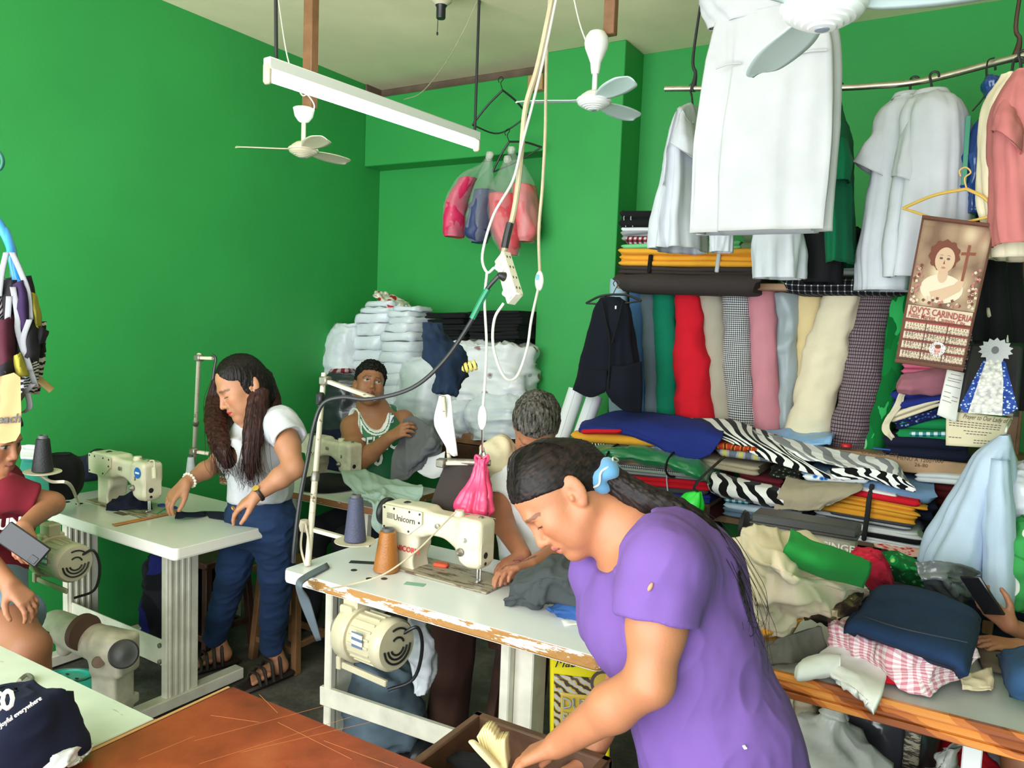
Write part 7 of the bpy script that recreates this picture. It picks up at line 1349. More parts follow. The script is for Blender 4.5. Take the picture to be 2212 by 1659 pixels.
o = loft('cloth_bag', [(PZ(1850, 1180, .98), A(.01, 0, 0), A(0, .02, 0)), (PZ(1858, 1195, .96), A(.04, 0, .02), A(0, .05, 0)), (PZ(1878, 1220, .92), A(.055, 0, .02), A(0, .07, 0)), (PZ(1895, 1255, .85), A(.05, 0, .0), A(0, .07, 0)), (PZ(1905, 1275, .80), A(.03, 0, 0), A(0, .05, 0))], cloth('red_print_cotton', 'ffffff', pattern=lambda N, L, tc: ramp(N, L, vor(N, L, tc, 10), [(0, 'efd6d2'), (.10, '3a0d14'), (.16, 'c21f38'), (.5, 'd12b45')])), None, 40, 30, folds=.2, amp=.006, rid=.008, seed=5); tag(o, 'red printed cloth bag behind the folded denim', 'bag')
zsheet('crumpled_fabric', 'green printed cloth behind the folded denim', [[(1900, 1195, .93), (1950, 1195, .92), (2010, 1230, .88)], [(1905, 1220, .90), (1960, 1225, .90), (2015, 1250, .84)], [(1915, 1255, .82), (1965, 1260, .82), (2010, 1270, .80)]], c_gprint, nu=30, nv=30, amp=.008, rid=.010, seed=6)
zsheet('plastic_sheet', 'grey crumpled plastic sheet at the back of the work table', [[(1975, 1215, .95), (2040, 1215, .96), (2110, 1235, .92)], [(1990, 1255, .90), (2050, 1260, .90), (2120, 1275, .86)], [(2010, 1295, .79), (2060, 1300, .79), (2130, 1310, .78)]], mat('grey_film', (.16, .17, .18), .2, spec=.6), cat='plastic sheet', nu=30, nv=30, amp=.008, rid=.018, rfreq=8, seed=7)
def camo(N, L, tc):
    n = N.new('ShaderNodeTexNoise'); n.inputs['Scale'].default_value = 22; n.inputs['Detail'].default_value = 1; L.new(tc.outputs['Object'], n.inputs['Vector']); return ramp(N, L, n.outputs['Fac'], [(0, '2a211b'), (.45, '3f3326'), (.55, '5c5434'), (.66, 'c0aa86')])
zsheet('crumpled_fabric', 'camouflage cloth crumpled between the cream cloth and the denim', [[(1760, 1300, .88), (1810, 1286, .89), (1870, 1276, .90)], [(1735, 1318, .88), (1795, 1315, .89), (1856, 1304, .91)], [(1745, 1342, .82), (1790, 1352, .81), (1845, 1338, .83)]], cloth('camouflage', 'ffffff', pattern=camo), nu=36, nv=36, amp=.010, rid=.012, rfreq=9, seed=8)
zsheet('crumpled_fabric', 'golden yellow cloth corner under the cream cloth', [[(1632, 1368, .83), (1680, 1346, .85), (1735, 1328, .86)], [(1640, 1378, .82), (1690, 1360, .84), (1732, 1342, .85)], [(1650, 1384, .77), (1688, 1384, .775), (1708, 1375, .785)]], c_yel, nu=24, nv=24, amp=.005, rid=.007, seed=9)
zsheet('trousers', 'grey trousers with pale piping under the yellow cloth', [[(1650, 1392, .80), (1700, 1375, .83), (1770, 1352, .85)], [(1648, 1415, .785), (1705, 1405, .80), (1780, 1385, .81)], [(1642, 1440, .765), (1710, 1428, .77), (1790, 1410, .775)]], cloth('grey_twill', (.13, .12, .105)), cat='trousers', nu=36, nv=36, thick=.012, amp=.006, rid=.009, rfreq=8, seed=10)
# folded denim trousers: a thick soft slab of three layers
dn = thing('folded_denim', 'dark blue folded denim trousers on the pink gingham, right of the heap', 'trousers', PZ(1970, 1420, .80)); M_dn = cloth('raw_denim', (.012, .030, .075), var=.18, vscale=9, bump=.2)
for i, (dz, k) in enumerate(((.0, 1.0), (.03, .985), (.058, .95))):
    z = .84+dz; C = [[(1900, 1262), (1990, 1272), (2112, 1320)], [(1862, 1310), (1960, 1330), (2105, 1365)], [(1830, 1345), (1940, 1385), (2085, 1432)]]; Ct = np.mean([PZ(x, y, z) for r in C for x, y in r], 0)
    rows = [[Ct+(PZ(x, y, z)-Ct)*k for x, y in r] for r in C]; sheet('layer', rows, M_dn, dn, 30, 36, .030, amp=.004, freq=5, rid=.004, rfreq=4, seed=20+i, lift=lambda U, V: -.020*np.abs(2*U-1)**14-.018*np.abs(2*V-1)**16)
q = PZ(1925, 1392, .872); MB().box(q, (.022, .004, .010), rotz(-.35), .001).build('red_tab', mat('red_tab', (.55, .01, .02), .6), dn, False)
MB().tube([PZ(1860, 1330, .905), PZ(1950, 1358, .93), PZ(2090, 1388, .915)], .0012, 4).tube([PZ(1845, 1340, .89), PZ(1940, 1372, .90), PZ(2080, 1410, .89)], .0012, 4).build('stitching', mat('ochre_thread', (.05, .05, .07)), dn)['kind'] = 'stuff'
c_pg = cloth('pink_gingham', 'ffffff', pattern=check_pat('f0e6e4', 'c9808c', 'e0b4bb', 16, 16, .5))
zsheet('crumpled_fabric', 'pink gingham cloth heaped under the folded denim', [[(1790, 1335, .85), (1880, 1350, .86), (1990, 1390, .87), (2105, 1395, .86)], [(1790, 1365, .83), (1880, 1390, .84), (1985, 1430, .84), (2110, 1415, .83)], [(1800, 1395, .80), (1880, 1425, .80), (1985, 1465, .80), (2090, 1445, .80)], [(1850, 1425, .768), (1910, 1452, .768), (1990, 1490, .765), (2070, 1466, .77)]], c_pg, nu=50, nv=70, thick=.006, amp=.008, freq=7, rid=.013, rfreq=7, seed=11)
zsheet('white_fabric', 'white folded cloth hanging over the table edge', [[(1800, 1392, .80), (1850, 1405, .80), (1915, 1440, .79)], [(1770, 1420, .785), (1830, 1440, .785), (1912, 1470, .78)], [(1790, 1455, .775), (1850, 1480, .782), (1905, 1500, .785)], [(1830, 1485, .772), (1860, 1508, .772), (1885, 1535, .765)]], cloth('bright_white_cotton', (.80, .79, .76)), nu=36, nv=36, thick=.016, amp=.004, rid=.005, seed=12)
o = loft('white_roll', [(PZ(1718, 1452, .775), A(0, .02, 0), A(0, 0, .015)), (PZ(1735, 1450, .778), A(0, .045, 0), A(0, 0, .026)), (PZ(1780, 1440, .785), A(0, .05, 0), A(0, 0, .028)), (PZ(1815, 1432, .79), A(0, .03, 0), A(0, 0, .02))], cloth('bright_white_cotton', (.80, .79, .76)), None, 24, 24, folds=.08, rid=.004, seed=3); tag(o, 'white rolled cloth at the left end of the pile, on the table edge', 'fabric')
zsheet('red_fabric', 'small red cloth peeping out under the pink gingham', [[(1908, 1462, .775), (1950, 1465, .775), (1988, 1480, .77)], [(1910, 1474, .765), (1950, 1480, .765), (1985, 1490, .762)]], c_red, nu=12, nv=16, thick=.010, amp=.002)
zsheet('cream_fabric', 'small pleated cream cloth at the right end of the gingham', [[(2075, 1460, .785), (2105, 1450, .79), (2140, 1445, .785)], [(2080, 1478, .775), (2110, 1478, .775), (2146, 1480, .77)], [(2078, 1488, .762), (2112, 1492, .762), (2140, 1494, .762)]], cloth('ivory_cotton', (.66, .56, .36)), nu=20, nv=30, amp=.003, rid=.006, rfreq=14)
zsheet('denim_fabric', 'blue denim piece at the right end of the work table', [[(2150, 1412, .79), (2190, 1405, .83), (2260, 1400, .85)], [(2165, 1440, .78), (2190, 1450, .84), (2260, 1460, .85)], [(2180, 1500, .77), (2200, 1510, .78), (2260, 1530, .78)]], cloth('mid_denim', (.03, .08, .17), var=.2), nu=26, nv=26, thick=.014, amp=.006, rid=.006)
zsheet('pattern_board', 'thin brown board lying at the back right of the work table', [[(2105, 1400, .765), (2212, 1400, .765)], [(2125, 1445, .765), (2212, 1462, .765)]], cloth('brown_board', (.16, .12, .09)), cat='board', nu=4, nv=4, thick=.008)
# the old black and cream machine behind the heap
sm = thing('sewing_machine', 'old sewing machine with black top behind the cream cloth, under the shelf', 'sewing machine', (-.45, 2.86, .75)); a, b_ = PY(1632, 1150, 2.86), PY(1848, 1198, 2.86); xd = nrm(b_-a); xd[2] = 0; xd = nrm(xd); ln = np.linalg.norm(b_-a); Rm = np.array([xd, np.cross(A(0, 0, 1), xd), A(0, 0, 1)]).T; c = (a+b_)/2
M_sing = mat('old_grey_cream_enamel', (.36, .33, .26), .45, var=.2, vscale=14); MB().box(c, (ln, .10, .11), Rm, .015).build('arm', M_sing, sm, False); MB().box(c+A(0, 0, .075), (ln*1.04, .12, .035), Rm, .008).box(c+A(0, 0, .058), (ln*1.06, .13, .010), Rm, .004).build('top_cover', mat('dark_enamel', (.05, .05, .048), .4), sm, False)
MB().box(c+Rm@A(-ln*.42, 0, -.17), (.09, .10, .24), Rm, .012).build('pillar', M_sing, sm, False); MB().box(A(c[0], c[1], .765), (ln*1.1, .18, .028), Rm, .006).build('bed', M_sing, sm, False); MB().lathe(c+Rm@A(-ln*.5-.03, 0, .02), [(.02, 0), (.06, .004), (.065, .015), (.05, .022)], -xd, 26).build('balance_wheel', M_blackp, sm)
text('lettering', 'SINGER', c+Rm@A(.070, -.0525, .008), xd, (0, 0, 1), .034, mat('white_enamel_lettering', (.75, .72, .62), .5), sm, bold=.02, squash=1.1)
b = MB()
for x in (.40, .47): b.lathe(c+Rm@A(ln*x, -.0505, -.01), [(.010, 0), (.010, .002)], -Rm[:, 1], 12)
b.build('oil_hole', M_blackp, sm)
o = thing('draw_bag', 'small clear bag with a bright green top hanging by the shelf', 'bag', PY(1495, 1130, 3.1)); loft('green_top', [(PY(1508, 1062, 3.1), A(.012, 0, 0), A(0, .012, 0)), (PY(1500, 1080, 3.1), A(.035, 0, -.02), A(0, .03, 0)), (PY(1488, 1100, 3.1), A(.05, 0, -.02), A(0, .04, 0))], mat('bright_green_film', (.02, .62, .04), .4), o, 24, 14, folds=.25, seed=3); loft('contents', [(PY(1490, 1098, 3.1), A(.045, 0, 0), A(0, .035, 0)), (PY(1502, 1125, 3.1), A(.045, 0, 0), A(0, .04, 0)), (PY(1512, 1142, 3.1), A(.02, 0, 0), A(0, .02, 0))], mat('pale_green_film', (.50, .58, .42), .4), o, 24, 18, folds=.2, rid=.006, seed=5)
MB().tube([A(PY(1506, 1042, 3.12)[0], 3.70, 1.10), PY(1506, 1042, 3.12), PY(1508, 1064, 3.1)], .006, 8).build('hook', M_blackp, o); MB().bar(PY(1522, 1090, 3.2), A(PY(1522, 1090, 3.2)[0], 3.2, .3), .04, .03).build('strap_post', M_wood_d, o, False)
# --- under the work table
M_dfilm = mat('smoky_film', (.05, .05, .06), .18, spec=.7); M_gfilm = mat('milky_film', (.42, .42, .38), .3, spec=.5, bump=.2, bscale=14)
def sack(name, label, c, r, m, seed, neck=False, cat='bag', crump=.018):
    c = A(*c); R = [(c+A(0, 0, -r[2]), A(r[0]*.6, 0, 0), A(0, r[1]*.6, 0)), (c+A(0, 0, -r[2]*.8), A(r[0]*.95, 0, 0), A(0, r[1]*.95, 0)), (c, A(r[0], 0, 0), A(0, r[1], 0)), (c+A(0, 0, r[2]*.7), A(r[0]*.75, 0, 0), A(0, r[1]*.75, 0)), (c+A(0, 0, r[2]), A(r[0]*.25, 0, 0), A(0, r[1]*.25, 0))]
    if neck: R += [(c+A(0, 0, r[2]*1.12), A(r[0]*.12, 0, 0), A(0, r[1]*.12, 0)), (c+A(.02, 0, r[2]*1.45), A(r[0]*.3, 0, .02), A(0, r[1]*.10, 0))]
    o = loft(name, R, m, None, 44, 40, folds=.14, ffreq=2, lfreq=3, amp=.012, freq=6, rid=crump, rfreq=7, seed=seed); return tag(o, label, cat)
sack('plastic_bag', 'milky plastic bag tied at its neck, on the floor under the work table', (-.30, 2.46, .24), (.20, .16, .24), M_gfilm, 1, True); sack('plastic_bag', 'smaller milky plastic bag beside the tied one under the work table', (.0, 2.50, .20), (.12, .14, .20), M_gfilm, 2, True)
sack('bin_bag', 'dark smoky plastic bag under the middle of the work table', (-.22, 2.80, .38), (.20, .14, .30), M_dfilm, 3); sack('cloth_heap', 'dark maroon cloth heap under the left end of the work table', (-.36, 2.86, .42), (.15, .12, .26), c_maroon, 4, cat='fabric'); sack('cloth_heap', 'tan cloth scrap hanging in the dark under the work table', (-.43, 2.62, .45), (.06, .05, .09), c_khaki, 5, cat='fabric', crump=.02)
sack('cloth_heap', 'red cloth heap on the floor under the work table', (.05, 2.86, .16), (.13, .12, .16), c_red, 6, cat='fabric'); sack('plastic_bag', 'grey plastic bag behind the rust spotted leg', (.10, 3.05, .30), (.16, .15, .30), mat('grey_dull_film', (.20, .20, .22), .35), 7)
bd = mat('dark_storage', (.03, .028, .03), .8)
for x, w, m_, lb in ((-1.35, .5, c_black, 'black bale of cloth added to fill the dark under the shelves'), (-.3, .45, c_dgrey, 'dark grey bale of cloth added to fill the dark under the shelves'), (.25, .45, c_navy, 'navy bale of cloth added to fill the dark under the shelves')): tag(folded('filler_bale', lb, (x-w/2, 3.80, .01), (x+w/2, 3.80, .01), .58, .40, 5, m_, seed=70+int(x*9), wob=.012), None)  # added bales that fill the dark space below the lowest board
# ---------------------------------------------------------------- thread stands, cones and small things
def cone(label, p, ax, h, m, dish=None, name='thread_cone', r=.031):
    p = A(*p); r_ = thing(name, label, 'thread cone', p); ax = nrm(ax)
    b = MB(); n = 34; prof = [(r*.9, 0), (r, .003)]
    for i in range(n): t = i/(n-1); rr = r*(1-.36*t); prof += [(rr, .004+t*(h-.016)), (rr-.0009, .004+(t+.5/(n-1))*(h-.016))]
    prof += [(r*.50, h-.008)]; b.lathe(p, prof, ax, 26); b.build('thread', m, r_, True, 60); b = MB().lathe(p+ax*(h-.010), [(r*.46, 0), (r*.46, .012), (r*.30, .013), (r*.28, .002)], ax, 18); b.build('core', mat('grey_core', (.10, .10, .10), .5), r_)
    if dish: MB().lathe(p-ax*.006, [(.01, -.004), (dish*.8, .0), (dish, .004), (dish, .006), (.01, .003)], ax, 30).build('dish', MATS['cream_plastic'], r_)
    return r_
def stand(label, base, topp, arms, extra=None, r=.010):
    base, topp = A(*base), A(*topp); rt_ = thing('thread_stand', label, 'thread stand', base); MB().tube([base, base*.55+topp*.45], r*1.15, 10, 4).build('lower_pole', M_rust, rt_); MB().tube([base*.56+topp*.44, topp], r, 10, 4).build('upper_pole', M_rust, rt_)
    MB().lathe(base*.55+topp*.45, [(r*1.3, -.015), (r*1.5, -.01), (r*1.5, .01), (r*1.2, .02)], topp-base, 14).build('collar', M_steel_dull, rt_)
    for a, b in arms: MB().bar(a, b, .020, .014, .002).build('arm', M_rust, rt_, False); MB().box(a, (.035, .035, .03), None, .004).build('clamp', M_steel_dull, rt_, False)
    return rt_
pb = A(-1.955, 1.925, .772); pt = D(700, 806, 2.84)
s1 = stand('rusty cream thread stand rising from the left end of the chipped white table', pb, pt, [(D(703, 822, 2.83), D(812, 862, 2.74)), (D(663, 1140, 2.75), D(800, 1178, 2.70))])
MB().tube([D(655, 1132, 2.72), D(650, 1180, 2.72), D(660, 1222, 2.72)], .004, 6).tube([D(660, 1130, 2.72), D(668, 1180, 2.72), D(662, 1225, 2.72)], .004, 6).lathe(D(657, 1135, 2.74), [(.014, -.02), (.018, 0), (.014, .02)], (0, 0, 1), 14).build('tied_cloth_strips', mat('ivory_strip', (.55, .48, .36), .7), s1)
MB().box(D(692, 862, 2.82), (.03, .03, .05), None, .008).build('black_knob', M_blackp, s1, False)
cone('navy grey thread cone on a dish, held by the thread stand', D(767, 1168, 2.66), (0, 0, 1), .158, mat('navy_grey_thread', (.060, .065, .115), .6, bump=.3, bscale=200), .070, r=.038); cone('copper brown thread cone standing on the white table beside the machine', PZ(834, 1232, .773), (.03, 0, 1), .148, mat('copper_thread', (.36, .13, .022), .35, bump=.2, bscale=200), r=.045)
o = MB().tube([PZ(690, 1275, .775), D(760, 1262, 2.52), D(830, 1240, 2.5), D(900, 1190, 2.52), D(950, 1140, 2.55), D(985, 1105, 2.58)], .0030, 8).build('machine_cable', M_wire); tag(o, 'white cord looping from the machine top down across the table', 'cord')
stand('thin rusty stand behind the centre machine, white cloth strips hung on it', (-1.62, 2.36, .772), D(958, 856, 2.78), [(D(955, 1000, 2.80), D(1040, 1000, 2.80))], r=.008)
zs = lambda name, label, rows, m, cat='fabric', group=None, **k: tag(sheet(name, net(rows, D), m, None, **k), label, cat, group)
zs('white_strip', 'white cloth strip hanging from the thin stand', [[(948, 856, 2.80), (966, 852, 2.80), (974, 856, 2.80)], [(938, 915, 2.80), (962, 915, 2.79), (980, 915, 2.80)], [(968, 970, 2.80), (978, 985, 2.79), (988, 984, 2.80)]], c_wht, nu=24, nv=14, amp=.004, rid=.004)
o = loft('denim_trousers', [(D(938, 698, 2.9), A(.03, 0, 0), A(0, .03, 0)), (D(945, 725, 2.9), A(.045, 0, -.02), A(0, .04, 0)), (D(965, 765, 2.9), A(.07, 0, .0), A(0, .06, 0)), (D(970, 800, 2.9), A(.055, 0, .0), A(0, .055, 0)), (D(962, 845, 2.9), A(.05, 0, 0), A(0, .045, 0)), (D(958, 852, 2.9), A(.03, 0, 0), A(0, .03, 0))], cloth('faded_dark_denim', (.010, .020, .042), var=.3, vscale=14), None, 40, 40, folds=.22, ffreq=1.8, lfreq=3, amp=.006, rid=.012, rfreq=9, seed=6); tag(o, 'dark denim trousers bundled over the top of the thin stand', 'trousers')
o = thing('ribbon_spool', 'yellow banded spool beside the bundled denim', 'spool', D(1005, 796, 2.88)); b = MB()
for i in range(5): b.cyl(D(986+9*i, 800-2.6*i, 2.88), D(993+9*i, 798-2.6*i, 2.88), .020, n=18, bev=.15)
b.build('yellow_bands', mat('yellow_band', (.70, .58, .14), .5), o); MB().cyl(D(970, 804, 2.9), D(1030, 788, 2.88), .008).build('core', M_wood_d, o)
zs('brown_skirt', 'dark brown cloth hanging from the thin stand, behind the centre machine', [[(962, 1000, 2.82), (1000, 1004, 2.80), (1045, 1008, 2.80)], [(940, 1060, 2.80), (995, 1062, 2.78), (1050, 1066, 2.79)], [(925, 1108, 2.80), (990, 1112, 2.78), (1056, 1120, 2.79)]], c_dbr, nu=30, nv=30, thick=.008, amp=.005, rid=.004)
tag(MB().cyl(D(948, 996, 2.81), D(1060, 1000, 2.79), .012).build('steel_bar', M_steel_dull), 'steel bar carrying the dark brown cloth', 'bar')
o = loft('cream_cushion', [(D(1040, 985, 2.95), A(.02, 0, 0), A(0, .02, 0)), (D(1048, 985, 2.95), A(0, 0, .06), A(0, .05, 0)), (D(1075, 985, 2.95), A(0, 0, .085), A(0, .06, 0)), (D(1105, 990, 2.95), A(0, 0, .07), A(0, .05, 0)), (D(1115, 990, 2.95), A(0, 0, .02), A(0, .02, 0))], cloth('pale_cream_cloth', (.72, .64, .42)), None, 30, 24, folds=.15, rid=.010, seed=4); tag(o, 'pale cream cloth bundle left of the grey haired man', 'fabric')
# pink bag on its clip
pk = thing('plastic_bag', 'bright pink plastic bag hanging from a clip over the centre machine', 'bag', D(1030, 1105, 2.76)); M_pk = mat('pink_film', (.80, .06, .17), .3, spec=.5); R = lambda rows: [(D(x, y, 2.76), A(hw*2.76/F_PX, 0, 0), A(0, hd, 0)) for x, y, hw, hd in rows]
loft('bag', R([(1042, 990, 16, .02), (1040, 1008, 13, .018), (1036, 1040, 22, .03), (1030, 1070, 34, .05), (1026, 1095, 42, .06), (1026, 1110, 34, .05)]), M_pk, pk, 60, 40, folds=.22, ffreq=4.5, lfreq=.8, amp=.002, rid=.004, rfreq=12, seed=7)
for s_ in (-1, 1): MB().tube([D(1041+s_*6, 1000, 2.75), D(1041+s_*14, 992, 2.75), D(1041+s_*12, 984, 2.75), D(1041+s_*3, 990, 2.75)], .005, 6).build('handle', M_pk, pk)
MB().tube([D(1042, 925, 2.62), D(1042, 978, 2.76)], .004, 6, 3).bar(D(1042, 966, 2.76), D(1036, 992, 2.76), .006, .012).bar(D(1042, 966, 2.76), D(1048, 992, 2.76), .006, .012).build('clip', M_steel, pk)
# on the centre table
tag(MB().box(PZ(953, 1220, .782), (.055, .034, .014), rotz(.2), .006).build('tailors_chalk', mat('orange_red_soap', (.72, .10, .04), .5), None, False), 'orange red chalk piece on the machine bed', 'chalk')
gt = lambda name, label, rows, m, cat='fabric', f=PZ, **k: tag(sheet(name, net(rows, f), m, None, **k), label, cat)
gt('trousers', 'dark grey trousers heaped on the right of the chipped white table', [[(1125, 1240, .86), (1180, 1200, .92), (1240, 1195, .93), (1300, 1200, .92)], [(1100, 1270, .82), (1165, 1240, .90), (1230, 1240, .91), (1300, 1250, .90)], [(1086, 1298, .785), (1150, 1285, .83), (1215, 1280, .85), (1300, 1300, .85)], [(1090, 1306, .776), (1150, 1314, .778), (1200, 1305, .79), (1290, 1330, .79)]], cloth('dark_grey_twill', (.060, .068, .070)), 'trousers', nu=60, nv=60, thick=.008, amp=.008, freq=6, rid=.012, rfreq=6, seed=3)
gt('denim_trousers', 'blue denim trousers peeping out under the dark grey ones', [[(1180, 1310, .80), (1230, 1295, .81), (1300, 1310, .81)], [(1195, 1322, .79), (1235, 1320, .80), (1300, 1335, .80)], [(1205, 1328, .775), (1245, 1336, .775), (1300, 1345, .776)]], cloth('bright_denim', (.035, .10, .30), var=.2), 'trousers', nu=24, nv=24, thick=.008, amp=.005, rid=.008, rfreq=9)
gt('paper_scrap', 'scrap of white paper under the blue denim', [[(1212, 1338, .7725), (1255, 1334, .7725)], [(1220, 1352, .7725), (1266, 1348, .7725)]], M_paper, 'paper', nu=4, nv=4, thick=.001)
o = sheet('grey_strap', [[PZ(706, 1216, .775), PZ(712, 1226, .775)], [PZ(660, 1240, .777), PZ(668, 1250, .777)], [PZ(640, 1258, .772), PZ(652, 1268, .77)], [D(645, 1290, 2.60), D(668, 1294, 2.58)], [D(660, 1330, 2.62), D(680, 1332, 2.60)], [D(684, 1385, 2.66), D(694, 1382, 2.64)]], cloth('grey_blue_webbing', (.12, .15, .17)), None, 30, 8, .004); tag(o, 'grey blue strap tied round the left end of the white table', 'strap')
# left table
gt('black_cloth', 'black cloth draped behind the small cream machine', [[(165, 985, .93), (220, 978, .96), (272, 982, .97)], [(130, 1010, .88), (200, 1008, .91), (258, 1000, .93)], [(95, 1040, .80), (170, 1042, .80), (235, 1030, .82)]], c_navy, nu=30, nv=30, amp=.004, rid=.007)
o = loft('black_cushion', [(D(130, 1075, 3.25), A(.06, 0, 0), A(0, .05, 0)), (D(130, 1045, 3.25), A(.085, 0, 0), A(0, .08, 0)), (D(132, 1000, 3.25), A(.08, 0, 0), A(0, .08, 0)), (D(132, 980, 3.25), A(.04, 0, 0), A(0, .04, 0))], c_black, None, 30, 20, folds=.1, seed=3); tag(o, 'round black cushion beside the black thread cone', 'cushion')
cone('black thread cone on a cream dish at the left table', D(92, 1018, 2.72), (.04, 0, 1), .125, mat('black_thread', (.012, .012, .013), .6, bump=.3, bscale=200), .060, r=.034); tag(MB().tube([D(80, 1022, 2.72), D(110, 1040, 2.74), D(150, 1046, 2.78), PZ(170, 1090, .775)], .006, 8).build('stand_arm', M_rust), 'cream arm holding the dish of the black cone', 'thread stand')
gt('teal_cloth', 'teal cloth piled behind the girl at the left wall', [[(45, 985, 3.22), (72, 985, 3.2), (98, 1000, 3.2)], [(42, 1015, 3.15), (75, 1020, 3.12), (104, 1035, 3.12)], [(46, 1060, 3.1), (80, 1075, 3.08), (110, 1085, 3.08)]], cloth('teal_cotton', (.05, .30, .24)), f=D, nu=20, nv=20, amp=.006, rid=.010); gt('white_cloth', 'white cloth on top of the teal cloth', [[(42, 962, 3.2), (62, 958, 3.2), (90, 966, 3.2)], [(44, 988, 3.12), (66, 990, 3.12), (96, 992, 3.12)]], c_wht, f=D, nu=18, nv=18, amp=.006, rid=.010, thick=.01)
rl_ = thing('ruler', 'orange wooden ruler lying across the left table', 'ruler', PZ(318, 1120, .773)); MB().bar(PZ(246, 1134, .7745), PZ(390, 1104, .7745), .030, .003, .001).build('blade', mat('orange_wood', (.50, .17, .04), .45, var=.2), rl_, False)
sc_ = thing('scissors', 'blue handled scissors under the hand of the standing woman', 'scissors', PZ(365, 1095, .773)); M_bh = mat('blue_handle', (.02, .05, .22), .4)
for (x, y) in ((352, 1092), (372, 1097)): c = PZ(x, y, .779); MB().tube([c+A(.022*cos(t), .015*sin(t), 0) for t in np.linspace(0, 2*pi, 13)], .005, 6).build('handle_ring', M_bh, sc_)
MB().bar(PZ(360, 1098, .778), PZ(338, 1112, .776), .012, .003, .001).build('blade', M_steel, sc_, False)
gt('navy_strip', 'navy cloth strip lying flat near the right edge of the left table', [[(440, 1104, .774), (480, 1106, .775), (500, 1112, .774)], [(452, 1118, .774), (490, 1124, .775), (516, 1130, .774)]], c_navy, nu=10, nv=16, thick=.003, amp=.001); gt('navy_strip', 'twisted end of navy cloth beside the flat strip', [[(378, 1104, .79), (395, 1106, .80), (440, 1106, .776)], [(376, 1118, .776), (400, 1118, .785), (446, 1114, .775)]], c_navy, nu=14, nv=20, thick=.003, amp=.005, rid=.006)
gt('navy_cloth', 'navy cloth under the needle of the small cream machine', [[(240, 1075, .80), (280, 1066, .82), (322, 1072, .81)], [(228, 1100, .776), (275, 1102, .779), (330, 1100, .778)]], c_navy, nu=20, nv=24, thick=.004, amp=.006, rid=.010, rfreq=10)
s2 = stand('tape wrapped thread stand behind the standing woman', PZ(418, 1015, .772), D(430, 766, 3.55), [(D(430, 773, 3.55), D(460, 774, 3.50)), (D(420, 975, 3.5), D(452, 980, 3.5))]); cone('white thread cone on the back table, left of the standing woman', PZ(412, 1024, .773), (0, 0, 1), .10, mat('white_thread', (.68, .70, .74), .6), r=.026)
MB().tube([D(458, 766, 3.5), D(466, 775, 3.5), D(462, 800, 3.5), D(456, 850, 3.5)], .006, 6).build('black_tape', M_blackp, s2)
# back table
gt('black_cloth', 'black folded cloth on the back table, near the standing woman', [[(662, 1032, .815), (700, 1024, .82), (748, 1026, .815)], [(654, 1048, .80), (700, 1048, .81), (758, 1046, .80)], [(650, 1060, .777), (700, 1064, .778), (760, 1058, .777)]], c_black, nu=24, nv=24, thick=.01, amp=.003)
o = sheet('pale_green_trousers', net([[(735, 1022, 3.72), (790, 1020, 3.75), (850, 1035, 3.7), (905, 1050, 3.62)], [(745, 1038, 3.62), (800, 1048, 3.6), (855, 1055, 3.55), (915, 1062, 3.5)], [(765, 1065, 3.56), (810, 1068, 3.5), (860, 1076, 3.48), (905, 1080, 3.45)], [(800, 1085, 3.46), (820, 1100, 3.42), (848, 1098, 3.42), (890, 1092, 3.43)], [(810, 1130, 3.44), (825, 1160, 3.42), (842, 1150, 3.42), (858, 1110, 3.43)]], D), cloth('sage_green_cotton', (.30, .40, .33)), None, 60, 60, .006, amp=.012, freq=6, rid=.014, rfreq=6, seed=5); tag(o, 'sage green trousers spilling over the front of the back table', 'trousers')
o = sheet('grey_trousers', net([[(874, 908, 4.06), (898, 900, 4.04), (930, 925, 3.98), (955, 930, 3.95)], [(862, 950, 4.04), (890, 948, 3.97), (930, 955, 3.88), (958, 958, 3.9)], [(845, 990, 3.92), (885, 1000, 3.86), (915, 985, 3.86), (955, 980, 3.9)], [(840, 1040, 3.9), (880, 1035, 3.86), (915, 1010, 3.88), (945, 1002, 3.9)]], D), cloth('mid_grey_cotton', (.13, .13, .14)), None, 50, 50, .008, amp=.014, freq=6, rid=.016, rfreq=6, seed=6); tag(o, 'grey trousers the man in green is holding', 'trousers')
zs('white_lining', 'white lining hanging out of the held grey trousers', [[(905, 990, 3.90), (940, 985, 3.90), (962, 975, 3.90)], [(900, 1015, 3.88), (930, 1020, 3.88), (958, 1010, 3.88)], [(915, 1028, 3.88), (935, 1034, 3.88), (950, 1030, 3.88)]], c_wht, nu=18, nv=18, amp=.004)
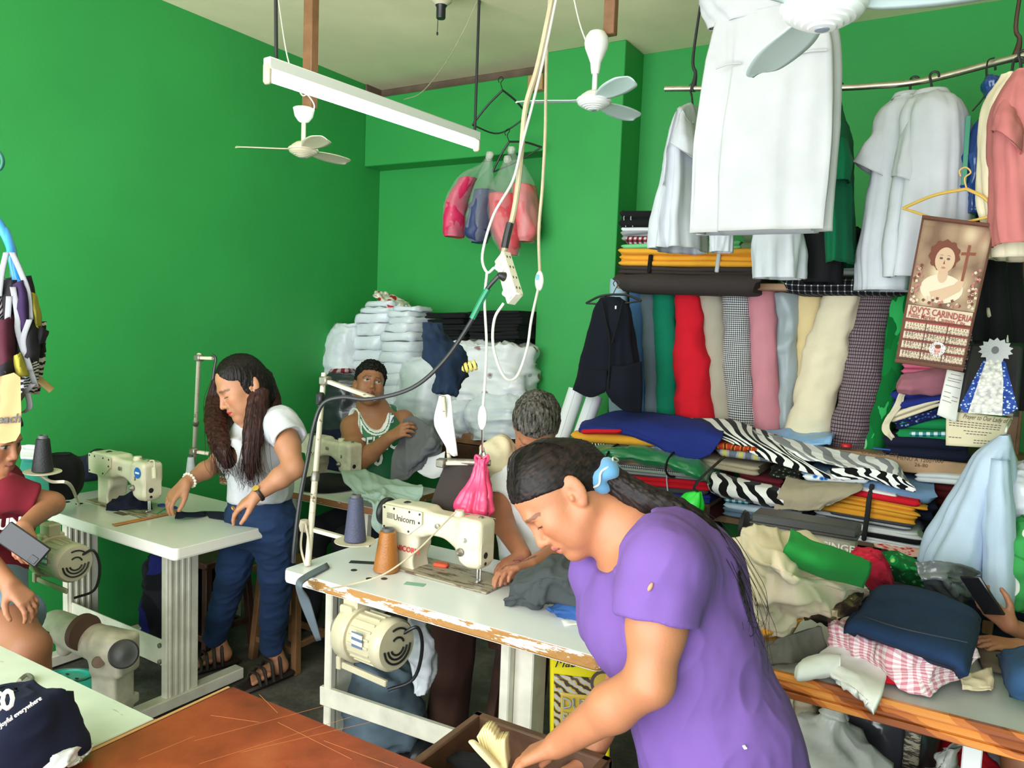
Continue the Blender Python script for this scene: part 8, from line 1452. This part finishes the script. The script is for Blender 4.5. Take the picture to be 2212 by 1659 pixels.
# --- floor things
fm = thing('spare_sewing_machine', 'bare sewing machine head standing on the floor under the left table', 'sewing machine', (-3.0, 1.86, 0)); a, b_ = D(120, 1350, 3.05), D(245, 1402, 2.92); ax = nrm(b_-a)
S = SDF(*bb([a, b_, D(240, 1500, 2.95), D(290, 1412, 2.85)], .12), .005); S.rc(a, b_, .058, .070, k=.02); S.box(D(248, 1410, 2.93), (.07, .06, .075), rotz(.3), r=.02, k=.02); S.box(D(244, 1470, 2.95), (.055, .055, .13), rotz(.3), r=.015, k=.02); S.rc(D(150, 1390, 3.02), D(140, 1400, 3.02), .035, .030, k=.02); S.box(D(238, 1512, 2.98), (.085, .06, .02), rotz(.3), r=.008); S.cut((0, 0, .012), (0, 0, -1)); S.build('casting', MATS['aged_machine_enamel'], fm)
fw = nrm(D(262, 1414, 2.70)-D(250, 1404, 2.92)); c = D(266, 1412, 2.84); b = MB().lathe(c, [(.012, -.05), (.014, 0), (.040, .004), (.050, .010), (.052, .022), (.046, .028), (.03, .026), (.02, .03), (.0, .032)], fw, 30, caps=False); b.build('hand_wheel', mat('dark_grey_wheel', (.05, .048, .045), .4), fm); b = MB().lathe(D(212, 1430, 2.86), [(.020, 0), (.022, .005), (.020, .018), (.0, .02)], fw, 18, caps=False); b.build('dial', mat('brown_dial', (.20, .13, .08), .5), fm)
b = MB(); b.lathe(D(180, 1365, 2.93), [(.0675, -.012), (.0675, .012)], ax, 30); b.build('brown_band', mat('brown_tape', (.12, .06, .04), .6), fm)
sl = thing('basin', 'turquoise plastic tray with holes on the floor in front of the machine head', 'tray', PZ(150, 1480, .05)); T_ = mat('turquoise_plastic', (.03, .42, .30), .4); cc = PZ(150, 1475, .06)
loft('tray', [(cc+A(0, 0, -.04), A(.10, .02, 0), A(0, .08, 0)), (cc, A(.135, .03, 0), A(0, .105, 0)), (cc+A(0, 0, .02), A(.13, .03, 0), A(0, .10, 0)), (cc+A(0, 0, .03), A(.09, .02, 0), A(0, .07, 0))], T_, sl, 36, 16); b = MB()
for k in range(4): b.ell(cc+A(-.05+.035*k, -.02+.02*(k % 2), .0345), (.010, .006, .002))
b.build('holes', M_black, sl)['kind'] = 'stuff'
def stool(label, c, w, h, m):
    c = A(*c); r_ = thing('stool', label, 'stool', c); MB().box(c+A(0, 0, h-.02), (w, w*.9, .035), None, .006).build('seat', m, r_, False)
    for x in (-1, 1):
        for y in (-1, 1): MB().bar(c+A(x*w*.48, y*w*.42, 0), c+A(x*w*.38, y*w*.34, h-.03), .034, .034).build('leg', m, r_, False)
    for x in (-1, 1): MB().bar(c+A(x*w*.45, -w*.40, h*.28), c+A(x*w*.45, w*.40, h*.28), .02, .03).build('rung', m, r_, False)
    for y in (-1, 1): MB().bar(c+A(-w*.45, y*w*.40, h*.22), c+A(w*.45, y*w*.40, h*.22), .02, .03).build('rung', m, r_, False)
stool('mid brown wooden stool behind the standing woman', (-2.72, 2.60, 0), .30, .46, cloth('light_brown_wood', (.17, .085, .035), .6, var=.3)); stool('dark wooden stool under the back table, behind the left table', (-3.15, 2.45, 0), .32, .48, M_wood_d)
sack('sack', 'dark blue and black sack under the left table by the wall', (-3.22, 2.30, .28), (.16, .14, .28), cloth('dark_sack', 'ffffff', pattern=lambda N, L, tc: ramp(N, L, vor(N, L, tc, 3), [(0, '1a1e58'), (.35, '101014'), (.6, '1c1c22')])), 21); sack('sack', 'grey blue canvas sack on the floor under the white table', (-1.88, 2.24, .17), (.18, .13, .17), cloth('grey_blue_canvas', (.10, .14, .17), var=.15), 22)
o = loft('plastic_bag', [(D(905, 1338, 2.75), A(.025, 0, 0), A(0, .02, 0)), (D(912, 1380, 2.75), A(.04, 0, 0), A(0, .04, 0)), (D(918, 1440, 2.75), A(.045, 0, 0), A(0, .04, 0)), (D(912, 1490, 2.75), A(.025, 0, 0), A(0, .025, 0)), (D(910, 1500, 2.75), A(.008, 0, 0), A(0, .01, 0))], mat('white_film', (.66, .68, .72), .3, spec=.5), None, 40, 40, folds=.25, ffreq=2, lfreq=1.5, rid=.012, rfreq=9, seed=5); tag(o, 'white plastic bag hanging under the white table beside the motor', 'bag')
# yellow carrier bag
yb = thing('carrier_bag', 'yellow carrier bag with braided print hanging at the right end of the white table', 'bag', D(1250, 1620, 2.30)); YBg = lambda u, v, o=0: (D(1190+130*u-4*u*v, 1395+265*v+12*u, 2.42+.05*v)+CF_*(-.008*sin(pi*u)*sin(pi*min(v*1.1, 1)) - o)); M_yb = mat('glossy_yellow_film', (.72, .60, .015), .25, spec=.5, bump=.1, bscale=12)
yf_ = sheet('front', [[YBg(u, v) for u in np.linspace(0, 1, 6)] for v in np.linspace(0, 1, 6)], M_yb, yb, 24, 24, .002, amp=.003, freq=8); sheet('back', [[YBg(u, v)+CF_*(.06+.07*sin(pi*u)) for u in np.linspace(0, 1, 5)] for v in np.linspace(0, 1, 5)], M_yb, yb, 20, 20, .002)
M_braid = mat('silver_gold_print', 'ffffff', .35, pattern=wave_pat([(0, '3f332d'), (.3, 'b8932c'), (.62, 'a9a7a0')], 16, 3, 3, out='Object', rot=(0, .8, .3))); M_gold = mat('gold_print', (.50, .33, .04), .4); M_silv = mat('silver_print', (.55, .53, .48), .4)
def yp(name, u0, v0, u1, v1, o, m): sheet(name, [[YBg(u, v, o) for u in np.linspace(u0, u1, 5)] for v in np.linspace(v0, v1, 5)], m, yf_, 14, 14, .0008)
yp('braid_panel', .05, .22, .88, .78, .005, M_braid); yp('gold_panel', .16, .36, .66, .70, .007, M_gold)
ybx, yby = nrm(YBg(.6, .5)-YBg(.2, .5)), nrm(YBg(.4, .3)-YBg(.4, .6))
for s_, u, v, h, q in (('DUTY', .17, .48, .050, .88), ('FREE', .17, .60, .050, .92), ('PHILIPPINES', .18, .68, .022, .82)): text('lettering', s_, YBg(u, v, .014), ybx, yby, h, M_silv, yf_, squash=q, bold=.02)
text('lettering', 'Mabuhay', YBg(.05, .16, .012), nrm(ybx+yby*.12), yby, .045, M_black, yf_, squash=.9, shear=.4); c = YBg(.86, .24, .02); MB().lathe(c, [(0, 0), (.040, 0), (.040, .002)], -CF_, 26).build('round_emblem', mat('brown_emblem', (.07, .04, .03), .5), yf_); MB().lathe(c-CF_*.003, [(0, 0), (.030, 0), (.030, .001)], -CF_, 26).build('emblem_centre', M_gold, yf_)
# --- open drawer in front of the woman in purple
dw = thing('drawer', 'open dark wooden drawer with papers, pulled out of the brown table', 'drawer', (-.82, 1.40, 0)); M_dw = mat('drawer_wood', (.10, .045, .022), .5, var=.35, vscale=12, bump=.15, bscale=60)
MB().box((-.955, 1.365, .665), (.022, .29, .11)).build('side', M_dw, dw, False); MB().box((-.625, 1.365, .665), (.022, .29, .11)).build('side', M_dw, dw, False); MB().box((-.79, 1.500, .66), (.352, .024, .12)).build('front', M_dw, dw, False); MB().box((-.79, 1.365, .612), (.33, .28, .012)).build('bottom', M_wood_d, dw, False)
for x in (-.955, -.625): MB().bar((x, 1.2, .60), (x, 1.52, .60), .03, .02).build('runner', M_wood_d, dw, False)
MB().bar((-.955, 1.19, 0), (-.955, 1.19, .60), .04, .04).build('leg', M_wood_d, dw, False); MB().bar((-.625, 1.19, 0), (-.625, 1.19, .60), .04, .04).build('leg', M_wood_d, dw, False)
bkp = thing('paper_bundle', 'fan of folded yellowed papers standing in the drawer', 'paper', PZ(1070, 1640, .62)); b0 = PZ(1100, 1652, .64)
for k in range(12):
    p1 = D(1036+5.2*k, 1590-24*sin(pi*min(1, (k+1)/9)), 1.66); p0 = D(1068+2.8*k, 1652, 1.66); w = nrm(CF_+CR_*.22)*.022
    sheet('leaf', [[p0-w, p0+w], [(p0+p1)/2-w-CR_*.002, (p0+p1)/2+w], [p1-w, p1+w]], mat('yellowed_paper', (.80, .68, .34), .8), bkp, 8, 4, .0035, amp=.001, seed=k)
o = loft('rolled_paper', [(D(1020, 1602, 1.61), CR_*.008, CF_*.01), (D(1038, 1620, 1.615), CR_*.011, CF_*.014), (D(1072, 1656, 1.63), CR_*.011, CF_*.014)], mat('pale_yellow_paper', (.80, .70, .40), .8), None, 16, 12); tag(o, 'pale yellow rolled paper leaning left of the paper fan', 'paper')
o = sheet('black_cloth', [[PZ(962, 1622, .675), PZ(1000, 1618, .69), PZ(1045, 1640, .68)], [PZ(966, 1638, .69), PZ(1010, 1640, .70), PZ(1055, 1656, .69)], [PZ(985, 1660, .68), PZ(1030, 1664, .69), PZ(1075, 1680, .68)]], c_black, None, 24, 24, .006, amp=.006, rid=.008); tag(o, 'black cloth crumpled in the left of the drawer', 'fabric')
# --- bottom left: cloth and scrap on the pale table
o = loft('navy_bag', [(PZ(10, 1660, .765), A(.085, 0, 0), A(0, .11, 0)), (PZ(-5, 1640, .79), A(.10, .02, 0), A(0, .13, 0)), (PZ(2, 1560, .86), A(.085, .02, 0), A(0, .11, 0)), (PZ(8, 1505, .90), A(.05, .01, 0), A(0, .06, 0)), (PZ(12, 1490, .91), A(.02, 0, 0), A(0, .02, 0))], c_navy, None, 44, 40, folds=.12, ffreq=1.6, lfreq=2, amp=.008, rid=.012, rfreq=7, seed=4); tag(o, 'navy cloth bag with white print on the pale table at bottom left', 'bag')
text('lettering', 'CO', D(-22, 1540, 1.36), cdir(.6, -.2, -.3), cdir(-.2, -1, .3), .048, MATS['white_print'], o, bold=.02, ext=.002); text('lettering', 'Joyful everywhere', D(2, 1572, 1.36), cdir(.8, -.55, 0), cdir(-.5, -.8, .2), .012, MATS['white_print'], o, ext=.001)
o.location = o.location
gt('white_cloth', 'white cloth scraps beside the navy bag at bottom left', [[(95, 1572, .785), (130, 1580, .79), (175, 1592, .78)], [(60, 1620, .79), (120, 1620, .80), (196, 1612, .765)], [(40, 1668, .785), (110, 1672, .785), (170, 1650, .765)]], c_wht, nu=36, nv=36, amp=.007, rid=.012, rfreq=9)
tag(MB().tube([PZ(42, 1470, .757), PZ(58, 1458, .757), PZ(70, 1466, .757), PZ(60, 1478, .757), PZ(36, 1476, .757)], .005, 8).build('wire_loop', M_steel_dull), 'small metal loop on the pale table beside the navy bag', 'clip')
# --- hanging things at the left edge
hk = lambda name, label, pts, r, m, cat: tag(MB().tube([D(*p) for p in pts], r, 10).build(name, m), label, cat)
M_bp = mat('sky_blue_plastic', (.03, .25, .62), .35); M_str = cloth('white_webbing', (.24, .24, .25))
hb = thing('mask_bundle', 'bundle of patchwork cloth masks with white straps hanging at the left edge', 'mask', D(40, 880, 1.62)); pcs = [cloth('patch_black', (.018, .016, .02)), cloth('patch_maroon', (.06, .012, .022)), cloth('patch_purple_black', (.025, .012, .045)), cloth('patch_grey_print', 'ffffff', pattern=wave_pat([(0, '2a2628'), (.5, 'c9c0c4')], 4, 5)), cloth('patch_yellow_stripes', 'ffffff', pattern=wave_pat([(0, '1d1c16'), (.5, 'd5c44a')], 18, 0))]
mk = [((-4, 604), (66, 596), (100, 760), (8, 842), 0, 1.635), ((40, 700), (98, 694), (86, 852), (34, 850), 3, 1.64), ((-30, 620), (10, 600), (15, 700), (-30, 800), 3, 1.60), ((5, 605), (40, 605), (38, 690), (8, 760), 0, 1.60), ((30, 615), (62, 598), (66, 690), (40, 720), 2, 1.59), ((60, 625), (78, 640), (92, 715), (64, 690), 4, 1.61), ((-10, 700), (30, 680), (32, 800), (-10, 850), 1, 1.58), ((35, 700), (78, 690), (80, 790), (50, 810), 0, 1.60), ((78, 700), (104, 715), (95, 740), (78, 750), 0, 1.62), ((-15, 800), (32, 770), (25, 840), (-20, 838), 0, 1.57), ((30, 770), (46, 760), (56, 812), (34, 815), 4, 1.58), ((60, 780), (82, 760), (76, 850), (58, 850), 3, 1.61)]
for i, (a, b_, c, d, mi, dd) in enumerate(mk): mid_ = [( (a[0]+d[0])/2-3, (a[1]+d[1])/2), ((b_[0]+c[0])/2+3, (b_[1]+c[1])/2)]; q = lambda p, o=0: D(p[0], p[1], dd+o); sheet('mask', [[q(a), q(((a[0]+b_[0])/2, (a[1]+b_[1])/2), -.014), q(b_, .01)], [q(mid_[0]), q(((mid_[0][0]+mid_[1][0])/2, (mid_[0][1]+mid_[1][1])/2), -.020), q(mid_[1], .01)], [q(d), q(((d[0]+c[0])/2, (d[1]+c[1])/2), -.012), q(c, .01)]], pcs[mi], hb, 14, 14, .004, amp=.003, freq=14, rid=.003, rfreq=12, seed=i)
for pts in (((14, 545), (4, 590), (-2, 640)), ((26, 545), (46, 590), (60, 630), (66, 690)), ((28, 620), (38, 680), (40, 720), (62, 790), (78, 835)), ((64, 690), (50, 740), (66, 800)), ((72, 830), (52, 850), (30, 880)), ((60, 850), (64, 880), (48, 892)), ((20, 640), (16, 720), (24, 760))):
    P = [D(x, y, 1.575+.004*i) for i, (x, y) in enumerate(pts)]; sheet('strap', [[p-CR_*.006, p+CR_*.006] for p in P], M_str, hb, 20, 4, .002)
MB().tube([D(-30, 440, 1.62), D(2, 490, 1.62), D(22, 530, 1.61), D(28, 560, 1.60), D(36, 600, 1.61), D(40, 612, 1.61)], .009, 10).tube([D(-6, 495, 1.62), D(12, 500, 1.62), D(24, 545, 1.60), D(16, 552, 1.60)], .008, 10).build('blue_hook', M_bp, hb)
MB().tube([D(-30, 440, 1.62), A(D(-30, 440, 1.62)[0], D(-30, 440, 1.62)[1], ZC-.001)], .004, 6).build('hanging_cord', M_wireb, hb)
hk('green_hook', 'dark green hook at the left edge, high above the masks', [(-14, 318, 1.7), (2, 334, 1.7), (6, 352, 1.7), (-2, 366, 1.7), (-20, 360, 1.7)], .004, mat('dark_green_wire', (.01, .12, .09), .4), 'hook')
wb = thing('price_board', 'pale wooden board hanging at the left edge, handwritten price ending in each', 'sign', D(20, 950, 1.55)); P0 = []; 
PL = [(-60, 830), (30, 805), (44, 815), (46, 900), (44, 935), (34, 952), (10, 958), (-60, 955)]
def pine(N, L, tc):
    w = N.new('ShaderNodeTexWave'); w.inputs['Scale'].default_value = 9; w.inputs['Distortion'].default_value = 3; L.new(xyz(N, L, tc, rot=(0, 0, .6)), w.inputs[0]); return ramp(N, L, w.outputs['Fac'], [(0, '94743f'), (.6, 'a6864f'), (.9, '7c5a2e')], False)
b = MB(); n = len(PL); V = [D(x, y, 1.545) for x, y in PL]+[D(x, y, 1.558) for x, y in PL]; b.add(V, [tuple(range(n)), tuple(range(n, 2*n))[::-1]]+[(i, n+i, n+(i+1) % n, (i+1) % n) for i in range(n)]); b.build('board', mat('pale_pine', 'e0c48c', .6, pattern=pine), wb, False)
text('handwriting', '50. each', D(-50, 918, 1.540), CR_*1+CU_*.06, CU_, .026, M_black, wb, shear=.25, bold=.015); MB().tube([D(10, 805, 1.55), D(16, 770, 1.6), D(24, 700, 1.63), D(24, 545, 1.62)], .003, 6).build('cord', M_wireb, wb)
hk('wooden_stick', 'short wooden stick poking out behind the masks', [(70, 812, 1.64), (90, 825, 1.64), (112, 843, 1.65)], .007, MATS['pale_pine'], 'stick')
# --- vest, paper rolls in front of the pillar
c_vest = cloth('black_suiting', (.008, .009, .016))
vs = garment('black_vest', 'black vest on a hanger in front of the fabric rolls', [(1324, 640, 18, .03), (1322, 662, 42, .06), (1320, 700, 50, .08), (1316, 760, 62, .09), (1312, 815, 72, .10), (1308, 842, 72, .09)], [], c_vest, 3.60, None, seed=21, cat='vest')
sheet('front_panel', net([[(1318, 790, 3.50), (1350, 790, 3.50), (1386, 780, 3.56)], [(1308, 840, 3.49), (1345, 845, 3.49), (1388, 840, 3.55)], [(1322, 868, 3.50), (1350, 888, 3.50), (1386, 892, 3.55)]], PY), c_vest, vs, 20, 16, .006, amp=.004)
sheet('front_panel', net([[(1250, 800, 3.54), (1285, 800, 3.50), (1312, 800, 3.50)], [(1240, 832, 3.54), (1280, 838, 3.49), (1310, 836, 3.49)], [(1237, 842, 3.54), (1275, 858, 3.50), (1306, 848, 3.49)]], PY), c_vest, vs, 18, 14, .006, amp=.004)
MB().tube([PY(1300, 648, 3.53), PY(1308, 690, 3.505), PY(1318, 745, 3.495), PY(1314, 840, 3.482)], .005, 6).tube([PY(1345, 650, 3.53), PY(1336, 690, 3.505), PY(1322, 742, 3.495)], .005, 6).build('lapel_edges', c_black, vs); MB().box(PY(1330, 664, 3.525), (.008, .002, .016), None, .0005).build('size_tag', c_wht, vs, False)
hanger('black plastic hanger holding the black vest', PY(1332, 612, 3.60), PY(1324, 636, 3.60), PY(1266, 655, 3.60), PY(1385, 650, 3.60))
zs2 = lambda name, label, rows, m, cat='fabric', **k: tag(sheet(name, net(rows, PY), m, None, **k), label, cat)
def prl(label, x0, y0, x1, y1, r):
    a, b_ = PY(x0, y0, 3.62), PY(x1, y1, 3.70); ax = nrm(b_-a); t = thing('paper_roll', label, 'paper roll', a); MB().lathe(a, [(r, 0), (r, np.linalg.norm(b_-a)), (r*.9, np.linalg.norm(b_-a)), (r*.88, .01)], ax, 30).build('roll', mat('matte_white_paper', (.76, .77, .80), .6), t, True, 50); MB().bar(a+A(.3*r, -r*.98, 0), b_+A(.3*r, -r*.98, 0), .002, .001, .0002).build('edge', c_lgrey, t, False)
prl('white paper roll leaning in front of the pillar, left one of the pair', 1205, 968, 1246, 842, .045); prl('white paper roll leaning in front of the pillar, right one of the pair', 1252, 950, 1285, 856, .042)
sack('plastic_roll', 'white plastic wrapped roll at the right edge beside the blue shirt', PY(2215, 1090, 3.1), (.07, .08, .14), mat('white_wrap', (.66, .68, .74), .3, spec=.5), 31); sack('printed_bag', 'green and white printed sack at the right edge below the plastic roll', PY(2212, 1215, 3.0), (.06, .08, .15), cloth('green_white_print', 'ffffff', pattern=lambda N, L, tc: ramp(N, L, vor(N, L, tc, 3), [(0, 'e2e4da'), (.25, '3f9a52'), (.6, '2f8244')])), 32)
